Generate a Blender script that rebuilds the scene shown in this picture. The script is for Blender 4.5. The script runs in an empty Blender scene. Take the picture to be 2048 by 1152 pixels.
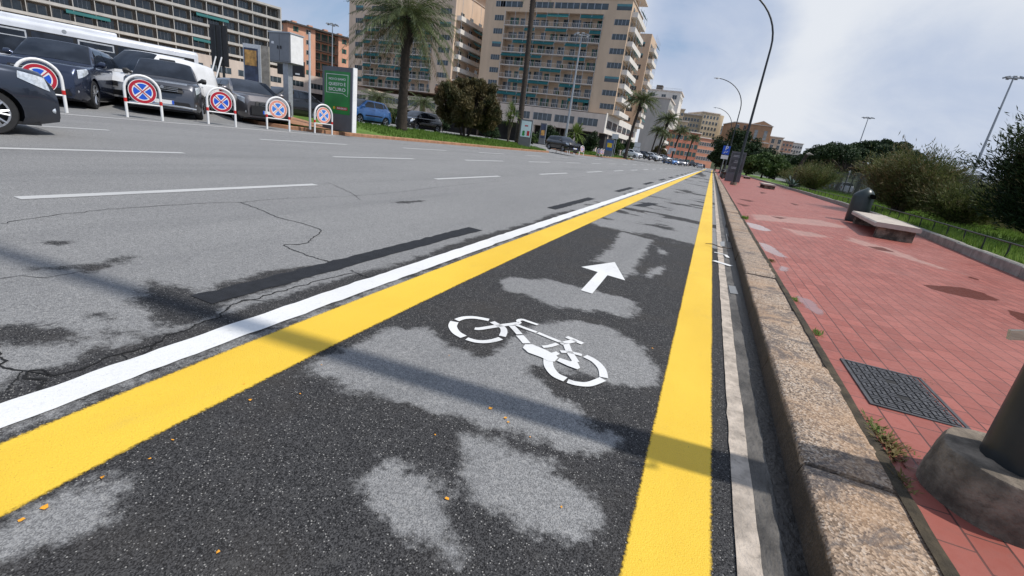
import bpy, math, random
import numpy as np
from mathutils import Vector, Matrix, noise
random.seed(7); rng = np.random.default_rng(7)
R_ = math.radians
scene = bpy.context.scene
COL = scene.collection

# ------------------------------------------------------------------ camera
F = 914.0; CX, CY = 1024.0, 576.0; CAMH = 1.2
M = np.array([[0.91156217, 0.23484618, -0.33749323],
              [0.39036367, -0.23656586, 0.88974873],
              [0.12911471, -0.94280638, -0.30731991]])
cam_d = bpy.data.cameras.new("camera"); cam = bpy.data.objects.new("camera", cam_d); COL.objects.link(cam)
cam_d.sensor_width = 36.0; cam_d.lens = F / 2048 * 36.0; cam_d.clip_start = 0.05; cam_d.clip_end = 6000
r_, u_, b_ = M[:, 0], -M[:, 1], -M[:, 2]
cam.matrix_world = Matrix(((r_[0], u_[0], b_[0], 0), (r_[1], u_[1], b_[1], 0), (r_[2], u_[2], b_[2], CAMH), (0, 0, 0, 1)))
scene.camera = cam

# ------------------------------------------------------------------ world and sun
SUN_EL, SUN_AZ = 55.0, 7.0            # azimuth measured from +X towards +Y
w = bpy.data.worlds.new("World"); scene.world = w; w.use_nodes = True
nt = w.node_tree; nt.nodes.clear()
def N(t, typ, **k):
    n = t.nodes.new(typ)
    for a, b in k.items():
        if a in n.inputs.keys() if hasattr(n.inputs, 'keys') else False: n.inputs[a].default_value = b
        else: setattr(n, a, b)
    return n
sky = nt.nodes.new('ShaderNodeTexSky'); sky.sky_type = 'NISHITA'; sky.sun_disc = False
sky.sun_elevation = R_(SUN_EL); sky.sun_rotation = R_(90 - SUN_AZ); sky.air_density = 1.0; sky.dust_density = 0.6; sky.ozone_density = 1.4
tc = nt.nodes.new('ShaderNodeTexCoord')
def wmath(op, a=None, b=None, c=None):
    n = nt.nodes.new('ShaderNodeMath'); n.operation = op
    for i, v in enumerate((a, b, c)):
        if v is None: continue
        if isinstance(v, (int, float)): n.inputs[i].default_value = v
        else: nt.links.new(v, n.inputs[i])
    return n.outputs[0]
sep = nt.nodes.new('ShaderNodeSeparateXYZ'); nt.links.new(tc.outputs['Generated'], sep.inputs[0])
zz = wmath('ADD', wmath('MAXIMUM', sep.outputs[2], 0.0), 0.42)
cmb = nt.nodes.new('ShaderNodeCombineXYZ')
nt.links.new(wmath('DIVIDE', sep.outputs[0], zz), cmb.inputs[0]); nt.links.new(wmath('DIVIDE', sep.outputs[1], zz), cmb.inputs[1])
def wnoise(scale, det, rough, dist, off):
    mp = nt.nodes.new('ShaderNodeMapping'); mp.inputs['Location'].default_value = off
    nt.links.new(cmb.outputs[0], mp.inputs[0])
    n = nt.nodes.new('ShaderNodeTexNoise'); n.inputs['Scale'].default_value = scale; n.inputs['Detail'].default_value = det
    n.inputs['Roughness'].default_value = rough; n.inputs['Distortion'].default_value = dist
    nt.links.new(mp.outputs[0], n.inputs[0]); return n.outputs[0]
def wdot(px, py):                     # closeness of a sky direction to the one seen over there
    d = M @ np.array([px - CX, py - CY, F]); d /= np.linalg.norm(d)
    n = nt.nodes.new('ShaderNodeVectorMath'); n.operation = 'DOT_PRODUCT'
    nrm = nt.nodes.new('ShaderNodeVectorMath'); nrm.operation = 'NORMALIZE'; nt.links.new(tc.outputs['Generated'], nrm.inputs[0])
    nt.links.new(nrm.outputs[0], n.inputs[0]); n.inputs[1].default_value = tuple(d); return n.outputs['Value']
def wramp(v, lo, hi):
    n = nt.nodes.new('ShaderNodeMapRange'); n.interpolation_type = 'SMOOTHSTEP'
    nt.links.new(v, n.inputs[0]); n.inputs[1].default_value = lo; n.inputs[2].default_value = hi; return n.outputs[0]
big = wnoise(1.15, 6, 0.55, 0.5, (3.1, 1.7, 0)); med = wnoise(2.6, 7, 0.6, 0.6, (9.1, 4.2, 0))
v = wmath('ADD', wmath('MULTIPLY', big, 0.7), wmath('MULTIPLY', med, 0.4))
v = wmath('ADD', v, wmath('MULTIPLY', wramp(wdot(1720, 90), 0.80, 0.985), 0.32))
v = wmath('ADD', v, wmath('MULTIPLY', wramp(wdot(1330, 70), 0.985, 0.998), 0.10))
v = wmath('ADD', v, wmath('MULTIPLY', wramp(wdot(1820, 90), 0.93, 0.995), 0.16))
v = wmath('SUBTRACT', v, wmath('MULTIPLY', wramp(wdot(1430, 70), 0.986, 0.999), 0.42))
v = wmath('SUBTRACT', v, wmath('MULTIPLY', wramp(wdot(1850, 265), 0.97, 0.998), 0.30))
mask = wramp(v, 0.38, 0.60)
def wmix(fac, a, b):
    n = nt.nodes.new('ShaderNodeMix'); n.data_type = 'RGBA'
    if isinstance(fac, float): n.inputs[0].default_value = fac
    else: nt.links.new(fac, n.inputs[0])
    for i, v_ in ((6, a), (7, b)):
        if isinstance(v_, tuple): n.inputs[i].default_value = (*v_, 1)
        else: nt.links.new(v_, n.inputs[i])
    return n.outputs[2]
SKYS = 0.12
cloud = wmix(wramp(v, 0.55, 0.98), (3.9, 4.6, 6.0), (6.5, 6.8, 7.3))
thin = wmix(0.55, sky.outputs[0], (2.6, 3.6, 5.4))
colr = wmix(mask, thin, cloud)
bg = nt.nodes.new('ShaderNodeBackground'); bg.inputs[1].default_value = SKYS
nt.links.new(colr, bg.inputs[0])
wo = nt.nodes.new('ShaderNodeOutputWorld'); nt.links.new(bg.outputs[0], wo.inputs[0])
sd = bpy.data.lights.new("sun", 'SUN'); sd.energy = 3.9; sd.angle = R_(1.1); sd.color = (1.0, 0.955, 0.89)
so = bpy.data.objects.new("sun", sd); COL.objects.link(so)
sv = Vector((math.cos(R_(SUN_EL)) * math.cos(R_(SUN_AZ)), math.cos(R_(SUN_EL)) * math.sin(R_(SUN_AZ)), math.sin(R_(SUN_EL))))
so.rotation_euler = sv.to_track_quat('Z', 'Y').to_euler()
scene.view_settings.view_transform = 'Standard'; scene.view_settings.look = 'None'
scene.view_settings.exposure = 0.0; scene.view_settings.gamma = 1.0; scene.view_settings.use_curve_mapping = False

# ------------------------------------------------------------------ reading places off the photograph
def at(px, py, X=None, Y=None, Z=None, D=None):
    r = M @ np.array([px - CX, py - CY, F])
    if X is not None: t = X / r[0]
    elif Y is not None: t = Y / r[1]
    elif Z is not None: t = (Z - CAMH) / r[2]
    else: t = D / F
    return Vector((r[0] * t, r[1] * t, r[2] * t + CAMH))
def zroad(X):
    if X >= 0: return 0.0
    if X > -17: return -0.025 * X
    if X > -23: return 0.425 + (-17 - X) / 6 * 0.4
    return 0.825
def zg(X):
    if X < 0.62: return zroad(X)
    return 0.14 + 0.01 * (X - 0.62)
def G(px, py):
    z = 0.0
    for i in range(60):
        p = at(px, py, Z=z); z = .5 * z + .5 * zg(p.x)
    return Vector((p.x, p.y, z))

# ------------------------------------------------------------------ mesh building
class MB:
    def __init__(s): s.v = []; s.f = []; s.m = []
    def add(s, vs, fs, m=0):
        o = len(s.v); s.v += [tuple(p) for p in vs]
        for f in fs: s.f.append([o + i for i in f]); s.m.append(m)
    def box(s, c, d, rz=0, m=0, ry=0):
        x, y, z = d[0] / 2, d[1] / 2, d[2] / 2
        P = [(-x, -y, -z), (x, -y, -z), (x, y, -z), (-x, y, -z), (-x, -y, z), (x, -y, z), (x, y, z), (-x, y, z)]
        R = Matrix.Rotation(rz, 3, 'Z') @ Matrix.Rotation(ry, 3, 'Y')
        s.add([R @ Vector(p) + Vector(c) for p in P], [(0, 3, 2, 1), (4, 5, 6, 7), (0, 1, 5, 4), (1, 2, 6, 5), (2, 3, 7, 6), (3, 0, 4, 7)], m); return s
    def bb(s, x0, x1, y0, y1, z0, z1, m=0):
        return s.box(((x0 + x1) / 2, (y0 + y1) / 2, (z0 + z1) / 2), (x1 - x0, y1 - y0, z1 - z0), 0, m)
    def tube(s, pts, rad, n=10, m=0, cap=True):
        pts = [Vector(p) for p in pts]; k = len(pts)
        if isinstance(rad, (int, float)): rad = [rad] * k
        rings = []; prev = None
        for i, p in enumerate(pts):
            t = (pts[min(i + 1, k - 1)] - pts[max(i - 1, 0)]).normalized()
            if prev is None:
                a = t.orthogonal().normalized()
            else:
                a = (prev - t * prev.dot(t)).normalized()
            prev = a; b = t.cross(a)
            rings.append([p + (a * math.cos(2 * math.pi * j / n) + b * math.sin(2 * math.pi * j / n)) * rad[i] for j in range(n)])
        vs = [q for r in rings for q in r]; fs = []
        for i in range(k - 1):
            for j in range(n):
                fs.append((i * n + j, i * n + (j + 1) % n, (i + 1) * n + (j + 1) % n, (i + 1) * n + j))
        if cap: fs.append(tuple(range(n))[::-1]); fs.append(tuple((k - 1) * n + j for j in range(n)))
        s.add(vs, fs, m); return s
    def cyl(s, c, r0, r1, h, n=16, m=0):
        return s.tube([c, (c[0], c[1], c[2] + h)], [r0, r1], n, m)
    def prism(s, poly, z0, z1, m=0):
        n = len(poly)
        a = sum(poly[i][0] * poly[(i + 1) % n][1] - poly[(i + 1) % n][0] * poly[i][1] for i in range(n))
        if a < 0: poly = poly[::-1]
        vs = [(p[0], p[1], z0) for p in poly] + [(p[0], p[1], z1) for p in poly]
        fs = [tuple(range(n))[::-1], tuple(range(n, 2 * n))] + [(i, (i + 1) % n, n + (i + 1) % n, n + i) for i in range(n)]
        s.add(vs, fs, m); return s
    def build(s, name, mats, parent=None, smooth=False, loc=None, rz=None):
        me = bpy.data.meshes.new(name); me.from_pydata(s.v, [], s.f)
        if not isinstance(mats, (list, tuple)): mats = [mats]
        for m in mats: me.materials.append(m)
        if len(mats) > 1: me.polygons.foreach_set('material_index', s.m)
        if smooth:
            me.polygons.foreach_set('use_smooth', [True] * len(me.polygons))
            try: me.set_sharp_from_angle(angle=R_(smooth if smooth is not True else 40))
            except Exception: pass
        me.update(); return mk(name, me, parent, loc, rz)
def mk(name, data, parent=None, loc=None, rz=None):
    o = bpy.data.objects.new(name, data); COL.objects.link(o)
    if parent is not None: o.parent = parent
    if loc is not None: o.location = loc
    if rz is not None: o.rotation_euler[2] = rz
    return o
def tag(o, label=None, cat=None, group=None, kind=None):
    if label: o['label'] = label
    if cat: o['category'] = cat
    if group: o['group'] = group
    if kind: o['kind'] = kind
    return o
def empty(name, loc, rz=0, label=None, cat=None, group=None):
    o = bpy.data.objects.new(name, None); COL.objects.link(o); o.location = loc; o.rotation_euler[2] = rz
    o.empty_display_size = 0.3
    return tag(o, label, cat, group)
def children(o): return [c for c in bpy.data.objects if c.parent == o]
KIDS = {}
def copy_tree(o, parent=None, loc=None, rz=None, label=None, cat=None, group=None):
    c = o.copy(); COL.objects.link(c); c.parent = parent
    if loc is not None: c.location = loc
    if rz is not None: c.rotation_euler[2] = rz
    tag(c, label, cat, group)
    if o.name not in KIDS: KIDS[o.name] = children(o)
    for ch in KIDS[o.name]: copy_tree(ch, c)
    return c
def quads_mesh(name, V, mat, parent=None, loc=None, rz=None, k=4):
    """V: (n,k,3) array of separate polygons"""
    n = V.shape[0]; me = bpy.data.meshes.new(name)
    me.vertices.add(n * k); me.vertices.foreach_set('co', V.astype(np.float32).ravel())
    me.loops.add(n * k); me.loops.foreach_set('vertex_index', np.arange(n * k, dtype=np.int32))
    me.polygons.add(n); me.polygons.foreach_set('loop_start', np.arange(0, n * k, k, dtype=np.int32))
    me.polygons.foreach_set('loop_total', np.full(n, k, dtype=np.int32))
    me.materials.append(mat); me.update(calc_edges=True)
    return mk(name, me, parent, loc, rz) if name else me

# ------------------------------------------------------------------ materials
def new_mat(name):
    m = bpy.data.materials.new(name); m.use_nodes = True
    return m, m.node_tree, m.node_tree.nodes['Principled BSDF']
def link(t, a, b): t.links.new(a, b)
def tcoord(t, which='Object'):
    return t.nodes.new('ShaderNodeTexCoord').outputs[which]
def noise_n(t, scale, detail=5, rough=0.55, vec=None, dist=0):
    n = t.nodes.new('ShaderNodeTexNoise'); n.inputs['Scale'].default_value = scale; n.inputs['Detail'].default_value = detail
    n.inputs['Roughness'].default_value = rough; n.inputs['Distortion'].default_value = dist
    if vec is not None: link(t, vec, n.inputs[0])
    return n.outputs[0]
def math_n(t, op, a, b=None, c=None, clamp=False):
    n = t.nodes.new('ShaderNodeMath'); n.operation = op; n.use_clamp = clamp
    for i, v in enumerate((a, b, c)):
        if v is None: continue
        if isinstance(v, (int, float)): n.inputs[i].default_value = v
        else: link(t, v, n.inputs[i])
    return n.outputs[0]
def ramp_n(t, v, lo, hi, a=0.0, b=1.0, smooth=True):
    n = t.nodes.new('ShaderNodeMapRange'); n.interpolation_type = 'SMOOTHSTEP' if smooth else 'LINEAR'
    link(t, v, n.inputs[0])
    for i, q in enumerate((lo, hi, a, b)): n.inputs[i + 1].default_value = q
    return n.outputs[0]
def mix_n(t, fac, a, b, typ='MIX'):
    n = t.nodes.new('ShaderNodeMix'); n.data_type = 'RGBA'; n.blend_type = typ
    if isinstance(fac, (int, float)): n.inputs[0].default_value = fac
    else: link(t, fac, n.inputs[0])
    for i, v in ((6, a), (7, b)):
        if isinstance(v, (tuple, list)): n.inputs[i].default_value = (*v[:3], 1)
        else: link(t, v, n.inputs[i])
    return n.outputs[2]
def bump_n(t, h, strength, dist, bs):
    n = t.nodes.new('ShaderNodeBump'); n.inputs['Strength'].default_value = strength; n.inputs['Distance'].default_value = dist
    link(t, h, n.inputs['Height']); link(t, n.outputs[0], bs.inputs['Normal'])
def scale_vec(t, vec, s):
    n = t.nodes.new('ShaderNodeMapping'); n.inputs['Scale'].default_value = s; link(t, vec, n.inputs[0]); return n.outputs[0]
def attr_n(t, name):
    n = t.nodes.new('ShaderNodeAttribute'); n.attribute_name = name; return n.outputs['Fac']
def pm(name, col, rough=0.6, var=0.12, scale=3.0, metal=0.0, bump=0.0, bscale=40, spec=0.5, dirt=0.0, stretch=None, coat=0):
    m, t, b = new_mat(name); v = tcoord(t)
    if stretch: v = scale_vec(t, v, stretch)
    n1 = noise_n(t, scale, 6, 0.6, v)
    dark = tuple(c * (1 - var) for c in col); lite = tuple(min(1, c * (1 + var)) for c in col)
    c = mix_n(t, ramp_n(t, n1, 0.3, 0.7), dark, lite)
    if dirt:
        n2 = noise_n(t, scale * 2.7, 7, 0.7, v, 0.5)
        c = mix_n(t, ramp_n(t, n2, 0.52, 0.75, 0, dirt), c, tuple(q * 0.35 for q in col))
    link(t, c, b.inputs['Base Color']); b.inputs['Roughness'].default_value = rough; b.inputs['Metallic'].default_value = metal
    b.inputs['Specular IOR Level'].default_value = spec
    if coat: b.inputs['Coat Weight'].default_value = coat; b.inputs['Coat Roughness'].default_value = 0.04
    if bump: bump_n(t, noise_n(t, bscale, 4, 0.6, v), bump, 0.01, b)
    return m
def leafmat(name, dark, lite, scale=1.3, trans=0.25, rough=0.6):
    m, t, b = new_mat(name); v = tcoord(t)
    n1 = noise_n(t, scale, 3, 0.6, v); n2 = noise_n(t, scale * 14, 2, 0.5, v)
    f = ramp_n(t, math_n(t, 'ADD', math_n(t, 'MULTIPLY', n1, 0.55), math_n(t, 'MULTIPLY', n2, 0.45)), 0.36, 0.62)
    c = mix_n(t, f, dark, lite); link(t, c, b.inputs['Base Color'])
    b.inputs['Roughness'].default_value = rough; b.inputs['Specular IOR Level'].default_value = 0.25
    tr = t.nodes.new('ShaderNodeBsdfTranslucent'); link(t, c, tr.inputs[0])
    mx = t.nodes.new('ShaderNodeMixShader'); mx.inputs[0].default_value = trans
    link(t, b.outputs[0], mx.inputs[1]); link(t, tr.outputs[0], mx.inputs[2]); link(t, mx.outputs[0], t.nodes['Material Output'].inputs[0])
    return m
def glass(name, col=(0.02, 0.03, 0.035), rough=0.06, spec=0.8):
    m, t, b = new_mat(name); v = tcoord(t)
    c = mix_n(t, ramp_n(t, noise_n(t, 1.7, 3, 0.5, v), 0.35, 0.7), col, tuple(q * 2.2 + 0.01 for q in col))
    link(t, c, b.inputs['Base Color']); b.inputs['Roughness'].default_value = rough; b.inputs['Specular IOR Level'].default_value = spec
    return m
MT = {}
MT['metal_dark'] = pm('dark_painted_metal', (0.018, 0.022, 0.025), 0.42, 0.2, 6)
MT['metal_grey'] = pm('galvanised_metal', (0.33, 0.35, 0.37), 0.45, 0.12, 8, 0.4)
MT['metal_light'] = pm('pale_metal', (0.5, 0.52, 0.54), 0.45, 0.1, 8, 0.2)
MT['white'] = pm('white_painted_metal', (0.78, 0.78, 0.77), 0.4, 0.06, 5, dirt=0.15)
MT['black'] = pm('black_plastic', (0.012, 0.012, 0.013), 0.5, 0.2, 6)
MT['rubber'] = pm('tyre_rubber', (0.014, 0.014, 0.015), 0.75, 0.2, 10)
MT['rim'] = pm('alloy_rim', (0.45, 0.46, 0.48), 0.3, 0.08, 6, 0.8)
MT['glass'] = glass('window_glass')
MT['carglass'] = glass('car_glass', (0.006, 0.009, 0.015), 0.02, 0.5)
MT['lamp'] = pm('headlight_lens', (0.62, 0.66, 0.7), 0.08, 0.25, 18, 0.35, coat=1)
MT['redlamp'] = pm('tail_light_lens', (0.35, 0.01, 0.012), 0.12, 0.2, 9, coat=1)
MT['chrome'] = pm('chrome_trim', (0.6, 0.61, 0.62), 0.15, 0.1, 9, 0.9)
MT['plate'] = pm('number_plate', (0.75, 0.76, 0.76), 0.35, 0.05, 12)
MT['blue'] = pm('sign_blue', (0.01, 0.09, 0.55), 0.4, 0.08, 9)
MT['red'] = pm('sign_red', (0.42, 0.012, 0.03), 0.4, 0.1, 9)
MT['salmon'] = pm('faded_sign_red', (0.68, 0.27, 0.2), 0.5, 0.12, 12)
MT['fadedblue'] = pm('faded_sign_blue', (0.04, 0.19, 0.62), 0.5, 0.12, 12)
MT['bandred'] = pm('red_reflective_band', (0.55, 0.02, 0.015), 0.4, 0.08, 12)
MT['concrete'] = pm('weathered_concrete', (0.27, 0.25, 0.22), 0.85, 0.25, 4, bump=0.6, bscale=30, dirt=0.5)
MT['plinth'] = pm('stained_rough_concrete', (0.17, 0.138, 0.105), 0.92, 0.6, 7, bump=1.0, bscale=35, dirt=.85)
MT['bark'] = pm('tree_bark', (0.07, 0.052, 0.038), 0.9, 0.35, 6, bump=0.9, bscale=18, dirt=0.4)
MT['palmbark'] = pm('palm_trunk_bark', (0.038, 0.028, 0.021), 0.9, 0.4, 5, bump=1.0, bscale=14, dirt=0.5)
# ------------------------------------------------------------------ the ground
def sdf(P, poly):
    """signed distance of points P (n,2) to a polygon, positive inside"""
    poly = np.array(poly, float); n = len(poly); d = np.full(len(P), 1e9); ins = np.zeros(len(P), bool)
    for i in range(n):
        a = poly[i]; b = poly[(i + 1) % n]; e = b - a; L = (e ** 2).sum() + 1e-12
        t = np.clip(((P - a) @ e) / L, 0, 1); q = P - a - t[:, None] * e
        d = np.minimum(d, (q ** 2).sum(1))
        c = ((a[1] > P[:, 1]) != (b[1] > P[:, 1])) & (P[:, 0] < (b[0] - a[0]) * (P[:, 1] - a[1]) / (b[1] - a[1] + 1e-12) + a[0])
        ins ^= c
    d = np.sqrt(d); return np.where(ins, d, -d)
def pxpoly(pts): return [tuple(G(*p)[:2]) for p in pts]
def grid_mesh(name, xs, ys, zf, mat, attrs):
    X, Y = np.meshgrid(xs, ys); P = np.stack([X.ravel(), Y.ravel()], 1)
    Z = np.array([zf(x) for x in xs]); Z = np.tile(Z, len(ys))
    V = np.column_stack([P, Z]); nx, ny = len(xs), len(ys)
    i = np.arange((nx - 1) * (ny - 1)); r = i // (nx - 1); c = i % (nx - 1); a = r * nx + c
    Fq = np.stack([a, a + 1, a + nx + 1, a + nx], 1)
    me = bpy.data.meshes.new(name); me.vertices.add(len(V)); me.vertices.foreach_set('co', V.astype(np.float32).ravel())
    me.loops.add(Fq.size); me.loops.foreach_set('vertex_index', Fq.astype(np.int32).ravel())
    me.polygons.add(len(Fq)); me.polygons.foreach_set('loop_start', np.arange(0, Fq.size, 4, dtype=np.int32))
    me.polygons.foreach_set('loop_total', np.full(len(Fq), 4, dtype=np.int32))
    me.materials.append(mat); me.update(calc_edges=True)
    for k, fn in attrs.items():
        at_ = me.attributes.new(k, 'FLOAT', 'POINT'); at_.data.foreach_set('value', fn(P).astype(np.float32))
    return tag(mk(name, me), kind='structure')
def steps(a, b, s0, grow):
    out = [a]; s = s0
    while out[-1] < b: out.append(out[-1] + s); s *= grow
    out[-1] = b; return out
LIGHT = [[(1000,565),(1020,552),(1100,560),(1160,575),(1230,590),(1272,605),(1270,637),(1200,622),(1130,618),(1090,608),(1050,590),(1010,582)],
 [(848,655),(900,690),(960,712),(1010,690),(1040,660),(1075,645),(1150,640),(1220,655),(1290,695),(1322,745),(1318,768),(1265,780),(1225,772),(1195,755),(1120,742),(1070,728),(1062,745),(1095,775),(1130,800),(1165,828),(1185,855),(1230,875),(1252,895),(1235,912),(1190,912),(1130,898),(1060,880),(1010,868),(950,850),(900,838),(850,825),(800,808),(740,788),(690,770),(640,757),(600,752),(600,735),(700,690),(780,655)],
 [(925,870),(990,882),(1050,905),(1100,922),(1150,960),(1190,1010),(1196,1040),(1180,1090),(1140,1087),(1090,1072),(1050,1055),(1010,1035),(980,1012),(950,1000),(935,975),(925,930)],
 [(770,915),(830,930),(870,955),(905,985),(885,1020),(905,1060),(935,1100),(940,1138),(890,1118),(855,1085),(825,1100),(800,1070),(755,1040),(742,1000),(715,970),(735,935)],
 [(210,955),(292,940),(280,970),(240,1000),(250,1032),(200,1060),(150,1090),(100,1110),(40,1120),(-60,1140),(-60,1060),(60,1010)],
 [(1243,463),(1307,480),(1278,525),(1270,545),(1245,555),(1225,528),(1180,522),(1200,508),(1225,490)],
 [(1290,543),(1330,530),(1320,550),(1296,556)], [(1310,490),(1335,505),(1320,515)]]
DARK = [[(380,600),(440,572),(520,545),(640,528),(700,520),(640,545),(540,575),(440,612),(400,615)],
 [(290,560),(400,590),(460,610),(400,655),(330,650),(280,600)],
 [(-20,652),(60,645),(150,662),(140,684),(90,690),(60,688),(-20,682)], [(205,668),(262,655),(275,668),(230,675)], [(90,535),(180,530),(260,516),(170,545)],
 [(60,540),(140,528),(250,515),(150,540)], [(180,700),(200,703),(190,712)], [(180,628),(230,622),(215,640)],
 [(1150,404),(1165,401),(1160,404)], [(105,484),(160,480),(120,487)], [(780,404),(850,401),(800,408)], [(30,800),(60,780),(80,800)]]
lightp = [pxpoly(p) for p in LIGHT]; darkp = [pxpoly(p) for p in DARK]
def fbm(x, y, s=0):
    return noise.fractal(Vector((x, y, s)), 0.9, 2.1, 4)
def road_field(P):
    f = np.full(len(P), -0.35)
    for p in lightp: f = np.maximum(f, sdf(P, p))
    far = P[:, 1] > 7.0
    q = np.array([fbm(x * 0.55, y * 1.25, 3) if b else 0 for (x, y), b in zip(P, far)])
    ff = np.clip(0.10 + q * 0.35, -0.3, 0.3) * np.clip((P[:, 1] - 7.0) / 1.2, 0, 1) - 0.1 * np.clip(8.0 - P[:, 1], 0, 1)
    f = np.where(far, np.maximum(f, ff), f)
    # wide grey main carriageway to the left of the white line
    wob = np.array([0.03 * math.sin(y * 2.3) + 0.04 * noise.noise(Vector((y * 1.7, 0, 0))) for y in P[:, 1]])
    f = np.maximum(f, np.clip((-2.30 + wob) - P[:, 0], -.3, .3))
    strip = 0.035 - np.abs(P[:, 0] + 2.0 - 0.02)      # pale dust between the two painted lines
    f = np.maximum(f, strip)
    for p in darkp:
        f = np.minimum(f, -sdf(P, p) * 0.9 + 0.005)
    return np.clip(f, -0.3, 0.3)
def road_material():
    m, t, b = new_mat('asphalt'); v = tcoord(t)
    f = attr_n(t, 'dry')
    n = noise_n(t, 5.0, 8, 0.68, v); n2 = noise_n(t, 28, 4, 0.7, v)
    j = math_n(t, 'ADD', math_n(t, 'MULTIPLY', math_n(t, 'SUBTRACT', n, 0.5), 0.30), math_n(t, 'MULTIPLY', math_n(t, 'SUBTRACT', n2, 0.5), 0.13))
    d = ramp_n(t, math_n(t, 'ADD', f, j), -0.03, 0.05)
    vo = t.nodes.new('ShaderNodeTexVoronoi'); vo.inputs['Scale'].default_value = 130; vo.inputs['Randomness'].default_value = 1; link(t, v, vo.inputs[0])
    vs = t.nodes.new('ShaderNodeSeparateColor'); link(t, vo.outputs['Color'], vs.inputs[0])
    stone = ramp_n(t, vo.outputs['Distance'], 0.42, 0.22)
    white = math_n(t, 'MULTIPLY', stone, ramp_n(t, vs.outputs[0], 0.74, 0.96))
    vo2 = t.nodes.new('ShaderNodeTexVoronoi'); vo2.inputs['Scale'].default_value = 260; link(t, v, vo2.inputs[0])
    vs2 = t.nodes.new('ShaderNodeSeparateColor'); link(t, vo2.outputs['Color'], vs2.inputs[0])
    fine = ramp_n(t, vs2.outputs[1], 0.1, 0.95)
    lg = noise_n(t, 0.6, 6, 0.65, scale_vec(t, v, (1.2, 0.35, 1)))
    sepx = t.nodes.new('ShaderNodeSeparateXYZ'); link(t, v, sepx.inputs[0])
    dark = mix_n(t, fine, (0.014, 0.014, 0.015), (0.074, 0.073, 0.074))
    dark = mix_n(t, white, dark, (0.36, 0.35, 0.33))
    dark = mix_n(t, ramp_n(t, noise_n(t, 1.3, 6, 0.65, v), 0.45, 0.75, 0, 0.55), dark, (0.058, 0.052, 0.046)); dark = mix_n(t, ramp_n(t, noise_n(t, 9, 6, 0.75, v), 0.56, 0.72, 0, 0.5), dark, (0.10, 0.098, 0.094))
    lite = mix_n(t, fine, (0.155, 0.155, 0.155), (0.345, 0.343, 0.338))
    lite = mix_n(t, math_n(t, 'MULTIPLY', white, 0.55), lite, (0.42, 0.41, 0.39))
    lite = mix_n(t, ramp_n(t, lg, 0.25, 0.75, 0.0, 0.40), lite, (0.165, 0.166, 0.169))
    # long faint tyre lanes
    st = noise_n(t, 1.0, 4, 0.6, scale_vec(t, v, (1.1, 0.05, 1)))
    lite = mix_n(t, ramp_n(t, st, 0.5, 0.7, 0, 0.35), lite, (0.15, 0.152, 0.155))
    spots = noise_n(t, 3.2, 6, 0.75, scale_vec(t, v, (1.0, 0.6, 1)))
    lite = mix_n(t, ramp_n(t, spots, 0.70, 0.76, 0, 0.6), lite, (0.035, 0.035, 0.037))
    vo3 = t.nodes.new('ShaderNodeTexVoronoi'); vo3.inputs['Scale'].default_value = 78; link(t, v, vo3.inputs[0])
    vs3 = t.nodes.new('ShaderNodeSeparateColor'); link(t, vo3.outputs['Color'], vs3.inputs[0])
    lite = mix_n(t, ramp_n(t, vs3.outputs[0], 0.0, 0.35, 0.24, 0.0), lite, (0.07, 0.07, 0.072)); lite = mix_n(t, ramp_n(t, vs3.outputs[1], 0.85, 0.97, 0, 0.28), lite, (0.42, 0.41, 0.39))
    c = mix_n(t, d, dark, lite); link(t, c, b.inputs['Base Color'])
    b.inputs['Roughness'].default_value = 0.85; b.inputs['Specular IOR Level'].default_value = 0.18
    h = math_n(t, 'ADD', math_n(t, 'MULTIPLY', stone, 0.7), math_n(t, 'MULTIPLY', vo2.outputs['Distance'], 0.5))
    bump_n(t, h, 0.75, 0.004, b)
    return m
xs = [-6000, -400, -120, -60, -40, -30, -23, -20, -17, -13, -9, -7, -5.5] + list(np.arange(-4.6, 0.66, 0.04))
ys = steps(-8, 0.2, 1.6, 1.0)[:-1] + list(np.arange(0.2, 7.6, 0.045)) + steps(7.65, 60, 0.1, 1.035)[0:] + [100, 250, 700, 6000]
xs = sorted(set(round(float(x), 3) for x in xs)); ys = sorted(set(round(float(y), 3) for y in ys))
xs = [x if x > -6000 else -6000 for x in xs]
MT['road'] = road_material()
grid_mesh('road', [x for x in xs if x <= 0.6], ys, zroad, MT['road'], {'dry': road_field})

# painted lines
def ybend(Y): return math.exp(-max(Y, 0) / 1.2)
def strip(name, fa, fb, y0, y1, mat, z=0.004, jit=0.004, step=0.05, grow=1.0):
    mb = MB(); ys_ = steps(y0, y1, step, grow); k = 5
    vs = []
    for y in ys_:
        a, b_ = fa(y), fb(y)
        ja = jit * noise.noise(Vector((y * 9, a * 3, 1))) + jit * 0.6 * noise.noise(Vector((y * 31, 2, 1)))
        jb = jit * noise.noise(Vector((y * 5, b_ * 3, 5))) + jit * 0.8 * noise.noise(Vector((y * 29, 7, 1)))
        for i in range(k):
            x = a + ja + (b_ + jb - a - ja) * i / (k - 1); vs.append((x, y, zroad(x) + z))
    fs = []
    for r in range(len(ys_) - 1):
        for i in range(k - 1): fs.append((r * k + i, r * k + i + 1, (r + 1) * k + i + 1, (r + 1) * k + i))
    mb.add(vs, fs); return tag(mb.build(name, mat), kind='structure')
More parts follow.
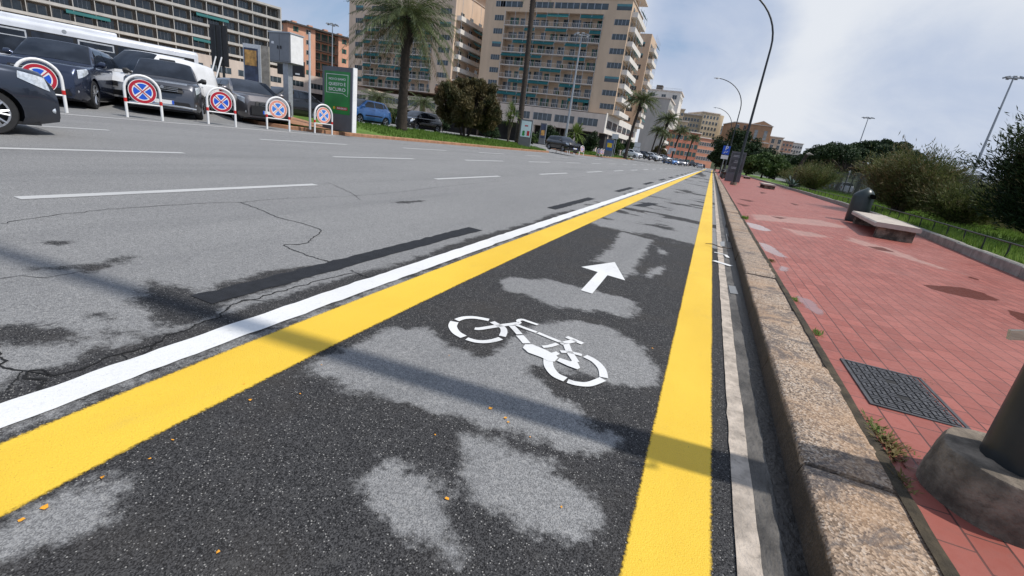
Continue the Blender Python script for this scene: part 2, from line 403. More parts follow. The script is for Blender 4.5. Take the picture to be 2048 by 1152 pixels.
def paint(name, col, wear=0.0, spray=None):
    m, t, b = new_mat(name); v = tcoord(t)
    n = noise_n(t, 0.9, 5, 0.6, v); n2 = noise_n(t, 60, 5, 0.7, v); n3 = noise_n(t, 9, 6, 0.7, v, 0.4)
    c = mix_n(t, ramp_n(t, n, 0.35, 0.65), tuple(q * 0.93 for q in col), col)
    c = mix_n(t, ramp_n(t, n2, 0.25, 0.5, 0.30, 0.0), c, tuple(q * 0.55 for q in col))
    c = mix_n(t, ramp_n(t, noise_n(t, 130, 2, 0.5, v), 0.72, 0.76, 0, 0.8), c, (0.05, 0.05, 0.05))
    if wear: c = mix_n(t, ramp_n(t, n3, 0.60, 0.72, 0, wear), c, (0.13, 0.13, 0.13))
    c = mix_n(t, ramp_n(t, noise_n(t, 38, 8, 0.8, v), 0.66, 0.72, 0, 0.75), c, (0.07, 0.07, 0.07)); c = mix_n(t, ramp_n(t, noise_n(t, 2.2, 6, 0.7, scale_vec(t, v, (1, .3, 1))), 0.5, 0.75, 0, 0.22), c, (0.25, 0.25, 0.25))
    link(t, c, b.inputs['Base Color']); b.inputs['Roughness'].default_value = 0.6; b.inputs['Specular IOR Level'].default_value = 0.3
    h = math_n(t, 'ADD', n2, math_n(t, 'MULTIPLY', noise_n(t, 160, 3, 0.6, v), 0.6))
    bump_n(t, h, 0.55, 0.006, b); return m
def spray_mat(name, col):        # overspray: thin coat where the road still shows through the speckle
    m, t, b = new_mat(name); v = tcoord(t); f = attr_n(t, 'edge')
    n2 = noise_n(t, 75, 4, 0.7, v)
    a = ramp_n(t, math_n(t, 'ADD', f, math_n(t, 'MULTIPLY', math_n(t, 'SUBTRACT', n2, 0.5), 0.8)), 0.28, 0.72)
    n = noise_n(t, 1.1, 5, 0.6, scale_vec(t, v, (1, 0.5, 1)))
    c = mix_n(t, ramp_n(t, n, 0.3, 0.7), tuple(q * w_ for q, w_ in zip(col, (0.90, 0.84, 0.7))), col)
    c = mix_n(t, ramp_n(t, noise_n(t, 190, 3, 0.7, v), 0.30, 0.5, 0.30, 0.0), c, tuple(q * 0.6 for q in col))
    c = mix_n(t, ramp_n(t, noise_n(t, 110, 2, 0.5, v), 0.73, 0.77, 0, 0.7), c, (0.12, 0.07, 0.02))
    c = mix_n(t, ramp_n(t, noise_n(t, 4, 7, 0.75, scale_vec(t, v, (1, .35, 1))), 0.55, 0.75, 0, 0.25), c, (0.42, 0.30, 0.10))
    link(t, c, b.inputs['Base Color']); b.inputs['Roughness'].default_value = 0.55; b.inputs['Specular IOR Level'].default_value = 0.35
    link(t, a, b.inputs['Alpha'])
    bump_n(t, math_n(t, 'ADD', noise_n(t, 95, 4, 0.7, v), noise_n(t, 190, 2, 0.6, v)), 0.5, 0.005, b); return m
def spray_strip(name, fa, fb, y0, y1, mat, soft=0.02, z=0.004, step=0.06, grow=1.02):
    ys_ = steps(y0, y1, step, grow); vs = []; ed = []; k = 6
    for y in ys_:
        a, b_ = fa(y), fb(y); a += 0.004 * noise.noise(Vector((y * 3, 1, 1))); b_ += 0.004 * noise.noise(Vector((y * 3, 4, 1)))
        for x, e in ((a - soft, 0), (a + soft, 1), (a + (b_ - a) * .35, 1), (a + (b_ - a) * .65, 1), (b_ - soft, 1), (b_ + soft, 0)):
            vs.append((x, y, zroad(x) + z)); ed.append(e)
    mb = MB(); fs = []
    for r in range(len(ys_) - 1):
        for i in range(k - 1): fs.append((r * k + i, r * k + i + 1, (r + 1) * k + i + 1, (r + 1) * k + i))
    mb.add(vs, fs); o = mb.build(name, mat); a_ = o.data.attributes.new('edge', 'FLOAT', 'POINT'); a_.data.foreach_set('value', ed)
    return tag(o, kind='structure')
MT['yellow'] = spray_mat('yellow_road_paint', (0.80, 0.535, 0.05))
MT['whitepaint'] = paint('white_road_paint', (0.72, 0.72, 0.71), 0.25)
MT['oldwhite'] = paint('worn_white_paint', (0.50, 0.50, 0.49), 0.35)
MT['tar'] = pm('black_masking_paint', (0.016, 0.017, 0.02), 0.7, 0.25, 14, bump=0.6, bscale=120, spec=0.3)
spray_strip('cycle_lane_line', lambda y: -1.975 + .12 * ybend(y), lambda y: -1.645 + .125 * ybend(y), -2, 170, MT['yellow'], 0.022)
spray_strip('cycle_lane_line', lambda y: 0.035, lambda y: 0.292, -2, 170, MT['yellow'], 0.016)
strip('edge_line', lambda y: -2.205 + .10 * ybend(y), lambda y: -2.04 + .085 * ybend(y), -2, 230, MT['whitepaint'], jit=0.012, step=0.03, grow=1.012)
dash_w = 0.13
def dash(x, y0, y1, mat, name='lane_dash'): strip(name, lambda y: x - dash_w / 2, lambda y: x + dash_w / 2, y0, y1, mat, 0.004, 0.006, 0.3)
for k in range(0, 30):
    y0 = 2.08 + 6.88 * k
    dash(-5.55, y0, y0 + 3.42, MT['oldwhite'])
for y0, y1 in [(-4, -1), (2.0, 5.5), (9.1, 12.5), (15.85, 19.4)] + [(22.6 + 6.8 * k, 26.0 + 6.8 * k) for k in range(24)]:
    dash(-8.6, y0, y1, MT['oldwhite'])
for y0, y1 in [(2.5, 5.95), (9.5, 12.9), (16.1, 19.5)] + [(22.8 + 6.8 * k, 26.2 + 6.8 * k) for k in range(20)]:
    dash(-11.6, y0, y1, MT['oldwhite'])
strip('edge_line', lambda y: -14.72, lambda y: -14.58, -3, 15.6, MT['oldwhite'], 0.004, 0.006, 0.3)
for y0, y1 in [(1.67, 5.16), (8.25, 11.45), (14.8, 17.9)] + [(21.3 + 6.6 * k, 24.5 + 6.6 * k) for k in range(9)]:
    strip('blacked_out_dash', lambda y: -2.655, lambda y: -2.475, y0, y1, MT['tar'], 0.004, 0.022, 0.05, 1.01)

def ribbon(mb, pts, wid, z=0.006, m=0):
    """flat ribbon on the road through world points"""
    pts = [Vector((p[0], p[1])) for p in pts]; vs = []; n = len(pts)
    if isinstance(wid, (int, float)): wid = [wid] * n
    for i, p in enumerate(pts):
        t = (pts[min(i + 1, n - 1)] - pts[max(i - 1, 0)]).normalized(); q = Vector((-t.y, t.x)) * wid[i] / 2
        for s in (p + q, p - q): vs.append((s.x, s.y, zg(s.x) + z))
    mb.add(vs, [(2 * i, 2 * i + 1, 2 * i + 3, 2 * i + 2) for i in range(n - 1)], m)
def smooth_pts(pts, k=4):
    out = []; n = len(pts)
    for i in range(n - 1):
        p0, p1, p2, p3 = (Vector(pts[max(i - 1, 0)][:2]), Vector(pts[i][:2]), Vector(pts[i + 1][:2]), Vector(pts[min(i + 2, n - 1)][:2]))
        for j in range(k):
            t = j / k
            out.append(0.5 * ((2 * p1) + (-p0 + p2) * t + (2 * p0 - 5 * p1 + 4 * p2 - p3) * t * t + (-p0 + 3 * p1 - 3 * p2 + p3) * t ** 3))
    out.append(Vector(pts[-1][:2])); return out
def flat_poly(mb, pts, z=0.006):
    n = len(pts); mb.add([(p[0], p[1], zg(p[0]) + z) for p in pts], [tuple(range(n))])
# bicycle symbol
def bz(x, y): return tuple(G(880 + x / 5.689, 620 + y / 5.689)[:2])
bm_ = MB()
for pts, wd in [([(188, 125), (260, 100), (360, 92), (450, 102), (556, 122)], .047), ([(163, 142), (143, 195), (185, 265), (268, 315)], .062),
                ([(303, 335), (400, 363), (500, 370), (600, 358), (690, 332)], .045), ([(593, 143), (655, 178), (712, 210), (728, 255), (708, 308)], .05),
                ([(395, 218), (450, 222), (640, 192), (820, 168), (905, 156)], .042), ([(908, 158), (890, 130), (935, 118), (1010, 142), (1112, 176)], .034),
                ([(850, 170), (980, 220), (1098, 262)], .034), ([(1113, 268), (1250, 325), (1400, 385)], .036),
                ([(815, 188), (860, 235), (905, 285)], .05), ([(905, 298), (945, 340), (985, 388)], .06),
                ([(1165, 428), (1240, 420), (1335, 393)], .035), ([(1365, 388), (1450, 375), (1540, 355)], .045), ([(1440, 314), (1530, 352), (1622, 392)], .045),
                ([(1430, 385), (1455, 450), (1480, 500), (1520, 560), (1545, 600)], .05), ([(1370, 482), (1480, 490), (1612, 522)], .036),
                ([(1230, 565), (1238, 650), (1310, 745), (1425, 800)], .064), ([(1450, 818), (1560, 848), (1700, 852), (1852, 795)], .05), ([(1648, 532), (1760, 592), (1840, 680), (1862, 778)], .055)]:
    ribbon(bm_, smooth_pts([bz(*p) for p in pts], 5), wd * .88)
    if wd == .05 and pts[0][0] == 593: pass
for k_, poly in enumerate([[(940, 440), (968, 402), (1050, 403), (1200, 465), (1265, 500), (1320, 483), (1362, 512), (1322, 533), (1345, 553), (1300, 600), (1225, 592), (1150, 550), (1000, 495)],
             [(1328, 592), (1360, 560), (1480, 600), (1545, 575), (1592, 672), (1560, 690), (1450, 650)]]):
    flat_poly(bm_, [bz(*p) for p in poly], 0.0075 + 0.0015 * k_)
tag(bm_.build('bicycle_symbol', MT['whitepaint']), kind='structure')
am = MB(); ap = [(905, 100), (1098, 72), (1158, 178), (1056, 148), (968, 255), (903, 235), (1000, 130)]
flat_poly(am, [G(848 + x / 2.88, 500 + y / 2.88) for x, y in ap]); tag(am.build('arrow_symbol', MT['whitepaint']), kind='structure')
# cracks in the asphalt
MT['crack'] = pm('crack_gap', (0.006, 0.006, 0.006), 0.95, 0.1, 5)
cm = MB()
CR = [([(0,728),(20,738),(38,742),(62,744),(92,748),(104,752),(140,744),(185,730),(240,708),(300,692),(318,682),(360,664),(392,652),(430,636),(450,624),(458,614),(475,606),(520,595),(560,584),(600,572),(660,556),(705,546)], 0.011),
      ([(0,690),(4,712),(10,724),(2,731)], .012), ([(60,744),(57,757),(88,760),(80,780),(82,790),(68,802)], .014), ([(60,742),(93,741),(100,752)], .011),
      ([(0,447),(60,438),(130,428),(260,416),(420,406),(480,405)], .009), ([(480,405),(500,412),(520,420),(560,436),(600,446),(640,460),(628,474),(606,488),(575,490),(575,494),(600,505),(630,516),(660,524)], .013),
      ([(700,540),(720,549),(745,560)], .012), ([(480,405),(560,398),(700,392),(800,384),(900,372),(1000,362)], .008), ([(655,365),(700,385),(720,400)], .008),
      ([(318,682),(300,700),(280,712)], .010), ([(1290,340),(1240,350),(1180,352),(1110,362)], .01), ([(0,560),(40,552),(90,556),(150,545)], .006), ([(240,708),(262,724),(258,740)], .008), ([(820,305),(900,318),(960,322),(1060,330)], .012), ([(458,614),(490,600),(530,604)], .006), ([(38,742),(30,765),(12,780)], .007)]
for pts, wd in CR:
    wp = [G(*p) for p in pts]; sp = smooth_pts(wp, 7)
    out = []; ws = []
    for i, p in enumerate(sp):
        jit = 0.026 * noise.noise(Vector((p.x * 13, p.y * 13, 3))) + 0.014 * noise.noise(Vector((p.x * 70, p.y * 70, 3)))
        out.append(Vector((p.x + jit, p.y + jit * .7))); ws.append(wd * (0.55 + 0.9 * abs(noise.noise(Vector((p.x * 15, p.y * 15, 9))))))
    ribbon(cm, out, ws, 0.003)
tag(cm.build('road_crack', MT['crack']), kind='structure')
# manhole cover lying flush in the cycle lane
q = [G(1265, 411), G(1290, 414), G(1318, 408), G(1296, 405)]
mm = MB(); flat_poly(mm, q, 0.004); tag(mm.build('drain_cover', MT['tar']), 'small dark flush drain cover beside the left yellow line', 'drain cover')

# gutter and kerb
MT['gutter_c'] = pm('gutter_concrete', (0.42, 0.36, 0.30), 0.85, 0.3, 9, bump=1.0, bscale=45, dirt=0.9)
MT['gutter_d'] = pm('gutter_dirty_asphalt', (0.085, 0.078, 0.07), 0.6, 0.55, 7, bump=1.0, bscale=55, dirt=0.8, stretch=(1, .5, 1))
strip('gutter_edge', lambda y: 0.370, lambda y: 0.447, -2, 200, MT['gutter_c'], 0.007, 0.007, 0.03, 1.015)
strip('gutter', lambda y: 0.44, lambda y: 0.60, -2, 200, MT['gutter_d'], 0.003, 0.004, 0.2, 1.02)
MT['kerb_shadow'] = pm('kerb_shadow_grime', (0.018, 0.015, 0.013), 0.45, 0.5, 8, bump=.8, bscale=40)
strip('gutter_shadow_strip', lambda y: 0.525, lambda y: 0.602, -2, 200, MT['kerb_shadow'], 0.006, 0.012, 0.04, 1.012)  # dark strip paints the kerb's shadow, with dirt, along its foot
def granite():
    m, t, b = new_mat('kerb_granite'); v = tcoord(t)
    vo = t.nodes.new('ShaderNodeTexVoronoi'); vo.inputs['Scale'].default_value = 120; link(t, v, vo.inputs[0])
    vs = t.nodes.new('ShaderNodeSeparateColor'); link(t, vo.outputs['Color'], vs.inputs[0])
    c = mix_n(t, ramp_n(t, vs.outputs[0], 0.0, 1.0), (0.13, 0.09, 0.06), (0.48, 0.36, 0.26))
    c = mix_n(t, ramp_n(t, vs.outputs[1], 0.78, 0.9, 0, 0.7), c, (0.56, 0.48, 0.40))
    c = mix_n(t, ramp_n(t, vs.outputs[2], 0.84, 0.92, 0, 0.8), c, (0.05, 0.045, 0.045))
    c = mix_n(t, ramp_n(t, noise_n(t, 1.4, 5, 0.6, v), 0.42, 0.66, 0, 0.5), c, (0.43, 0.26, 0.14))
    st = noise_n(t, 2.6, 9, 0.78, scale_vec(t, v, (1.0, 1.1, 1)), 1.2)
    c = mix_n(t, ramp_n(t, st, 0.49, 0.60, 0, 0.8), c, (0.09, 0.075, 0.07))
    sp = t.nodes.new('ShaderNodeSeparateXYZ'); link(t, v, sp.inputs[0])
    c = mix_n(t, ramp_n(t, math_n(t, 'ADD', sp.outputs[2], math_n(t, 'MULTIPLY', noise_n(t, 12, 4, .6, v), 0.03)), 0.150, 0.120, 0, 0.90), c, (0.04, 0.028, 0.017))  # low face painted dark: its shade put into the colour along with dirt
    link(t, c, b.inputs['Base Color']); b.inputs['Roughness'].default_value = 0.75
    h = math_n(t, 'ADD', noise_n(t, 45, 6, 0.7, v), math_n(t, 'MULTIPLY', vo.outputs['Distance'], 0.5))
    bump_n(t, h, 0.9, 0.006, b); return m
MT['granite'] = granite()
joints = [-2.0, -0.8, 0.55, 1.905, 3.1, 4.33, 5.56, 6.97, 8.3]
while joints[-1] < 200: joints.append(joints[-1] + random.uniform(1.15, 1.5))
km = MB()
for a, b_ in zip(joints[:-1], joints[1:]):
    a2, b2 = a + 0.008, b_ - 0.008; near = a < 9
    ny = max(2, int((b2 - a2) / 0.035)) if near else 2
    dz = random.uniform(-0.004, 0.006); dx = random.uniform(-0.006, 0.006)
    prof = [(0.590, -0.05), (0.596, 0.03), (0.603, 0.08), (0.606, 0.126), (0.611, 0.1365), (0.622, 0.1415), (0.72, 0.142), (0.80, 0.142), (0.87, 0.142), (0.925, 0.141), (0.938, 0.134), (0.94, -0.02)]
    k = len(prof); vs = []
    for i in range(ny + 1):
        y = a2 + (b2 - a2) * i / ny; e = 0.006 if i in (0, ny) else 0
        for j, (x, z) in enumerate(prof):
            nn = noise.noise(Vector((x * 18, y * 16, z * 18))) * (0.006 if near else 0.0)
            edge = 0.010 * max(0, noise.noise(Vector((y * 7, x * 3, 4)))) if 3 <= j <= 5 else 0
            vs.append((x + dx + nn + edge, y, z + dz + nn * 0.6 - edge - (e if z > .1 else 0)))
    fs = [(i * k + j, i * k + j + 1, (i + 1) * k + j + 1, (i + 1) * k + j) for i in range(ny) for j in range(k - 1)]
    fs.append(tuple(range(k))[::-1]); fs.append(tuple(ny * k + j for j in range(k)))
    km.add(vs, fs)
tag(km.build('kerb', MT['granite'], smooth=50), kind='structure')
MT['joint'] = pm('mossy_joint_soil', (0.05, 0.038, 0.022), 0.95, 0.5, 9, bump=.8, bscale=50)
jm = MB(); ysj = steps(-2, 120, 0.05, 1.01); vs_ = []
for y in ysj:
    w1_ = 0.012 + 0.014 * max(0, noise.noise(Vector((y * 2.5, 0, 3)))) + .004 * noise.noise(Vector((y * 19, 0, 3)))
    w0_ = .006 * noise.noise(Vector((y * 11, 5, 3))); vs_ += [(0.909 + w0_, y, .1475), (0.935, y, .1500), (0.942 + w1_, y, .1480)]
jm.add(vs_, [(3 * i + k_, 3 * i + 1 + k_, 3 * i + 4 + k_, 3 * i + 3 + k_) for i in range(len(ysj) - 1) for k_ in (0, 1)]); tag(jm.build('joint_soil', MT['joint']), kind='structure')

# pavement
PALE = [[(1500, 428), (1560, 432), (1640, 440), (1690, 452), (1700, 458), (1640, 452), (1560, 444), (1510, 440)], [(1560, 455), (1620, 464), (1670, 476), (1600, 472)], [(1700, 474), (1790, 500), (1870, 530), (1960, 560), (1860, 532), (1780, 508), (1690, 480)]]
WET = [[(1845, 570), (1890, 572), (1925, 575), (1965, 585), (2003, 602), (1960, 600), (1900, 588), (1870, 580)], [(1918, 549), (1950, 555), (1962, 561), (1935, 557)], [(1732, 492), (1765, 495), (1792, 505), (1760, 501)],
       [(2010, 618), (2060, 630), (2080, 660), (2030, 636)], [(1465, 395), (1512, 402), (1500, 404)], [(1470, 405), (1503, 412), (1488, 413)], [(1520, 383), (1535, 386), (1522, 388)], [(1576, 404), (1600, 410), (1590, 411)], [(1540, 432), (1575, 436), (1560, 438)]]
PUD = [[(1492, 444), (1520, 450), (1545, 462), (1525, 462), (1500, 455)], [(1514, 482), (1540, 490), (1575, 515), (1560, 514), (1530, 502)], [(1590, 590), (1620, 598), (1650, 625), (1640, 632), (1605, 610)], [(1560, 530), (1580, 535), (1575, 545), (1556, 540)], [(1815, 925), (1850, 935), (1860, 985), (1830, 960)]]
palep = [pxpoly(p) for p in PALE]; wetp = [pxpoly(p) for p in WET]; pudp = [pxpoly(p) for p in PUD]
def mx_field(polys):
    def f(P):
        o = np.full(len(P), -0.5)
        for p in polys: o = np.maximum(o, sdf(P, p))
        return o
    return f
def paving():
    m, t, b = new_mat('red_clay_pavers'); v = tcoord(t)
    sp = t.nodes.new('ShaderNodeSeparateXYZ'); link(t, v, sp.inputs[0])
    cb = t.nodes.new('ShaderNodeCombineXYZ'); link(t, sp.outputs[1], cb.inputs[0]); link(t, sp.outputs[0], cb.inputs[1])
    br = t.nodes.new('ShaderNodeTexBrick'); link(t, cb.outputs[0], br.inputs[0])
    br.offset = 0.5; br.inputs['Scale'].default_value = 1.0; br.inputs['Brick Width'].default_value = 0.177; br.inputs['Row Height'].default_value = 0.118
    br.inputs['Mortar Size'].default_value = 0.0038; br.inputs['Mortar Smooth'].default_value = 0.2; br.inputs['Bias'].default_value = 0.0
    br.inputs['Color1'].default_value = (0.355, 0.108, 0.082, 1); br.inputs['Color2'].default_value = (0.25, 0.068, 0.050, 1); br.inputs['Mortar'].default_value = (0.07, 0.035, 0.03, 1)
    c = br.outputs[0]
    # row joints read stronger than cross joints
    fr = math_n(t, 'FRACT', math_n(t, 'DIVIDE', sp.outputs[0], 0.118)); ln = math_n(t, 'MINIMUM', fr, math_n(t, 'SUBTRACT', 1.0, fr))
    ln = ramp_n(t, ln, 0.045, 0.020)
    c = mix_n(t, math_n(t, 'MULTIPLY', ln, ramp_n(t, noise_n(t, 1.2, 4, 0.6, v), 0.3, 0.7, 0.55, 1.0)), c, (0.045, 0.024, 0.022))
    big = noise_n(t, 0.7, 7, 0.65, v); c = mix_n(t, ramp_n(t, big, 0.35, 0.7, 0, 0.42), c, (0.35, 0.145, 0.118))
    g = noise_n(t, 26, 5, 0.7, v); c = mix_n(t, ramp_n(t, g, 0.5, 0.8, 0, 0.45), c, (0.20, 0.075, 0.06)); c = mix_n(t, ramp_n(t, noise_n(t, 2.3, 8, 0.75, scale_vec(t, v, (1.6, .6, 1))), 0.48, 0.70, 0, 0.5), c, (0.20, 0.07, 0.055))
    c = mix_n(t, ramp_n(t, noise_n(t, 5, 6, 0.7, v), 0.6, 0.75, 0, 0.35), c, (0.17, 0.10, 0.09))
    jn = math_n(t, 'MULTIPLY', math_n(t, 'SUBTRACT', noise_n(t, 6, 6, 0.65, v), 0.5), 0.25)
    pf = ramp_n(t, math_n(t, 'ADD', attr_n(t, 'pale'), math_n(t, 'MULTIPLY', jn, 2.2)), -0.05, 0.09)
    c = mix_n(t, math_n(t, 'MULTIPLY', pf, 0.33), c, (0.50, 0.40, 0.34))
    wf = ramp_n(t, math_n(t, 'ADD', attr_n(t, 'wet'), math_n(t, 'MULTIPLY', jn, 0.4)), -0.008, 0.008)
    c = mix_n(t, math_n(t, 'MULTIPLY', wf, 0.9), c, (0.085, 0.02, 0.012))
    qf = ramp_n(t, math_n(t, 'ADD', attr_n(t, 'puddle'), math_n(t, 'MULTIPLY', jn, 0.5)), -0.01, 0.015)
    c = mix_n(t, math_n(t, 'MULTIPLY', qf, 0.6), c, (0.22, 0.11, 0.10))
    link(t, c, b.inputs['Base Color'])
    rg = math_n(t, 'SUBTRACT', ramp_n(t, g, 0.3, 0.7, 0.42, 0.62), math_n(t, 'ADD', math_n(t, 'MULTIPLY', wf, 0.0), math_n(t, 'MULTIPLY', qf, 0.45)), clamp=True)
    link(t, rg, b.inputs['Roughness']); link(t, math_n(t, 'SUBTRACT', 0.28, math_n(t, 'MULTIPLY', wf, 0.2)), b.inputs['Specular IOR Level'])
    h = math_n(t, 'ADD', math_n(t, 'MULTIPLY', math_n(t, 'SUBTRACT', 1.0, br.outputs[1]), 1.0), math_n(t, 'MULTIPLY', g, 0.35))
    h = math_n(t, 'SUBTRACT', h, math_n(t, 'MULTIPLY', ln, 0.6))
    h = math_n(t, 'MULTIPLY', h, math_n(t, 'SUBTRACT', 1.0, qf))
    bump_n(t, h, 0.5, 0.004, b); return m
MT['paving'] = paving()
xs2 = list(np.arange(0.935, 3.6, 0.05)) + list(np.arange(3.6, 7.2, 0.2)) + [7.4]
ys2 = [-4, -2, 0] + steps(0.6, 20, 0.05, 1.006) + steps(20.5, 60, 0.5, 1.05) + [100, 250]
grid_mesh('pavement', xs2, sorted(set(ys2)), lambda x: zg(x) , MT['paving'], {'pale': mx_field(palep), 'wet': mx_field(wetp), 'puddle': mx_field(pudp)})
# ------------------------------------------------------------------ land on both sides
def mass(name, poly, z0, z1, mat, kind='structure'):
    mb = MB(); mb.prism(poly, z0, z1); return tag(mb.build(name, mat), kind=kind)
MT['grassland'] = leafmat('turf', (0.06, 0.11, 0.015), (0.13, 0.21, 0.04), 0.8, 0.0, 0.9)
MT['soil'] = pm('garden_soil', (0.075, 0.07, 0.035), 0.95, 0.35, 1.2, dirt=0.4)
MT['walk'] = pm('pale_pavement', (0.34, 0.31, 0.28), 0.85, 0.12, 0.6)
MT['farground'] = pm('car_park_asphalt', (0.13, 0.13, 0.13), 0.9, 0.2, 0.4)
def wallx(y):                       # inner edge of the garden wall
    pts = [(-4, 4.1), (5, 4.55), (9.4, 4.85), (15.5, 5.5), (26.7, 6.3), (41, 6.5), (250, 6.5)]
    for (a, xa), (b_, xb) in zip(pts[:-1], pts[1:]):
        if y <= b_: return xa + (xb - xa) * max(0, (y - a)) / (b_ - a)
    return 6.5
mb = MB(); ys3 = [-4, 0, 3, 6, 9, 12, 15, 18, 22, 27, 34, 41, 60, 90, 130, 180, 250]
vs = []
for y in ys3:
    wx = wallx(y)
    vs += [(wx + .06, y, 0.33), (wx + 3, y, 0.36), (13.5, y, 0.22), (14.5, y, 0.05)]
mb.add(vs, [(4 * i + j, 4 * i + j + 1, 4 * i + j + 5, 4 * i + j + 4) for i in range(len(ys3) - 1) for j in range(3)])
tag(mb.build('garden_ground', MT['grassland']), kind='structure')
mb = MB(); mb.add([(14.4, -60, 0.02), (600, -60, 0.02), (600, 260, 0.02), (14.4, 260, 0.02)], [(0, 1, 2, 3)])
tag(mb.build('car_park_ground', MT['farground']), kind='structure')
m_, t_, b_s = new_mat('sea_water'); b_s.inputs['Base Color'].default_value = (0.03, 0.07, 0.10, 1); b_s.inputs['Roughness'].default_value = 0.12
bump_n(t_, noise_n(t_, 0.25, 5, 0.6, tcoord(t_)), 0.5, 0.4, b_s)
mb = MB(); mb.add([(590, -3000, 0.0), (6000, -3000, 0.0), (6000, 6000, 0.0), (590, 6000, 0.0)], [(0, 1, 2, 3)]); tag(mb.build('sea', m_), kind='structure')

# garden wall (low stone border) and its little railing
gw = MB()
yy = -3.0; wj = []
while yy < 120:
    L = random.uniform(0.9, 1.3); a, b_ = yy + .006, yy + L - .006
    xa, xb = wallx(a), wallx(b_)
    za, zb = zg(xa) - .05, zg(xa) + 0.17 + random.uniform(-.008, .008)
    P = [(xa - .09, a), (xa + .09, a), (xb + .09, b_), (xb - .09, b_)]
    t_in = 0.012
    gw.add([(x, y, za) for x, y in P] + [(P[0][0], a, zb - .015), (P[1][0], a, zb - .015), (P[2][0], b_, zb - .015), (P[3][0], b_, zb - .015)] +
           [(P[0][0] + t_in, a + t_in, zb), (P[1][0] - t_in, a + t_in, zb), (P[2][0] - t_in, b_ - t_in, zb), (P[3][0] + t_in, b_ - t_in, zb)],
           [(0, 1, 5, 4), (1, 2, 6, 5), (2, 3, 7, 6), (3, 0, 4, 7), (4, 5, 9, 8), (5, 6, 10, 9), (6, 7, 11, 10), (7, 4, 8, 11), (8, 9, 10, 11)])
    yy += L
tag(gw.build('garden_wall', MT['concrete']), 'long low stone border wall between red pavement and grass', 'wall')
rl = empty('garden_railing', (wallx(5) + .13, 5, zg(5) + .15), 0, 'low dark iron railing along the grass behind the stone border', 'railing')
def rel(o, p): return (p[0] - o.location.x, p[1] - o.location.y, p[2] - o.location.z)
MT['rail_paint'] = pm('dark_green_rail_paint', (0.012, 0.022, 0.016), 0.5, 0.3, 10)
pts = []; y = 2.0
while y < 62: pts.append((wallx(y) + .13, y, zg(5) + .15 + .27)); y += 1.1
r1 = MB(); r1.tube([rel(rl, p) for p in pts], 0.017, 6); r1.build('top_rail', MT['rail_paint'], rl, smooth=True)
pb = MB(); pb.tube([(0, 0, -.1), (0.0, 0, .14), (-.01, 0, .255)], .014, 6); pme = pb.build('post', MT['rail_paint'], rl)
pme.location = rel(rl, (pts[0][0], pts[0][1], pts[0][2] - .26))
for p in pts[1:]:
    c = pme.copy(); COL.objects.link(c); c.location = rel(rl, (p[0], p[1], p[2] - .26))

# the near lamp post: concrete plinth + tapered dark pole + curved arm
def arc_pole(h, reach, r0, r1):
    pts = [(0, 0, 0.0), (0, 0, 1.6), (0, 0, 1.7), (0, 0, 3.5), (0, 0, 6), (0, 0, h - 3.6)]; rad = [r0, r0 * .96, r0 * .8, r0 * .75, r0 * .66, r0 * .55]
    n = 12
    for i in range(1, n + 1):
        a = math.pi / 2 * i / n * 0.93
        pts.append((-reach * 0.95 * (1 - math.cos(a)), 0, h - 3.6 + 3.6 * math.sin(a))); rad.append(r0 * .55 + (r1 - r0 * .55) * i / n)
    return pts, rad
def lamp_head(mb_h, mb_l, x, z):
    n = 12; L = .75; vs = []; fs = []
    st = [(-0.02, .045, .045), (.12, .11, .08), (.3, .16, .11), (.5, .165, .10), (.68, .12, .07), (.76, .04, .03)]
    for s_, w_, h_ in st:
        for j in range(n):
            a = 2 * math.pi * j / n; vs.append((x - s_, w_ * math.cos(a), z + .02 + s_ * -.06 + h_ * max(math.sin(a), -.25)))
    k = len(st)
    for i in range(k - 1):
        for j in range(n): fs.append((i * n + j, i * n + (j + 1) % n, (i + 1) * n + (j + 1) % n, (i + 1) * n + j))
    fs.append(tuple(range(n))); fs.append(tuple((k - 1) * n + j for j in range(n))[::-1]); mb_h.add(vs, fs)
    mb_l.tube([(x - .38, 0, z - .03), (x - .38, 0, z - .09), (x - .38, 0, z - .13)], [.13, .11, .03], 12)
def make_lamp(base_r=.233, base_h=.19, label=''):
    t = empty('street_lamp', (0, 0, 0), 0, label, 'street lamp', 'arched street lamps along the pavement')
    b_ = MB(); nseg = 28; vs = []; fs = []
    rows = [(1.0, -.05), (1.0, .0), (.985, .06), (.965, .13), (.95, .178), (.925, .19), (.89, .193), (.6, .19), (.3, .192)]
    for q_, z in rows:
        for j in range(nseg):
            a = 2 * math.pi * j / nseg; n_ = 1 + .07 * noise.noise(Vector((math.cos(a) * 1.3, math.sin(a) * 1.3, z * 5)))
            vs.append((math.cos(a) * base_r * q_ * n_, math.sin(a) * base_r * q_ * n_, z * base_h / .19 + .008 * noise.noise(Vector((math.cos(a) * 3, math.sin(a) * 3, z * 9)))))
    for i in range(len(rows) - 1):
        for j in range(nseg): fs.append((i * nseg + j, i * nseg + (j + 1) % nseg, (i + 1) * nseg + (j + 1) % nseg, (i + 1) * nseg + j))
    fs.append(tuple((len(rows) - 1) * nseg + j for j in range(nseg))); b_.add(vs, fs); b_.build('plinth', MT['plinth'], t, smooth=24)
    pts, rad = arc_pole(12.3, 4.2, .112, .045); p_ = MB(); p_.tube([(x, y, z + base_h - .01) for x, y, z in pts], rad, 20)
    p_.build('pole', MT['metal_dark'], t, smooth=True)
    h_, l_ = MB(), MB(); lamp_head(h_, l_, pts[-1][0] + .05, pts[-1][2] + base_h)
    hd = h_.build('lamp_head', MT['metal_light'], t, smooth=True); l_.build('diffuser', MT['lamp'], hd, smooth=True)
    return t
LX = 1.26
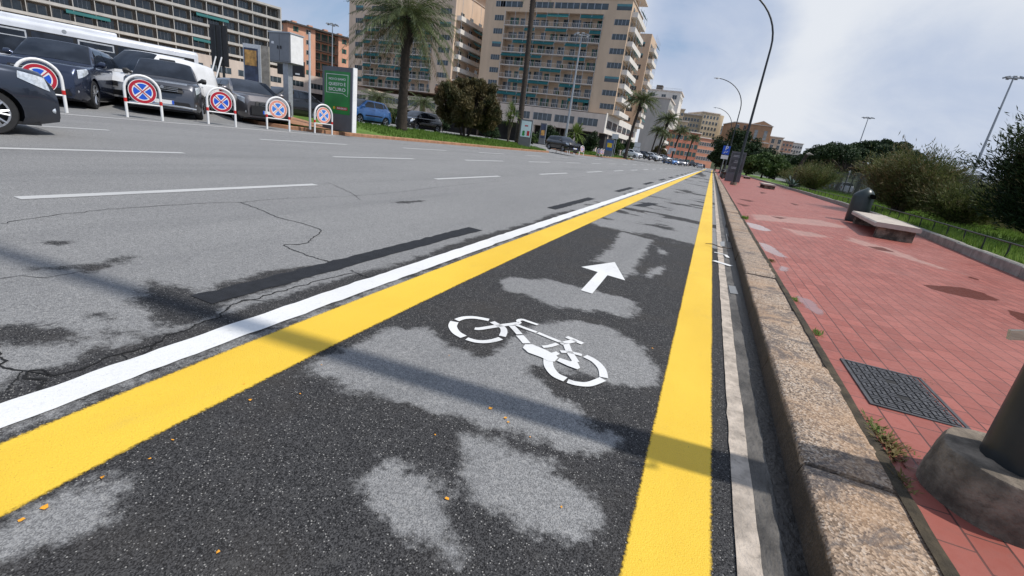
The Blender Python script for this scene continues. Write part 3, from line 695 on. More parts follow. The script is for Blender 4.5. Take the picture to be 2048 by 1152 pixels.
lamp0 = make_lamp(label='arched street lamp whose round concrete plinth stands by the square manhole cover'); lamp0.location = (LX, 2.02, zg(LX))
# unseen strip added to the near pole for its shadow; beige slat tied on
mb = MB(); mb.tube([(1.27, 1.86, 1.86), (1.25, 1.87, 1.70), (1.12, 1.88, 1.52)], .012, 6); mb.build('stub_shadow_caster', MT['metal_dark'])
o_ = bpy.data.objects[-1] if False else [o for o in bpy.data.objects if o.name.startswith('stub_shadow_caster')][0]
o_.parent = lamp0; o_.matrix_parent_inverse = Matrix.Translation(-Vector(lamp0.location))
MT['slat'] = pm('bleached_wood', (0.62, 0.52, 0.38), 0.8, 0.25, 3, bump=.4, stretch=(1, 8, 8))
e = at(2017, 669, Y=2.0); e2 = e + Vector((.30, .03, .06))
mb = MB(); ax = (e2 - e).normalized()
mb.box(tuple((e + e2) / 2), ((e2 - e).length, .014, .034), math.atan2(ax.y, ax.x), 0, -math.asin(ax.z))
tag(mb.build('wooden_slat', MT['slat']), 'short bleached wooden slat tied to the nearest lamp post', 'slat')
lamp_l = ['arched street lamp by the pavement just in front of the grey map board', 'second smaller-looking arched street lamp rising beyond the blue parking sign', 'farthest arched street lamp, its head below the other two']
for i, Y in enumerate((37.0, 73.0, 108.0)):
    c = copy_tree(lamp0, None, (1.62 if i else 1.66, Y, zg(1.6)), 0, lamp_l[i])
    for ch in children(c):
        if ch.name.startswith('stub_shadow_caster'): bpy.data.objects.remove(ch)
lamp_l0 = lamp0

# manhole cover in the pavement
c4 = [G(1680, 715), G(1738, 808), G(1940, 862), G(1848, 762)]
mc = (c4[0] + c4[1] + c4[2] + c4[3]) / 4; mh = empty('manhole_cover', (mc.x, mc.y, zg(mc.x)), 0, 'square dark patterned iron manhole cover set in the red paving', 'manhole cover')
W_, L_ = .425, .63
fr = MB()
for x0, x1, y0, y1 in ((-W_/2, -W_/2+.018, -L_/2, L_/2), (W_/2-.018, W_/2, -L_/2, L_/2), (-W_/2+.018, W_/2-.018, -L_/2, -L_/2+.018), (-W_/2+.018, W_/2-.018, L_/2-.018, L_/2)): fr.bb(x0, x1, y0, y1, -.02, .006)
MT['iron'] = pm('cast_iron', (0.075, 0.075, 0.08), 0.5, 0.25, 12, 0.3, bump=.5, bscale=90, dirt=.5)
MT['ironlo'] = pm('iron_recess', (0.02, 0.02, 0.02), 0.9, 0.25, 12)
fr.build('frame', MT['iron'], mh)
ld = MB(); ld.bb(-W_/2+.022, W_/2-.022, -L_/2+.022, L_/2-.022, -.02, .0015); ldo = ld.build('lid', MT['ironlo'], mh)
tr = MB(); nx, ny = 7, 11; cw = (W_ - .05) / nx; cl = (L_ - .05) / ny
for i in range(nx):
    for j in range(ny):
        cx_, cy_ = -W_/2 + .025 + cw * (i + .5), -L_/2 + .025 + cl * (j + .5)
        if i == 3 and j in (3, 7): continue
        if (i + j) % 2: 
            for s_ in (-1, 1): tr.box((cx_, cy_ + s_ * cl * .23, .003), (cw * .86, cl * .32, .006))
        else:
            for s_ in (-1, 1): tr.box((cx_ + s_ * cw * .23, cy_, .003), (cw * .32, cl * .86, .006))
tr.build('tread', MT['iron'], mh)

# stone benches
def bench_obj(sup):
    t = empty('stone_bench', (0, 0, 0))
    L, W, H = sup
    s_ = MB(); ny = 14; prof = [(-W/2, H-.10), (-W/2-.005, H-.03), (-W/2+.02, H), (0, H+.004), (W/2-.02, H), (W/2+.005, H-.03), (W/2, H-.10)]
    k = len(prof); vs = []
    for i in range(ny + 1):
        y = -L/2 + L * i / ny
        for x, z in prof: vs.append((x + .008 * noise.noise(Vector((y * 6, x, z * 5))), y + (.012 * noise.noise(Vector((x * 8, z * 9, 4))) if i in (0, ny) else 0), z + .004 * noise.noise(Vector((y * 5, x * 7, 2)))))
    fs = [(i * k + j, i * k + j + 1, (i + 1) * k + j + 1, (i + 1) * k + j) for i in range(ny) for j in range(k - 1)] + [(i * k + k - 1, i * k, (i + 1) * k, (i + 1) * k + k - 1) for i in range(ny)]
    fs += [tuple(range(k))[::-1], tuple(ny * k + j for j in range(k))]; s_.add(vs, fs); s_.build('seat', MT['bench'], t, smooth=40)
    for y0 in (-L/2 + .10, L/2 - .34):
        q_ = MB(); q_.bb(-W/2 + .09, W/2 - .06, y0, y0 + .09, 0, H - .10); q_.bb(-W/2 + .09, W/2 - .06, y0 + .16, y0 + .25, 0, H - .10); q_.bb(-W/2 + .16, W/2 - .2, y0 + .09, y0 + .16, 0, H - .14)
        q_.build('pedestal', MT['plinth'], t)
    return t
MT['bench'] = pm('pale_bench_stone', (0.47, 0.41, 0.35), 0.75, 0.12, 4, bump=.4, bscale=50, dirt=.4)
zb = zg(4) + .45
p1, p2, p3 = at(1700, 420, Z=zb), at(1756, 449, Z=zb), at(1838, 454, Z=zb)
print('bench', p1, p2, p3)
b0 = bench_obj((3.8, .82, .34))
def place_bench(b, y, x, label, rz=0.0):
    b.location = (x, y, zg(x)); b.rotation_euler[2] = rz; tag(b, label, 'bench', 'pale stone benches on the red pavement')
cen = Vector((4.22, 14.35, 0)); rz = R_(-6.5)
place_bench(b0, cen.y, cen.x, 'nearest pale stone bench beside the domed litter bin', rz)
q_ = at(1540, 375, Z=zg(4)); b1 = copy_tree(b0, None, (4.15, 40.5, zg(4)), 0); tag(b1, 'middle stone bench on the pavement edge before the dark agave')
b2 = copy_tree(b0, None, (4.9, 76, zg(4)), 0); tag(b2, 'farthest small stone bench, right of the grey map board')
# litter bin
lb = empty('litter_bin', (4.33, 16.9, zg(4.4)), R_(-62), 'dark green domed litter bin behind the nearest stone bench', 'litter bin')
n = 28; vs = []; fs = []; rows = [(.27, 0), (.285, .05), (.29, .5), (.285, .78)] + [(.285 * math.cos(a), .78 + .26 * math.sin(a)) for a in [R_(d) for d in (15, 30, 45, 60, 75, 88)]]
for r, z in rows:
    for j in range(n):
        a = 2 * math.pi * j / n; vs.append((r * math.cos(a), r * math.sin(a), z + (.06 * math.cos(a) * max(0, z - .7) / .3 if z > .7 else 0)))
for i in range(len(rows) - 1):
    for j in range(n): fs.append((i * n + j, i * n + (j + 1) % n, (i + 1) * n + (j + 1) % n, (i + 1) * n + j))
fs.append(tuple(range(n))[::-1]); fs.append(tuple((len(rows) - 1) * n + j for j in range(n)))
MT['bin'] = pm('dark_green_plastic', (0.022, 0.034, 0.034), 0.35, 0.15, 5)
mb = MB(); mb.add(vs, fs); mb.build('body', MT['bin'], lb, smooth=50); lb.scale = (.96, .96, .93)
op = MB(); pts = []
for j in range(18):
    a = 2 * math.pi * j / 18; pts.append((.315, .11 * math.cos(a), .85 + .075 * math.sin(a)))
op.add([(x + .0 - (z - .86) * .55 + .018, y, z) for x, y, z in pts], [tuple(range(18))]); op.build('opening', pm('bin_opening', (0.002, 0.002, 0.002), 1.0, 0.1, 5, spec=0.0), lb)
# right-hand grass edge, blue parking sign, map board
ps = empty('parking_sign', (0.80, 48.0, zg(.8)), 0, 'blue P parking sign over a white panel on a thin pole', 'road sign')
def text_obj(name, s, size, mat, parent, loc, rot, align='CENTER', depth=.003, xs=1.0):
    cu = bpy.data.curves.new(name, 'FONT'); cu.body = s; cu.size = size; cu.align_x = align; cu.align_y = 'CENTER'; cu.extrude = depth; cu.offset = size * .012
    o = bpy.data.objects.new(name, cu); COL.objects.link(o); bpy.context.view_layer.update()
    me = bpy.data.meshes.new_from_object(o.evaluated_get(bpy.context.evaluated_depsgraph_get())); bpy.data.objects.remove(o)
    me.materials.clear(); me.materials.append(mat); ob = mk(name, me, parent, loc); ob.rotation_euler = rot; ob.scale = (xs, 1, 1); return ob
MB().cyl((0, 0, 0), .03, .03, 3.2, 10).build('post', MT['metal_grey'], ps, smooth=True)
pz = at(1449, 300, Y=47.9).z - zg(.8); print('P sign z', pz, at(1440, 345, Y=43.5), at(1449,300,Y=43.5))
s_ = MB(); s_.bb(-.30, .30, -.06, -.035, pz - .38, pz + .38); s_.build('plate', MT['blue'], ps)
text_obj('letter', 'P', .5, MT['white'], ps, (0.02, -.066, pz + .16), (R_(90), 0, 0))
s_ = MB(); s_.tube([(-.15, -.068, pz - .28), (-.05, -.068, pz - .14), (.05, -.068, pz - .18), (.16, -.068, pz - .08)], .03, 6); s_.build('symbol', MT['white'], ps)
s_ = MB(); s_.bb(-.30, .30, -.06, -.035, pz - .78, pz - .44); s_.build('lower_plate', MT['white'], ps)
MT['board_dark'] = pm('dark_board_print', (0.055, 0.058, 0.065), 0.3, 0.4, 3)
MT['panel_grey'] = pm('grey_street_furniture_paint', (0.10, 0.105, 0.115), 0.42, 0.1, 3)
tm = empty('map_board', (1.86, 46.0, zg(2.0)), 0, 'tall dark grey map board with a sloping foot behind the first lamp', 'board')
s_ = MB(); s_.prism([(-.62, -.18), (.62, -.18), (.62, .18), (-.62, .18)], 0, .7); s_.bb(-.60, .60, -.10, .10, .7, 2.55); s_.build('body', MT['panel_grey'], tm)
s_ = MB(); s_.bb(-.50, .50, -.115, -.10, .8, 2.4); pn = s_.build('poster', MT['board_dark'], tm)
for zz_, w0, w1 in ((2.2, -.4, .1), (2.1, -.4, .3), (1.75, -.2, .15), (1.62, -.25, .2), (1.2, -.35, .3), (1.1, -.35, .1)):
    MB().bb(w0, w1, -.122, -.1155, zz_, zz_ + .045).build('printed_line', MT['metal_grey'], pn)

# ------------------------------------------------------------------ no-stopping arch signs
def make_arch(red, blue, detail=True):
    t = empty('parking_barrier', (0, 0, 0)); H, W = 1.15, .80; r = W / 2
    pts = [(0, -r, -.05), (0, -r, .4), (0, -r, H - r)] + [(0, -r * math.cos(a), H - r + r * math.sin(a)) for a in [math.pi * i / 14 for i in range(1, 14)]] + [(0, r, H - r), (0, r, .4), (0, r, -.05)]
    MB().tube(pts, .034, 10).build('arch_frame', MT['white'], t, smooth=True)
    if detail:
        MB().tube([(0, -r, .40), (0, r, .40)], .018, 8).build('crossbar', MT['white'], t)
        for s_ in (-1, 1): MB().cyl((0, s_ * r, .42), .037, .037, .10, 10).build('red_band', MT['bandred'], t)
    cz, R = H - r - .015, .318
    MB().tube([(-.012, 0, cz), (.012, 0, cz)], R + .004, 32).build('disc', MT['white'], t)
    def ring(r0, r1, x, m, name, a0=0, a1=2 * math.pi, n_=32, par=None):
        vs = []
        for i in range(n_ + 1):
            a = a0 + (a1 - a0) * i / n_
            vs += [(x, r0 * math.cos(a), cz + r0 * math.sin(a)), (x, r1 * math.cos(a), cz + r1 * math.sin(a))]
        q = MB(); q.add(vs, [(2 * i, 2 * i + 1, 2 * i + 3, 2 * i + 2) for i in range(n_)]); return q.build(name, m, t)
    ring(.236, .308, .0145, red, 'red_ring')
    q = MB(); g = .03
    for k in range(4):                       # four blue quarters separated by the red cross
        a = R_(90 * k + 0); c = []
        rr = .210; off = R_(14)
        c = [(.045 * math.cos(a), .045 * math.sin(a))] + [(rr * math.cos(a - R_(45) + off + (R_(90) - 2 * off) * i / 8), rr * math.sin(a - R_(45) + off + (R_(90) - 2 * off) * i / 8)) for i in range(9)]
        q.add([(.0145, y, cz + z) for y, z in c], [tuple(range(len(c)))])
    q.build('blue_field', blue, t)
    q = MB()
    for s_ in (-1, 1):
        q.tube([(.012 + s_ * .0008, -.240 * .7071, cz - s_ * .240 * .7071), (.012 + s_ * .0008, .240 * .7071, cz + s_ * .240 * .7071)], .014, 4)
    q.build('red_cross', red, t)
    return t
arch = make_arch(MT['red'], MT['blue']); arch_f = make_arch(MT['salmon'], MT['fadedblue'])
GRP = 'white arched no-stopping signs at the parking edge'
AR = [((90, 223), -12, arch, 'white arch sign with red and blue disc half hidden by the nearest dark car'),
      ((291, 238), -22, None, 'white arch no-stopping sign in front of the dark grey off-roader'),
      ((445, 251), -20, None, 'white arch no-stopping sign at the corner of the grey hatchback'),
      ((557, 260), -20, arch_f, 'faded salmon-red arch sign right of the grey hatchback grille'),
      ((647, 269), -12, 'f', 'smallest faded arch sign standing before the green advertising board')]
for (px, py), rz, src, lab in AR:
    p = G(px, py); x = -15.2; p = at(px, py, X=x); z = zg(x)
    if src is arch or src is arch_f: o = src
    else: o = copy_tree(arch_f if src == 'f' else arch)
    o.location = (x, p.y, z); o.rotation_euler[2] = R_(rz); tag(o, lab, 'no-stopping sign', GRP)
ordn = ['first and tallest of', 'second of', 'middle one of', 'fourth of', 'last and rightmost of']
for i, px in enumerate((1117, 1130, 1143, 1154, 1163)):
    p = at(px, 306, X=-15.4); copy_tree(arch_f, None, (-15.4, p.y, zg(-15.4)), R_(-25), ordn[i] + ' five distant arch signs before the black hatchback', 'no-stopping sign', 'arch signs at the side street')
for i, px in enumerate((1196, 1202, 1208, 1214, 1219)):
    p = at(px, 310, X=-15.4); copy_tree(arch_f, None, (-15.4, p.y, zg(-15.4)), R_(-25), ('leftmost', 'second', 'third', 'fourth', 'rightmost')[i] + ' of five tiny arch signs by the yellow poster case', 'no-stopping sign', 'arch signs by the yellow poster case')
for i, px in enumerate((1296, 1301, 1305, 1309, 1313)):
    p = at(px, 318, X=-15.2); copy_tree(arch_f, None, (-15.2, p.y, zg(-15.2)), R_(-25), ('leftmost', 'second', 'third', 'fourth', 'rightmost')[i] + ' of five tiny arch signs before the row of parked white cars', 'no-stopping sign', 'far arch signs at the car row')
for i, px in enumerate((759, 764, 769, 774)):
    p = at(px, 236, D=48); copy_tree(arch, None, (p.x, p.y, .82), R_(180), ('leftmost', 'second', 'third', 'rightmost')[i] + ' of four white arch barriers beyond the blue car', 'no-stopping sign', 'arch barriers beyond the blue car')

# ------------------------------------------------------------------ traffic islands
MT['brickkerb'] = pm('terracotta_kerb', (0.33, 0.17, 0.095), 0.85, 0.25, 5, bump=.5, bscale=30, dirt=.3)
def island(name, outline, zt, label=None):
    """raised bed: kerb ring + turf"""
    n = len(outline); cx_ = sum(p[0] for p in outline) / n; cy_ = sum(p[1] for p in outline) / n
    mb = MB(); vs = []
    inner = []
    for i, p in enumerate(outline):
        a, b_ = Vector(outline[i - 1]), Vector(outline[(i + 1) % n]); t = (b_ - a).normalized(); q = Vector((-t.y, t.x))
        if q.dot(Vector((cx_, cy_)) - Vector(p)) < 0: q = -q
        inner.append(Vector(p) + q * .28)
    for p, q in zip(outline, inner):
        z = zroad(p[0]); vs += [(p[0], p[1], z - .1), (p[0], p[1], z + .12), (p[0] + (q.x - p[0]) * .08, p[1] + (q.y - p[1]) * .08, z + .14), (q.x, q.y, z + .145), (q.x, q.y, z - .05)]
    fs = [(5 * i + j, 5 * ((i + 1) % n) + j, 5 * ((i + 1) % n) + j + 1, 5 * i + j + 1) for i in range(n) for j in range(4)]
    mb.add(vs, fs); tag(mb.build('island_kerb', MT['brickkerb'], smooth=40), kind='structure')
    return inner
def hump(X, x0=-15.4, x1=-21.5, zt=.86):
    t = max(0, min(1, (x0 - X) / (x0 - x1))); s_ = math.sin(t * math.pi * .5) if t < 1 else 1
    return zroad(x0) + .12 + (zt + .05 - zroad(x0) - .12) * s_
def turf(inner, y0, y1, nosemat_y=None):
    ys_ = np.linspace(y0, y1, 60); mb = MB(); vs = []; k = 9
    poly = [tuple(p) for p in inner]
    def span(y):
        xs_ = []
        for i in range(len(poly)):
            a, b_ = poly[i], poly[(i + 1) % len(poly)]
            if (a[1] > y) != (b_[1] > y): xs_.append(a[0] + (y - a[1]) / (b_[1] - a[1]) * (b_[0] - a[0]))
        return (min(xs_), max(xs_)) if len(xs_) >= 2 else None
    rows = [(y, span(y)) for y in ys_]; rows = [(y, s) for y, s in rows if s]
    for y, (a, b_) in rows:
        for j in range(k):
            x = b_ + (a - b_) * j / (k - 1); vs.append((x, y, hump(x) + .01 * noise.noise(Vector((x, y, 0)))))
    fs = [(i * k + j, i * k + j + 1, (i + 1) * k + j + 1, (i + 1) * k + j) for i in range(len(rows) - 1) for j in range(k - 1)]
    return vs, fs, span
out1 = [(-15.45, 15.9), (-15.2, 17), (-15.15, 20), (-15.1, 30), (-15.1, 40), (-15.3, 45.5), (-15.9, 46.8), (-17.5, 47.2), (-20.3, 46.5), (-21, 45), (-21, 30), (-21, 20), (-20.2, 16.0), (-18.5, 14.2), (-17, 13.9), (-16, 14.6)]
inn = island('island', out1, .86)
vs, fs, span1 = turf(inn, 14.2, 46.9)
mb = MB(); mb.add(vs, fs); tag(mb.build('island_turf', MT['grassland']), kind='structure')
out2 = [(-15.3, 60), (-15.1, 62), (-15.1, 80), (-15.1, 100), (-15.4, 102), (-18, 103), (-20.6, 101), (-21, 98), (-21, 63), (-20.5, 60.5), (-18, 58.6), (-16.2, 58.9)]
inn2 = island('island', out2, .86); vs, fs, span2 = turf(inn2, 59, 102.5); mb = MB(); mb.add(vs, fs); tag(mb.build('island_turf', MT['grassland']), kind='structure')
# terracotta paved tip of the first island
mb = MB(); tip = [p for p in inn if p[1] < 17.6]
mb.add([(p[0], p[1], hump(p[0]) + .03) for p in [(-15.55, 17.4), (-15.7, 16.2), (-16.2, 14.95), (-17, 14.3), (-18.4, 14.6), (-19.4, 16.0), (-19.6, 17.4)]] , [tuple(range(7))])
tag(mb.build('island_paving', MT['brickkerb']), kind='structure')

def blades(name, N_, region, zf, mat, h=.09, w_=.008, lean=.5, parent=None, label=None):
    P = region(N_); n_ = len(P); a = rng.uniform(0, 2 * np.pi, n_); hh = h * rng.uniform(.5, 1.4, n_)
    z = np.array([zf(x, y) for x, y in P]); dx, dy = np.cos(a) * w_, np.sin(a) * w_; la = rng.uniform(0, 2 * np.pi, n_); ll = hh * lean * rng.uniform(.2, 1, n_)
    V = np.zeros((n_, 3, 3)); V[:, 0] = np.column_stack([P[:, 0] - dx, P[:, 1] - dy, z - .01]); V[:, 1] = np.column_stack([P[:, 0] + dx, P[:, 1] + dy, z - .01])
    V[:, 2] = np.column_stack([P[:, 0] + ll * np.cos(la), P[:, 1] + ll * np.sin(la), z + hh])
    return tag(quads_mesh(name, V, mat, k=3), kind='stuff')
def in_poly(poly, ybias=None):
    poly = np.array([tuple(p) for p in poly])
    def f(N_):
        lo, hi = poly.min(0), poly.max(0); P = rng.uniform(lo, hi, (N_ * 2, 2)); return P[sdf(P, poly) > .02][:N_]
    return f
MT['blade'] = leafmat('grass_blades', (0.06, 0.12, 0.015), (0.15, 0.24, 0.045), 1.5, 0.3, 0.7)
MT['blade_dry'] = leafmat('garden_grass', (0.08, 0.135, 0.02), (0.21, 0.31, 0.06), 0.7, 0.3, 0.7)
blades('grass', 16000, in_poly([p for p in inn if p[1] > 17.5]), lambda x, y: hump(x), MT['blade'], .13, .02)
blades('grass', 5000, in_poly(inn2), lambda x, y: hump(x), MT['blade'], .16, .035)
def garden_reg(N_):
    y = 6 + 40 * rng.uniform(0, 1, N_) ** 1.6; x = rng.uniform(0, 1, N_) ** 1.3 * 8; wx = np.array([wallx(v) for v in y]); return np.column_stack([wx + .1 + x, y])
blades('garden_grass', 42000, garden_reg, lambda x, y: .33, MT['blade_dry'], .15, .014)
# weeds in the joint behind the kerb, twig, leaves and litter on the ground
def weed(px, py, s, lab, dry=False):
    p = at(px, py, Z=.142); n_ = int(90 * s + 30); a = rng.uniform(0, 2 * np.pi, n_); L = rng.uniform(.3, 1, n_) * .05 * s; B = np.column_stack([rng.normal(0, .012 * s, n_), rng.normal(0, .05 * s, n_), np.zeros(n_)])
    T = B + np.column_stack([np.cos(a) * L, np.sin(a) * L, rng.uniform(.2, .8, n_) * L]); sd_ = np.column_stack([-np.sin(a), np.cos(a), 0 * a]) * .004 * s
    V = np.stack([B - sd_ * .4, (B + T) / 2 + sd_, T, (B + T) / 2 - sd_], 1)
    o = quads_mesh('weed_tuft', V, MT['weed_dry' if dry else 'blade'], loc=(p.x, p.y, .14)); tag(o, lab, 'weed', 'weeds in the joint behind the kerb')
MT['weed_dry'] = leafmat('dry_weeds', (0.09, 0.06, 0.02), (0.19, 0.15, 0.05), 9, .2)
for px, py, s, d, lab in [(1776, 892, 1.3, True, 'dry brown weed tuft by the kerb left of the concrete plinth'), (1635, 668, .9, False, 'weed tuft between kerb and paving, left of the manhole cover'), (1590, 600, .9, False, 'mossy tuft at the kerb joint beside the long puddle'),
                          (1490, 437, 2.2, False, 'green tuft where the pale strip meets the kerb'), (1750, 858, .9, False, 'mossy growth at the kerb between two dry tufts'), (1805, 962, .8, True, 'brown weeds at the foot of the concrete plinth'), (1823, 906, .5, False, 'tiny green sprout in the paving left of the plinth'),
                          (1855, 765, .5, True, 'orange-brown moss at the far corner of the manhole cover'), (1543, 522, 1.0, True, 'dry tuft halfway along the kerb near the twig')]:
    weed(px, py, s, lab, d)
tw = [at(px, py, Z=z) for px, py, z in ((1411, 487, .02), (1425, 488, .05), (1440, 494, .06), (1460, 497, .03), (1478, 492, .02))]
MB().tube(tw, [.004, .007, .008, .006, .004], 6).build('twig', MT['bark']); tag([o for o in bpy.data.objects if o.name == 'twig'][0], 'thin dark twig lying across the right yellow line and gutter', 'twig')
mb = MB()
for (a, b_), wd in (([(1428, 506), (1450, 511)], .05), ([(1450, 511), (1456, 517)], .05), ([(1427, 523), (1462, 534)], .09)): ribbon(mb, [tuple(G(*a)[:2]), tuple(G(*b_)[:2])], wd, .014)
tag(mb.build('paint_splash', MT['whitepaint']), kind='structure')
MT['water'] = pm('puddle_water', (0.05, 0.055, 0.06), 0.03, 0.1, 3, spec=1.0)
for pts in ([(1452, 468), (1463, 468), (1466, 482), (1455, 483)], [(1456, 572), (1470, 574), (1476, 590), (1460, 588)], [(1440, 484), (1449, 484), (1449, 494), (1441, 493)], [(1451, 448), (1456, 449), (1457, 458), (1450, 455)]):
    mb = MB(); flat_poly(mb, [G(*p) for p in pts], .009); tag(mb.build('puddle', MT['water']), kind='structure')
MT['chip'] = pm('orange_paint_chip', (0.75, 0.33, 0.02), 0.6, 0.2, 30)
chips = [(981, 818, 2.2), (1011, 838, 1.6), (1016, 846, 1.2), (893, 999, 1.6), (88, 1017, 2.2), (42, 1043, 1.6), (205, 957, 1.2), (500, 802, 1.4), (488, 770, 1), (1305, 698, 1.6), (600, 790, .8), (346, 882, 1), (437, 1106, 1.2), (300, 920, 1), (870, 872, .9), (1122, 1016, 1), (1060, 876, .7), (898, 712, .8), (643, 731, .8)]
lv = MB()
for px, py, s in chips:
    g = G(px, py); s *= .0055; a0 = random.random() * 6; P = [(g.x + s * random.uniform(.6, 1.2) * math.cos(a0 + a), g.y + s * random.uniform(.6, 1.2) * math.sin(a0 + a), g.z + .004 + .004 * random.random()) for a in np.linspace(0, 6.28, 6)[:-1]]
    lv.add(P, [tuple(range(5))])
tag(lv.build('paint_flecks', MT['chip']), kind='stuff')
# ------------------------------------------------------------------ vehicles
def carpaint(name, col, metal=0.35, rough=0.28):
    m, t, b = new_mat(name); v = tcoord(t)
    c = mix_n(t, ramp_n(t, noise_n(t, 1.3, 4, 0.6, v), 0.3, 0.7), tuple(q * 0.92 for q in col), tuple(min(1, q * 1.08) for q in col))
    sp = t.nodes.new('ShaderNodeSeparateXYZ'); link(t, v, sp.inputs[0])
    c = mix_n(t, math_n(t, 'MULTIPLY', ramp_n(t, sp.outputs[2], 0.55, 0.15), ramp_n(t, noise_n(t, 6, 5, .7, v), .3, .7, .1, .5)), c, (0.10, 0.09, 0.08))
    link(t, c, b.inputs['Base Color']); b.inputs['Metallic'].default_value = metal; b.inputs['Roughness'].default_value = rough
    b.inputs['Coat Weight'].default_value = 0.8; b.inputs['Coat Roughness'].default_value = 0.03; return m
def interp(tab, x):
    if x <= tab[0][0]: return tab[0][1]
    for (a, va), (b_, vb) in zip(tab[:-1], tab[1:]):
        if x <= b_:
            t = (x - a) / (b_ - a) if b_ > a else 1; t = t * t * (3 - 2 * t) if False else t
            return va + (vb - va) * t
    return tab[-1][1]
# x from the nose (0) to the tail (L)
def spec(kind, L, W, H, clear=.2):
    S = dict(L=L, W=W, H=H, clear=clear)
    if kind == 'hatch':
        S.update(belt=[(0, .50), (.02, .62), (.10, .64), (.25, .665), (.5, .66), (.85, .68), (.97, .66), (1, .52)], ws=(.25, .44), rw=(.90, .985), pill=(.61, .80), wheels=(.195, .80), wr=.315)
    elif kind == 'suv':
        S.update(belt=[(0, .50), (.015, .60), (.10, .625), (.27, .65), (.5, .645), (.85, .67), (.97, .66), (1, .52)], ws=(.28, .43), rw=(.90, .98), pill=(.60, .80), wheels=(.19, .80), wr=.36)
    elif kind == 'round':
        S.update(belt=[(0, .44), (.02, .56), (.08, .60), (.2, .65), (.5, .66), (.85, .68), (.97, .64), (1, .50)], ws=(.17, .40), rw=(.84, .975), pill=(.56, .78), wheels=(.18, .82), wr=.30)
    elif kind == 'sedan':
        S.update(belt=[(0, .47), (.02, .58), (.10, .62), (.27, .655), (.5, .66), (.82, .69), (.97, .68), (1, .55)], ws=(.27, .43), rw=(.74, .88), pill=(.58, .73), wheels=(.19, .80), wr=.315)
    elif kind == 'van':
        S.update(belt=[(0, .38), (.02, .46), (.08, .53), (.20, .57), (.5, .58), (.85, .58), (.98, .58), (1, .55)], ws=(.16, .34), rw=(.965, .995), pill=(.50, .99), wheels=(.19, .80), wr=.32)
    return S
def car_surface(S):
    L, W, H = S['L'], S['W'], S['H']; w0, w1 = S['ws']; r0, r1 = S['rw']; zb = S['clear']
    def plan(u):
        e = 1 - .20 * max(0, (.13 - u) / .13) ** 2.2 - .13 * max(0, (u - .88) / .12) ** 2.2
        return W / 2 * e
    def sec(u, vv):
        belt = interp(S['belt'], u) * H
        t = 0
        if w0 < u < w1: t = (u - w0) / (w1 - w0); t = t * (1 + .25 * (1 - t))
        elif w1 <= u <= r0: t = 1
        elif r0 < u < r1: t = 1 - (u - r0) / (r1 - r0)
        t = max(0, min(1, t))
        roof = H * (1 - .035 * ((u - .55) / .35) ** 2) if abs(u - .55) < .5 else H
        top = belt + .02 + (roof - belt - .02) * t
        w = plan(u); wt = w * (.86 - .15 * t) if t > 0 else w * .86
        nose = max(0, (.06 - u) / .06); tail = max(0, (u - .96) / .04)
        zbb = zb + .05 * nose + .05 * tail
        P = [(w * .90, zbb), (w * .975, zbb + .10), (w * .995, zbb + (belt - zbb) * .42), (w * 1.0, zbb + (belt - zbb) * .62), (w * .975, belt - .075), (w * .94, belt - .02), (w * .89, belt + .012),
             ((w * .89 + wt) / 2 + .012 * t, belt + .012 + (top - belt - .012) * .5 * (1 if t > 0 else .2)), (wt, top - .055 * t), (wt * .93, top - .012 * t), (wt * .62, top + .012), (0, top + .022)]
        k = len(P) - 1; i = min(int(vv), k - 1); f = vv - i
        return (P[i][0] * (1 - f) + P[i + 1][0] * f, P[i][1] * (1 - f) + P[i + 1][1] * f)
    def surf(u, vv, side=1, off=0.0):
        y, z = sec(u, vv)
        nose = max(0, (.05 - u) / .05)
        x = L / 2 - u * L
        bow = .10 * (1 - (min(1, abs(y) / (W / 2))) ** 2) * (nose ** 1.0)      # nose bows forward at the middle
        zr = (z - .48) / .5; x += bow - .13 * nose * min(1.6, zr * zr) * (1 if z > .48 else .5)
        if off:
            y2, z2 = sec(u, min(vv + .15, 11)); y1, z1 = sec(u, max(vv - .15, 0))
            n = Vector((0, (z2 - z1), -(y2 - y1))); n.normalize(); n = n if n.length else Vector((0, 1, 0))
            ya, za = sec(min(u + .01, 1), vv); yb, zb_ = sec(max(u - .01, 0), vv); nx = (za - zb_) * n.z + (ya - yb) * n.y
            n = Vector((nx / (.02 * L), n.y, n.z)).normalized(); x += n.x * off; y += n.y * off; z += n.z * off
        return (x, y * side, z)
    return surf
def patch(surf, us, vs_, side, off, n=6, m=6):
    """us, vs_: bilinear corners ((u,v) x4) ordered around"""
    mb = MB(); V = []
    (a, b_, c, d) = us
    for i in range(n + 1):
        for j in range(m + 1):
            s, t = i / n, j / m
            u = (a[0] * (1 - s) + b_[0] * s) * (1 - t) + (d[0] * (1 - s) + c[0] * s) * t
            v = (a[1] * (1 - s) + b_[1] * s) * (1 - t) + (d[1] * (1 - s) + c[1] * s) * t
            V.append(surf(u, v, side, off))
    Fs = [(i * (m + 1) + j, (i + 1) * (m + 1) + j, (i + 1) * (m + 1) + j + 1, i * (m + 1) + j + 1) for i in range(n) for j in range(m)]
    if side < 0: Fs = [f[::-1] for f in Fs]
    mb.add(V, Fs); return mb
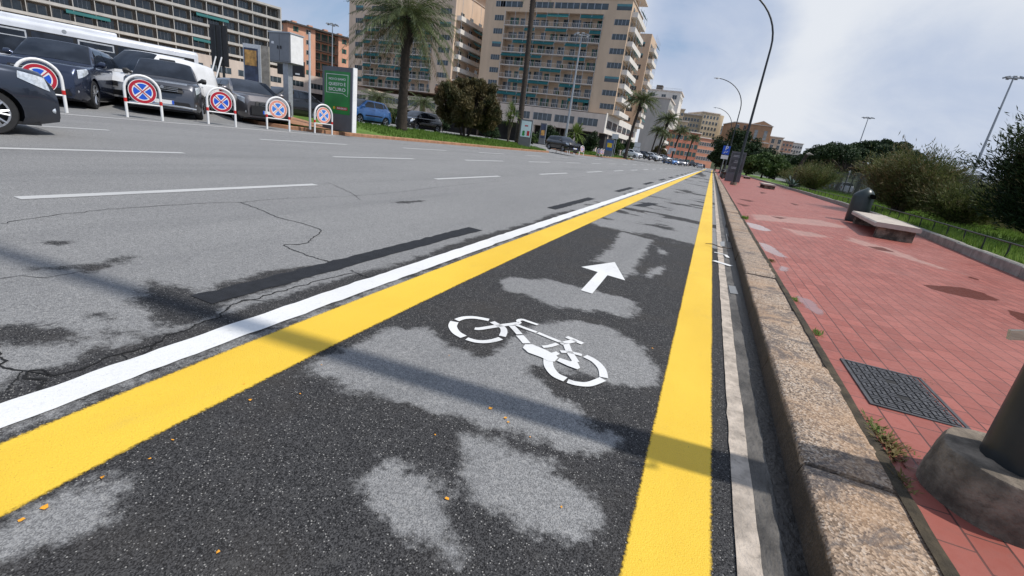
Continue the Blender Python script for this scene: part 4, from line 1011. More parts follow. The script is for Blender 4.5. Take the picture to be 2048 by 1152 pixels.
def wheel_mesh(r, wdt=.2, spokes=5):
    ty = MB(); n = 26; prof = [(r * .66, -wdt / 2), (r * .93, -wdt / 2), (r, -wdt * .33), (r, wdt * .33), (r * .93, wdt / 2), (r * .66, wdt / 2)]
    vs = [(a * math.cos(2 * math.pi * j / n), y, a * math.sin(2 * math.pi * j / n)) for a, y in prof for j in range(n)]
    fs = [(i * n + j, i * n + (j + 1) % n, (i + 1) * n + (j + 1) % n, (i + 1) * n + j) for i in range(len(prof) - 1) for j in range(n)]
    ty.add(vs, fs); ty.tube([(0, -wdt * .25, 0), (0, wdt * .25, 0)], r * .67, 20)
    rm = MB()
    for q in range(spokes):
        a = 2 * math.pi * q / spokes
        for da in (-.16, .16):
            p0 = (r * .10 * math.cos(a), 0, r * .10 * math.sin(a)); p1 = (r * .66 * math.cos(a + da), 0, r * .66 * math.sin(a + da))
            rm.tube([(p0[0], -wdt * .42, p0[2]), (p1[0], -wdt * .46, p1[2])], r * .055, 5); rm.tube([(p0[0], wdt * .42, p0[2]), (p1[0], wdt * .46, p1[2])], r * .055, 5)
    for s_ in (-1, 1):
        V = []
        for j in range(n):
            a = 2 * math.pi * j / n
            V += [(r * .62 * math.cos(a), s_ * wdt * .5, r * .62 * math.sin(a)), (r * .70 * math.cos(a), s_ * wdt * .505, r * .70 * math.sin(a))]
        rm.add(V, [(2 * j, 2 * j + 1, (2 * j + 3) % (2 * n), (2 * j + 2) % (2 * n)) for j in range(n)])
    rm.tube([(0, -wdt * .46, 0), (0, wdt * .46, 0)], r * .14, 10)
    return ty, rm
WH = {}
def make_car(name, kind, L, W, H, paint_, clear=.19, wr=None, roof_paint=None, spokes=5, label='', cat='car', grille='wide', lamps=1, plate_blue=True):
    S = spec(kind, L, W, H, clear); wr = wr or S['wr']; surf = car_surface(S)
    t = empty(name, (0, 0, 0), 0, label, cat)
    us = sorted(set([0, .004, .012, .022, .035, .05, .07, .09] + [round(x, 4) for x in np.linspace(.11, .9, 38)] + [S['ws'][0], S['ws'][1], S['rw'][0], S['rw'][1]] + [.92, .94, .955, .97, .982, .992, 1.0]))
    mb = MB(); k = 12; V = []
    for u in us:
        V += [surf(u, j, 1) for j in range(k)] + [surf(u, j, -1) for j in range(k - 2, -1, -1)]
    kk = 2 * k - 1; Fs = []
    for i in range(len(us) - 1):
        for j in range(kk - 1): Fs.append((i * kk + j, i * kk + j + 1, (i + 1) * kk + j + 1, (i + 1) * kk + j))
        Fs.append((i * kk + kk - 1, i * kk, (i + 1) * kk, (i + 1) * kk + kk - 1))
    Fs.append(tuple(range(kk))[::-1]); e = (len(us) - 1) * kk; Fs.append(tuple(e + j for j in range(kk)))
    mb.add(V, Fs); body = mb.build('body', paint_, None)
    wx = [L / 2 - w_ * L for w_ in S['wheels']]
    cut = MB()
    for x in wx:
        for s_ in (-1, 1): cut.tube([(x, s_ * (W / 2 - .30), wr), (x, s_ * (W / 2 + .3), wr)], wr * 1.16, 28)
    co = cut.build('cut', MT['black'], None)
    md = body.modifiers.new('b', 'BOOLEAN'); md.operation = 'DIFFERENCE'; md.object = co; md.solver = 'EXACT'
    bpy.context.view_layer.update()
    me = bpy.data.meshes.new_from_object(body.evaluated_get(bpy.context.evaluated_depsgraph_get()))
    bpy.data.objects.remove(body); bpy.data.objects.remove(co)
    me.polygons.foreach_set('use_smooth', [True] * len(me.polygons)); me.set_sharp_from_angle(angle=R_(38))
    if len(me.materials) > 1:
        pass
    me.materials.clear(); me.materials.append(paint_); me.materials.append(MT['black'])
    for p in me.polygons:
        c = p.center; p.material_index = 1 if any((c.x - x) ** 2 + (c.z - wr) ** 2 < (wr * 1.155) ** 2 and abs(c.y) < W / 2 - .02 and abs(p.normal.y) > .9 and abs(abs(c.y) - (W / 2 - .30)) < .01 for x in wx) else 0
    bd = mk('body', me, t)
    MB().bb(-L / 2 + .25, L / 2 - .25, -W / 2 + .1, W / 2 - .1, clear - .02, clear + .03).build('underside', MT['black'], t)
    for x in wx:
        for s_ in (-1, 1):
            key = (round(wr, 3), spokes)
            if key not in WH:
                ty, rm = wheel_mesh(wr, .21, spokes); wo_ = ty.build('wheel', MT['rubber'], None, smooth=True); ro = rm.build('rim', MT['rim'], wo_, smooth=50); WH[key] = (wo_.data, ro.data)
                bpy.data.objects.remove(ro); bpy.data.objects.remove(wo_)
            wo_ = mk('wheel', WH[key][0], t, (x, s_ * (W / 2 - .125), wr)); mk('rim', WH[key][1], wo_)
    w0, w1 = S['ws']; r0, r1 = S['rw']; p1, p2 = S['pill']; o = .006
    # windscreen and rear window (both halves joined)
    for nm, ua, ub, va in (('windscreen', w0 + .012, w1 - .006, 8.15), ('rear_window', r0 + .01, r1 - .02, 8.4)):
        q = MB()
        for s_ in (1, -1):
            pp = patch(surf, [(ua, va), (ub, va + .55), (ub, 11), (ua, 11)], None, s_, o, 8, 8); q.add(pp.v, pp.f)
        q.build(nm, MT['carglass'], t, smooth=True)
    for s_ in (1, -1):
        if kind == 'van':
            wins = [((w0 + .06, 6.25), (p1, 6.25), (p1, 7.8), (w1 + .0, 7.75))]
        else:
            wins = [((w0 + .055, 6.3), (p1 - .006, 6.3), (p1 - .006, 7.85), (w1 + .012, 7.85)), ((p1 + .006, 6.3), (p2, 6.3), (p2, 7.85), (p1 + .006, 7.85))]
            if kind != 'sedan': wins.append(((p2 + .012, 6.45), (r0 + .035, 6.6), (r0 - .005, 7.7), (p2 + .012, 7.8)))
        for wq in wins: patch(surf, wq, None, s_, o, 8, 5).build('side_window', MT['carglass'], t, smooth=True)
        # lights
        hl = patch(surf, [(.016, 3.15), (.105, 3.75), (.10, 4.7), (.018, 4.3)], None, s_, .008, 6, 4).build('headlight', MT['lamp'], t, smooth=True)
        patch(surf, [(.955, 3.2), (.995, 3.1), (.995, 5.2), (.96, 5.4)], None, s_, .008, 5, 5).build('tail_light', MT['redlamp'], t, smooth=True)
        # mirror
        mp = surf(w0 + .075, 6.2, s_, .0); q = MB()
        q.tube([(mp[0] + .03, mp[1], mp[2] + .02), (mp[0] + .02, mp[1] + s_ * .07, mp[2] + .06), (mp[0] + .01, mp[1] + s_ * .12, mp[2] + .075), (mp[0], mp[1] + s_ * .22, mp[2] + .07), (mp[0], mp[1] + s_ * .24, mp[2] + .07)], [.03, .05, .085, .075, .02], 10)
        q.build('mirror', MT['black'] if roof_paint else paint_, t, smooth=True)
        # handle and sill strip
        for uu in ((w1 + p1) / 2 + .04, p2 - .05):
            if kind == 'van' and uu > p1: continue
            h = surf(uu, 4.35, s_, .012); MB().box((h[0], h[1], h[2]), (.15, .02, .022)).build('door_handle', MT['chrome'] if name == 'parked_off_roader' else paint_, t)
        patch(surf, [(S['wheels'][0] + .09, .25), (S['wheels'][1] - .09, .25), (S['wheels'][1] - .09, 1.05), (S['wheels'][0] + .09, 1.05)], None, s_, .008, 6, 2).build('sill', MT['black'], t, smooth=True)
    # grille, lower intake, plates
    gz = interp(S['belt'], .01) * H
    def front(zlo, zhi, hw, m, name, th=.0, flip=1):
        q = MB(); n_ = 10; V = []
        for i in range(n_ + 1):
            y = -hw + 2 * hw * i / n_
            for k_ in range(4):
                z = zlo + (zhi - zlo) * k_ / 3; zr = (z - .48) / .5
                V.append((L / 2 + .10 * (1 - (abs(y) / (W / 2)) ** 2) - .13 * zr * zr * (1 if z > .48 else .5) + .012 + th, y * (1 - .03 * k_), z))
        q.add(V, [(4 * i + k_, 4 * i + 4 + k_, 4 * i + 5 + k_, 4 * i + 1 + k_) for i in range(n_) for k_ in range(3)]); return q.build(name, m, t)
    zc = clear + .05
    gh = .14 if grille == 'wide' else .09
    front(zc + .06, zc + .22 if grille == 'wide' else zc + .18, W * .36, MT['black'], 'lower_intake', 0)
    g_ = front(gz - .06 - gh, gz - .05, W * .27, MT['black'], 'grille', 0)
    q = MB()
    for i in range(3): q.bb(L / 2 + .075, L / 2 + .115, -W * .2, W * .2, gz - .06 - gh + .02 + i * gh * .33, gz - .06 - gh + .03 + i * gh * .33)
    q.build('grille_bars', MT['chrome'], g_)
    MB().tube([(L / 2 + .10, 0, gz - .02 - gh * .5), (L / 2 + .125, 0, gz - .02 - gh * .5)], .045, 16).build('emblem', MT['chrome'], t, smooth=40)
    MB().bb(L / 2 + .10, L / 2 + .125, -.26, .26, zc + .14, zc + .25).build('number_plate', MT['plate'], t)
    if plate_blue:
        for s_ in (-1, 1): MB().bb(L / 2 + .1255, L / 2 + .1265, s_ * .235 - .025, s_ * .235 + .025, zc + .142, zc + .248).build('plate_band', MT['blue'], t)
    MB().bb(-L / 2 - .02, -L / 2 + .01, -.26, .26, gz - .12, gz - .01).build('number_plate', MT['plate'], t)
    for s_ in (-1, 1):
        fx, fy, fz = surf(.02, 1.4, s_, .01); MB().tube([(fx - .02, fy * .93, fz + .01), (fx + .035, fy * .93, fz + .01)], .05, 12).build('fog_lamp', MT['lamp'], t, smooth=40)
    if roof_paint:
        q = MB()
        for s_ in (1, -1):
            pp = patch(surf, [(w1 + .005, 8.4), (r0 - .005, 8.4), (r0 - .005, 11), (w1 + .005, 11)], None, s_, .004, 8, 5); q.add(pp.v, pp.f)
        q.build('roof_panel', roof_paint, t, smooth=True)
    return t, surf, S
P_ = {k: carpaint('car_paint_' + k, c, m_, r) for k, c, m_, r in [('slate', (0.036, 0.045, 0.066), .6, .3), ('navy', (0.028, 0.038, 0.07), .6, .25), ('graphite', (0.085, 0.088, 0.10), .65, .3), ('bronze', (0.16, 0.15, 0.155), .6, .32),
      ('white', (0.72, 0.73, 0.74), 0, .25), ('black', (0.012, 0.013, 0.016), .3, .2), ('sky', (0.07, 0.22, 0.55), .25, .28), ('silver', (0.42, 0.43, 0.45), .7, .3), ('red', (0.32, 0.02, 0.02), .2, .25)]}
def put(t, x, y, heading, z=None):
    t.location = (x, y, (zg(x) if x > -14 else zroad(x)) if z is None else z); t.rotation_euler[2] = R_(heading)
# nearest car: driving along the road at the left edge of the picture
car, surf, S = make_car('moving_car', 'suv', 4.40, 1.84, 1.60, P_['slate'], wr=.335, spokes=7, label='dark blue-grey car driving past at the left edge, only its nose in view')
hd = R_(84); off = Vector((S['L'] / 2 - S['wheels'][0] * S['L'], -(1.84 / 2 - .02), 0)); R2 = Matrix.Rotation(hd, 3, 'Z')
wp = Vector((-10.05, 3.65, 0)); loc = wp - R2 @ off; put(car, loc.x, loc.y, 84, .245)
# cars parked nose to the road behind the arch signs
c1, s1, S1 = make_car('parked_off_roader', 'suv', 4.85, 1.94, 1.70, P_['navy'], wr=.38, label='dark navy off-roader parked behind the leftmost arch sign', roof_paint=None)
def front_at(c, S, px, py, D, heading, z=None, k=1.0):
    c.scale = (k, k, k)
    p = at(px, py, D=D); h = R_(heading); x = p.x - math.cos(h) * S['L'] / 2 * k; y = p.y - math.sin(h) * S['L'] / 2 * k; put(c, x, y, heading, z if z is not None else zroad(p.x) + .01)
front_at(c1, S1, 78, 198, 12.4, -40, None, 1.04)
c2, s2, S2 = make_car('parked_off_roader', 'suv', 4.37, 1.92, 1.64, P_['graphite'], wr=.37, roof_paint=P_['black'], label='dark grey off-roader with black roof and silver bumper trim, behind the second arch sign')
front_at(c2, S2, 330, 230, 14.9, -36, None, 1.08)
q = MB(); q.tube([(S2['L'] / 2 + .03, -.80, .30), (S2['L'] / 2 + .10, -.5, .33), (S2['L'] / 2 + .125, 0, .34), (S2['L'] / 2 + .10, .5, .33), (S2['L'] / 2 + .03, .80, .30)], .035, 8); q.build('skid_trim', MT['chrome'], c2, smooth=True)
MB().bb(S2['L'] / 2 + .09, S2['L'] / 2 + .115, -.62, .62, .965, 1.005).build('bonnet_lettering_strip', MT['chrome'], c2)
c3, s3, S3 = make_car('parked_hatchback', 'hatch', 4.33, 1.79, 1.46, P_['bronze'], wr=.32, label='grey-brown hatchback with big black lower grille between the third and fourth arch signs')
front_at(c3, S3, 540, 241, 18.3, -20, None, 1.14)
MB().bb(S3['L'] / 2 + .06, S3['L'] / 2 + .12, -.62, .62, .33, .62).build('front_mesh', MT['black'], c3)
c4_, s4, S4 = make_car('parked_small_car', 'round', 3.9, 1.7, 1.48, P_['white'], label='small white car parked deeper between the two dark off-roaders')
front_at(c4_, S4, 216, 188, 17.6, -30, .60)
# white van behind the grey off-roader
c5, s5, S5 = make_car('white_van', 'van', 4.4, 1.83, 1.84, P_['white'], label='white delivery van with rounded tail behind the dark grey off-roader', cat='van')
put(c5, -19.6, 11.9, -72, .60)
c6, s6, S6 = make_car('black_saloon', 'sedan', 4.3, 1.75, 1.45, P_['black'], label='black car with a driver at the open window, behind the metal box post')
put(c6, -21.2, 18.9, -97, .72)
c7, s7, S7 = make_car('blue_hatchback', 'round', 3.8, 1.67, 1.52, P_['sky'], label='bright light-blue small hatchback passing beyond the green board')
p = at(727, 244, D=30); put(c7, p.x, p.y, -92, .84)
q = MB()
for s_ in (-1, 1): patch(s7, [(.30, 2.2), (.72, 2.2), (.72, 2.6), (.30, 2.6)], None, s_, .012, 6, 2).build('side_moulding', MT['black'], c7)
c8, s8, S8 = make_car('dark_hatchback', 'round', 4.2, 1.78, 1.52, P_['black'], label='black car passing behind the thick palm trunk')
p = at(838, 262, D=38); put(c8, p.x, p.y, -95, .84)
c9, s9, S9 = make_car('black_hatchback', 'hatch', 4.3, 1.78, 1.48, P_['black'], label='black hatchback leaving the side street behind five arch signs')
p = at(1124, 300, D=48); put(c9, p.x, p.y, -38, .66)
# driver in the black car (head, shoulders and bent arm at the open window)
def skin_person(name, joints, edges, radii, mat, parent=None):
    me = bpy.data.meshes.new(name); me.from_pydata(joints, edges, []); o = mk(name, me); m = o.modifiers.new('s', 'SKIN'); me.skin_vertices or o.data
    for i, r in enumerate(radii): me.skin_vertices[0].data[i].radius = (r, r)
    me.skin_vertices[0].data[0].use_root = True
    sb = o.modifiers.new('u', 'SUBSURF'); sb.levels = 2; sb.render_levels = 2; bpy.context.view_layer.update()
    m2 = bpy.data.meshes.new_from_object(o.evaluated_get(bpy.context.evaluated_depsgraph_get())); bpy.data.objects.remove(o)
    m2.materials.clear(); m2.materials.append(mat); m2.polygons.foreach_set('use_smooth', [True] * len(m2.polygons)); return mk(name, m2, parent)
MT['skin'] = pm('skin', (0.45, 0.22, 0.15), 0.55, 0.08, 6); MT['shirt'] = pm('dark_shirt', (0.02, 0.02, 0.025), 0.85, 0.2, 9); MT['hair'] = pm('dark_hair', (0.02, 0.014, 0.01), 0.7, 0.3, 20)
dr_ = skin_person('person', [(-.05, .45, .75), (0, .5, .95), (.02, .58, 1.10), (.03, .66, 1.20), (.04, .68, 1.30), (.12, .72, 1.02), (.26, .90, .98), (.46, .84, 1.08), (.53, .80, 1.13)], [(0, 1), (1, 2), (2, 3), (3, 4), (2, 5), (5, 6), (6, 7), (7, 8)], [.16, .16, .10, .085, .075, .06, .05, .038, .03], MT['skin'], None)
dr_.location = c6.location; dr_.rotation_euler = c6.rotation_euler; tag(dr_, 'driver in the black car with bent arm out of the open window', 'person')
hr_ = MB(); hr_.tube([(.0, .66, 1.24), (.02, .68, 1.34), (.03, .68, 1.39)], [.09, .092, .05], 10); hr_.build('hair', MT['hair'], dr_, smooth=True)
sh_ = MB(); sh_.tube([(-.05, .45, .74), (0, .51, .96), (.0, .56, 1.06)], [.175, .175, .10], 12); sh_.tube([(.06, .62, 1.04), (.12, .72, 1.02), (.22, .85, .99)], [.085, .078, .066], 10); sh_.build('shirt', MT['shirt'], dr_, smooth=True)
# ---- bus
MT['bus'] = carpaint('bus_white', (0.62, 0.64, 0.68), 0.0, .3)
bus = empty('white_bus', (0, 0, 0), 0, 'long white bus with dark windows standing behind the parked cars', 'bus')
BL, BW, BH = 12.0, 2.5, 3.05
def rounded_box(mb, x0, x1, y0, y1, z0, z1, r, n=5, m=0):
    prof = []
    for cx_, cz_, a0 in ((y1 - r, z1 - r, 0), (y0 + r, z1 - r, 90)):
        for i in range(n + 1):
            a = R_(a0 + 90 * i / n); prof.append((cx_ + r * math.cos(a), cz_ + r * math.sin(a)))
    prof += [(y0, z0), (y1, z0)]; k = len(prof)
    xs_ = [x0, x0 + r * .3, x0 + r, x1 - r, x1 - r * .3, x1]; ins = [r * .8, r * .25, 0, 0, r * .25, r * .8]
    V = []; cy_, cz_ = (y0 + y1) / 2, (z0 + z1) / 2
    for x, i_ in zip(xs_, ins):
        for y, z in prof: V.append((x, cy_ + (y - cy_) * (1 - i_ / (y1 - y0)), cz_ + (z - cz_) * (1 - i_ / (z1 - z0) * .8)))
    Fs = [(i * k + j, i * k + (j + 1) % k, (i + 1) * k + (j + 1) % k, (i + 1) * k + j) for i in range(5) for j in range(k)] + [tuple(range(k))[::-1], tuple(5 * k + j for j in range(k))]
    mb.add(V, [f[::-1] for f in Fs], m)
q = MB(); rounded_box(q, -BL / 2, BL / 2, -BW / 2, BW / 2, .32, BH - .06, .22); q.build('body', MT['bus'], bus, smooth=40)
q = MB(); rounded_box(q, -BL / 2 + 3.0, BL / 2 - 3.6, -.85, .85, BH - .1, BH + .15, .11); q.build('roof_unit', MT['bus'], bus, smooth=40)
q = MB(); rounded_box(q, -BL / 2 + .5, -BL / 2 + 2.4, -.85, .85, BH - .1, BH + .15, .11); q.build('roof_unit', MT['bus'], bus, smooth=40)
for s_ in (-1, 1):
    q = MB(); q.bb(-BL / 2 + .25, BL / 2 - .22, s_ * (BW / 2 + .004) - .004, s_ * (BW / 2 + .004) + .004, 1.32, 2.60); q.build('window_band', MT['black'], bus)
    x = -BL / 2 + .35
    k = 0
    for wl in (1.35, 1.5, 1.5, 1.5, 1.5, 1.5, 1.35):
        wq = MB(); wq.bb(x, x + wl, s_ * (BW / 2 + .012) - .003, s_ * (BW / 2 + .012) + .003, 1.38, 2.54); pn = wq.build('window', MT['carglass'], bus)
        if k % 2 == 0:
            q = MB(); y = s_ * (BW / 2 + .02)
            for a, b_, c, d in ((x + .04, x + wl - .04, 2.46, 2.53), (x + .04, x + wl - .04, 2.17, 2.21), (x + .04, x + .10, 2.21, 2.46), (x + wl - .10, x + wl - .04, 2.21, 2.46)): q.bb(a, b_, y - .004, y + .004, c, d)
            q.build('vent_frame', MT['metal_light'], pn)
        x += wl + .13; k += 1
    for xx in (-BL / 2 + 2.6, BL / 2 - 3.0):
        MB().tube([(xx, s_ * (BW / 2 - .32), .48), (xx, s_ * (BW / 2 - .0), .48)], .48, 24).build('wheel', MT['rubber'], bus, smooth=40)
MB().bb(-BL / 2 - .01, -BL / 2 + .03, -1.0, 1.0, 1.3, 2.5).build('end_window', MT['carglass'], bus)
MB().tube([(0.3, -BW / 2 - .012, 2.78), (.3, -BW / 2 + .0, 2.78)], .09, 20).build('side_emblem', MT['metal_grey'], bus)
ex = at(395, 104, Z=3.75); print('bus end', ex)
bz0 = .62; e1 = at(396, 103, Z=bz0 + BH); e0 = at(0, 27, Z=bz0 + BH); print(e0, e1)
bd_ = (e1 - e0).normalized(); ang = math.atan2(bd_.y, bd_.x)
cn = e1 - bd_ * (BL / 2) + Vector((math.sin(ang), -math.cos(ang), 0)) * -(BW / 2)
bus.location = (cn.x, cn.y, bz0); bus.rotation_euler[2] = ang
# ------------------------------------------------------------------ plants
LM = {'palm': leafmat('palm_leaf', (0.03, 0.05, 0.016), (0.13, 0.155, 0.06), 1.0, .25, .45), 'palm_dry': leafmat('dry_palm_leaf', (0.10, 0.065, 0.03), (0.20, 0.14, 0.07), 2, .15),
      'dark': leafmat('dark_foliage', (0.008, 0.020, 0.008), (0.035, 0.062, 0.02), .6, .15), 'mid': leafmat('green_foliage', (0.02, 0.045, 0.012), (0.075, 0.12, 0.03), .7, .2),
      'brown': leafmat('brown_green_foliage', (0.020, 0.032, 0.010), (0.135, 0.105, 0.045), .9, .2), 'rust': leafmat('rusty_blossom_foliage', (0.18, 0.09, 0.05), (0.36, 0.22, 0.14), 2, .2),
      'tam': leafmat('tamarisk_foliage', (0.03, 0.052, 0.014), (0.15, 0.165, 0.055), 1.1, .25), 'tamb': leafmat('tamarisk_tips', (0.08, 0.075, 0.03), (0.20, 0.165, 0.08), 1.5, .25),
      'lime': leafmat('fresh_green_leaf', (0.05, 0.09, 0.015), (0.17, 0.22, 0.06), 1.5, .3), 'agave': leafmat('agave_leaf', (0.03, 0.055, 0.05), (0.10, 0.14, 0.12), 2, .1)}
def frond_quads(L, droop, rise, n=34, leaf=.42, wid=.022, fold=.5, seed=0):
    """one feather frond along +x from origin; returns (n,4,3)"""
    rr = np.random.default_rng(seed); Q = []; pts = []
    for i in range(n + 1):
        t = i / n; pts.append(np.array([L * (t - .12 * t * t * droop), 0, rise * L * t - droop * L * .62 * t ** 2.1]))
    side = np.array([0, 1.0, 0])
    for i in range(n):
        a, b_ = pts[i], pts[i + 1]; t = (i + .5) / n; w_ = .028 * (1 - t) + .006
        Q.append([a - side * w_, b_ - side * w_ * .9, b_ + side * w_ * .9, a + side * w_])
        if t < .10: continue
        d = (b_ - a) / np.linalg.norm(b_ - a); ll = leaf * L / 3.2 * (math.sin(math.pi * min(1, t * .93 + .12)) ** .6) * rr.uniform(.75, 1.1)
        up = np.cross(d, side)
        for s_ in (-1, 1):
            dr = d * .75 + side * s_ * .85 * (1 - .4 * t) + up * -fold * rr.uniform(.1, 1) + np.array([0, 0, -.35 * rr.uniform(0, 1)]); dr /= np.linalg.norm(dr)
            m_ = (a + b_) / 2; tip = m_ + dr * ll; wv = np.cross(dr, up); wv /= (np.linalg.norm(wv) + 1e-9); wv = d * wid
            Q.append([m_ - wv, m_ + dr * ll * .55 - wv * 1.1, tip, m_ + dr * ll * .55 + wv * 1.1])
    return np.array(Q)
def palm_crown(nf, L, seed, leaf=.42, wid=.022, up=.9, lo=-.7, n=34, dry=.12, droopk=1.0):
    rr = random.Random(seed); out = []; dr = []
    for k in range(nf):
        t = k / nf; el = up + (lo - up) * t ** 1.1 + rr.uniform(-.12, .12); az = k * 2.39996 + rr.uniform(-.2, .2)
        LL = L * rr.uniform(.85, 1.08) * (.78 if t < .12 else 1)
        q = frond_quads(LL, (.55 + .5 * t) * droopk * rr.uniform(.8, 1.2), math.sin(el) * .85, n, leaf, wid, seed=k + seed)
        tw = rr.uniform(-.5, .5); c, s_ = math.cos(tw), math.sin(tw)
        y, z = q[..., 1].copy(), q[..., 2].copy(); q[..., 1] = y * c + 0 * z; q[..., 2] = z + y * s_
        q[..., 0] *= max(.42, math.cos(el) * .8 + .25)
        c, s_ = math.cos(az), math.sin(az); x, y = q[..., 0].copy() + .12, q[..., 1].copy(); q[..., 0] = x * c - y * s_; q[..., 1] = x * s_ + y * c
        (dr if t > 1 - dry else out).append(q)
    return np.concatenate(out), (np.concatenate(dr) if dr else None)
def trunk(pts, rad, mat, parent, n=14, rings=0, name='trunk'):
    P = smooth3(pts, 6); R3 = [rad[0] + (rad[-1] - rad[0]) * i / (len(P) - 1) if len(rad) == 2 else np.interp(i / (len(P) - 1), np.linspace(0, 1, len(rad)), rad) for i in range(len(P))]
    if rings:
        L = sum((P[i + 1] - P[i]).length for i in range(len(P) - 1)); m = int(L / rings) * 2; P2 = []; R2_ = []
        for i in range(m + 1):
            f = i / m * (len(P) - 1); j = min(int(f), len(P) - 2); f -= j; P2.append(P[j] * (1 - f) + P[j + 1] * f); R2_.append((R3[j] * (1 - f) + R3[j + 1] * f) * (1.07 if i % 2 else .93))
        P, R3 = P2, R2_
    return MB().tube(P, R3, n).build(name, mat, parent, smooth=60)
def smooth3(pts, k=5):
    out = []; n = len(pts); pts = [Vector(p) for p in pts]
    for i in range(n - 1):
        p0, p1, p2, p3 = pts[max(i - 1, 0)], pts[i], pts[i + 1], pts[min(i + 2, n - 1)]
        for j in range(k):
            t = j / k; out.append(0.5 * ((2 * p1) + (-p0 + p2) * t + (2 * p0 - 5 * p1 + 4 * p2 - p3) * t * t + (-p0 + 3 * p1 - 3 * p2 + p3) * t ** 3))
    out.append(pts[-1]); return out
def make_palm(name, h, r, nf, L, seed, label, lean=(0, 0), leaf=.42, wid=.022, up=.9, lo=-.7, n=34, dry=.12, group=None, boots=True, droopk=1.0):
    t = empty(name, (0, 0, 0), 0, label, 'palm tree', group)
    top = Vector((lean[0], lean[1], h))
    trunk([(0, 0, -.2), (lean[0] * .15, lean[1] * .15, h * .33), (lean[0] * .5, lean[1] * .5, h * .68), tuple(top)], [r * 1.25, r * .95, r * .9, r * .95], MT['palmbark'], t, 14, .22)
    if boots:
        mb = MB(); rr = random.Random(seed)
        for k in range(70):
            a = k * 2.4; z = h - 1.5 + 1.55 * k / 70; f = 1 - (h - z) / h
            c = Vector((lean[0] * f ** 1.2 + math.cos(a) * r * .9, lean[1] * f ** 1.2 + math.sin(a) * r * .9, z))
            mb.tube([c, c + Vector((math.cos(a) * r * .55, math.sin(a) * r * .55, .28))], [.06, .02], 5)
        mb.build('leaf_bases', MT['palmbark'], t)
    q, d = palm_crown(nf, L, seed, leaf, wid, up, lo, n, dry, droopk)
    quads_mesh('crown', q, LM['palm'], t, loc=top)
    if d is not None: quads_mesh('dry_fronds', d, LM['palm_dry'], t, loc=top)
    return t
def leaf_cloud(blobs, N_, size, aspect=1.8, up=0.0, droop=0.0, shell=.55, hang=0):
    """blobs: (cx,cy,cz,rx,ry,rz) clumps; leaves scattered through each clump's volume"""
    B = np.array(blobs, float); vol = (B[:, 3] * B[:, 4] * B[:, 5]) ** .7; pr = vol / vol.sum(); ids = rng.choice(len(B), N_, p=pr)
    d = rng.normal(size=(N_, 3)); d /= np.linalg.norm(d, axis=1)[:, None]; r = rng.uniform(0, 1, N_) ** shell
    C = B[ids, :3] + d * r[:, None] * B[ids, 3:]
    nrm = rng.normal(size=(N_, 3)); nrm[:, 2] += up; nrm /= np.linalg.norm(nrm, axis=1)[:, None]
    a = rng.normal(size=(N_, 3)); a[:, 2] -= hang; a -= (a * nrm).sum(1)[:, None] * nrm; a /= np.linalg.norm(a, axis=1)[:, None]; b_ = np.cross(nrm, a)
    s = size * rng.uniform(.6, 1.4, N_)[:, None]; A, Bv = a * s * aspect / 2, b_ * s / 2
    return np.stack([C - A, C - Bv * .9, C + A, C + Bv * .9], 1)
def clumps(c, R3, n, r, seed, flat=1.0, fill=.35):
    rr = random.Random(seed); out = []
    for i in range(n):
        a = rr.uniform(0, 6.283); z = rr.uniform(-1, 1); q = math.sqrt(1 - z * z); k = fill + (1 - fill) * rr.random() ** .5
        rad = r * rr.uniform(.6, 1.25); out.append((c[0] + R3[0] * q * math.cos(a) * k, c[1] + R3[1] * q * math.sin(a) * k, c[2] + R3[2] * z * k, rad, rad, rad * flat))
    return out
def make_tree(name, h, crown_c, crown_r, mat, label, seed, n_cl=26, r_cl=.9, N_=9000, size=.16, trunks=1, cat='tree', group=None, bark=None, tr=.16, flat=.8, hang=0, spread=.5, branch=True, fill=.35, shell=.55, aspect=1.8):
    t = empty(name, (0, 0, 0), 0, label, cat, group); rr = random.Random(seed)
    cl = clumps(crown_c, crown_r, n_cl, r_cl, seed, flat, fill)
    mb = MB()
    for k in range(trunks):
        a = 6.28 * k / max(1, trunks) + seed; b0 = (.18 * math.cos(a) * (trunks > 1), .18 * math.sin(a) * (trunks > 1), -.15); f = spread * (trunks > 1)
        mid = (b0[0] + f * math.cos(a) * crown_r[0] * .3, b0[1] + f * math.sin(a) * crown_r[1] * .3, max(.3, (crown_c[2] - crown_r[2] * .5) * .55))
        top = (crown_c[0] + f * math.cos(a) * crown_r[0] * .5, crown_c[1] + f * math.sin(a) * crown_r[1] * .5, crown_c[2] + crown_r[2] * .2)
        mb.tube(smooth3([b0, mid, top], 5), [tr * (1 - .8 * i / 10) for i in range(11)], 8)
        if branch:
            for c in cl[k::trunks][:9]:
                mb.tube(smooth3([mid, ((mid[0] + c[0]) / 2 + rr.uniform(-.2, .2), (mid[1] + c[1]) / 2, (mid[2] + c[2]) / 2 + .2), c[:3]], 3), [tr * .45 * (1 - .8 * i / 6) for i in range(7)], 5)
    mb.build('trunk', bark or MT['bark'], t, smooth=60)
    quads_mesh('crown', leaf_cloud(cl, N_, size, aspect, 0.3, 0, shell, hang), mat, t); return t
# big date palm on the island
bp = make_palm('date_palm', 6.35, .30, 104, 4.0, 3, 'big date palm with thick dark trunk on the near grass island', (-.1, .15),   .55, .024, 1.2, -.6, 40, .08, droopk=1.05)
bp.location = at(803, 257, X=-18.6) * 1.0; bp.location.z = .88
# tall palm whose crown is above the picture
p0 = at(1035, 286, X=-18.8); ptop = at(1072, -70, Y=p0.y + .3)
tp = make_palm('tall_palm', ptop.z - .9, .27, 44, 3.0, 11, 'tall slim palm with leaning bare trunk rising out of the picture', (ptop.x - p0.x, .3), .5, .03, 1.1, -.9, 26, .1); tp.location = (p0.x, p0.y, .9)
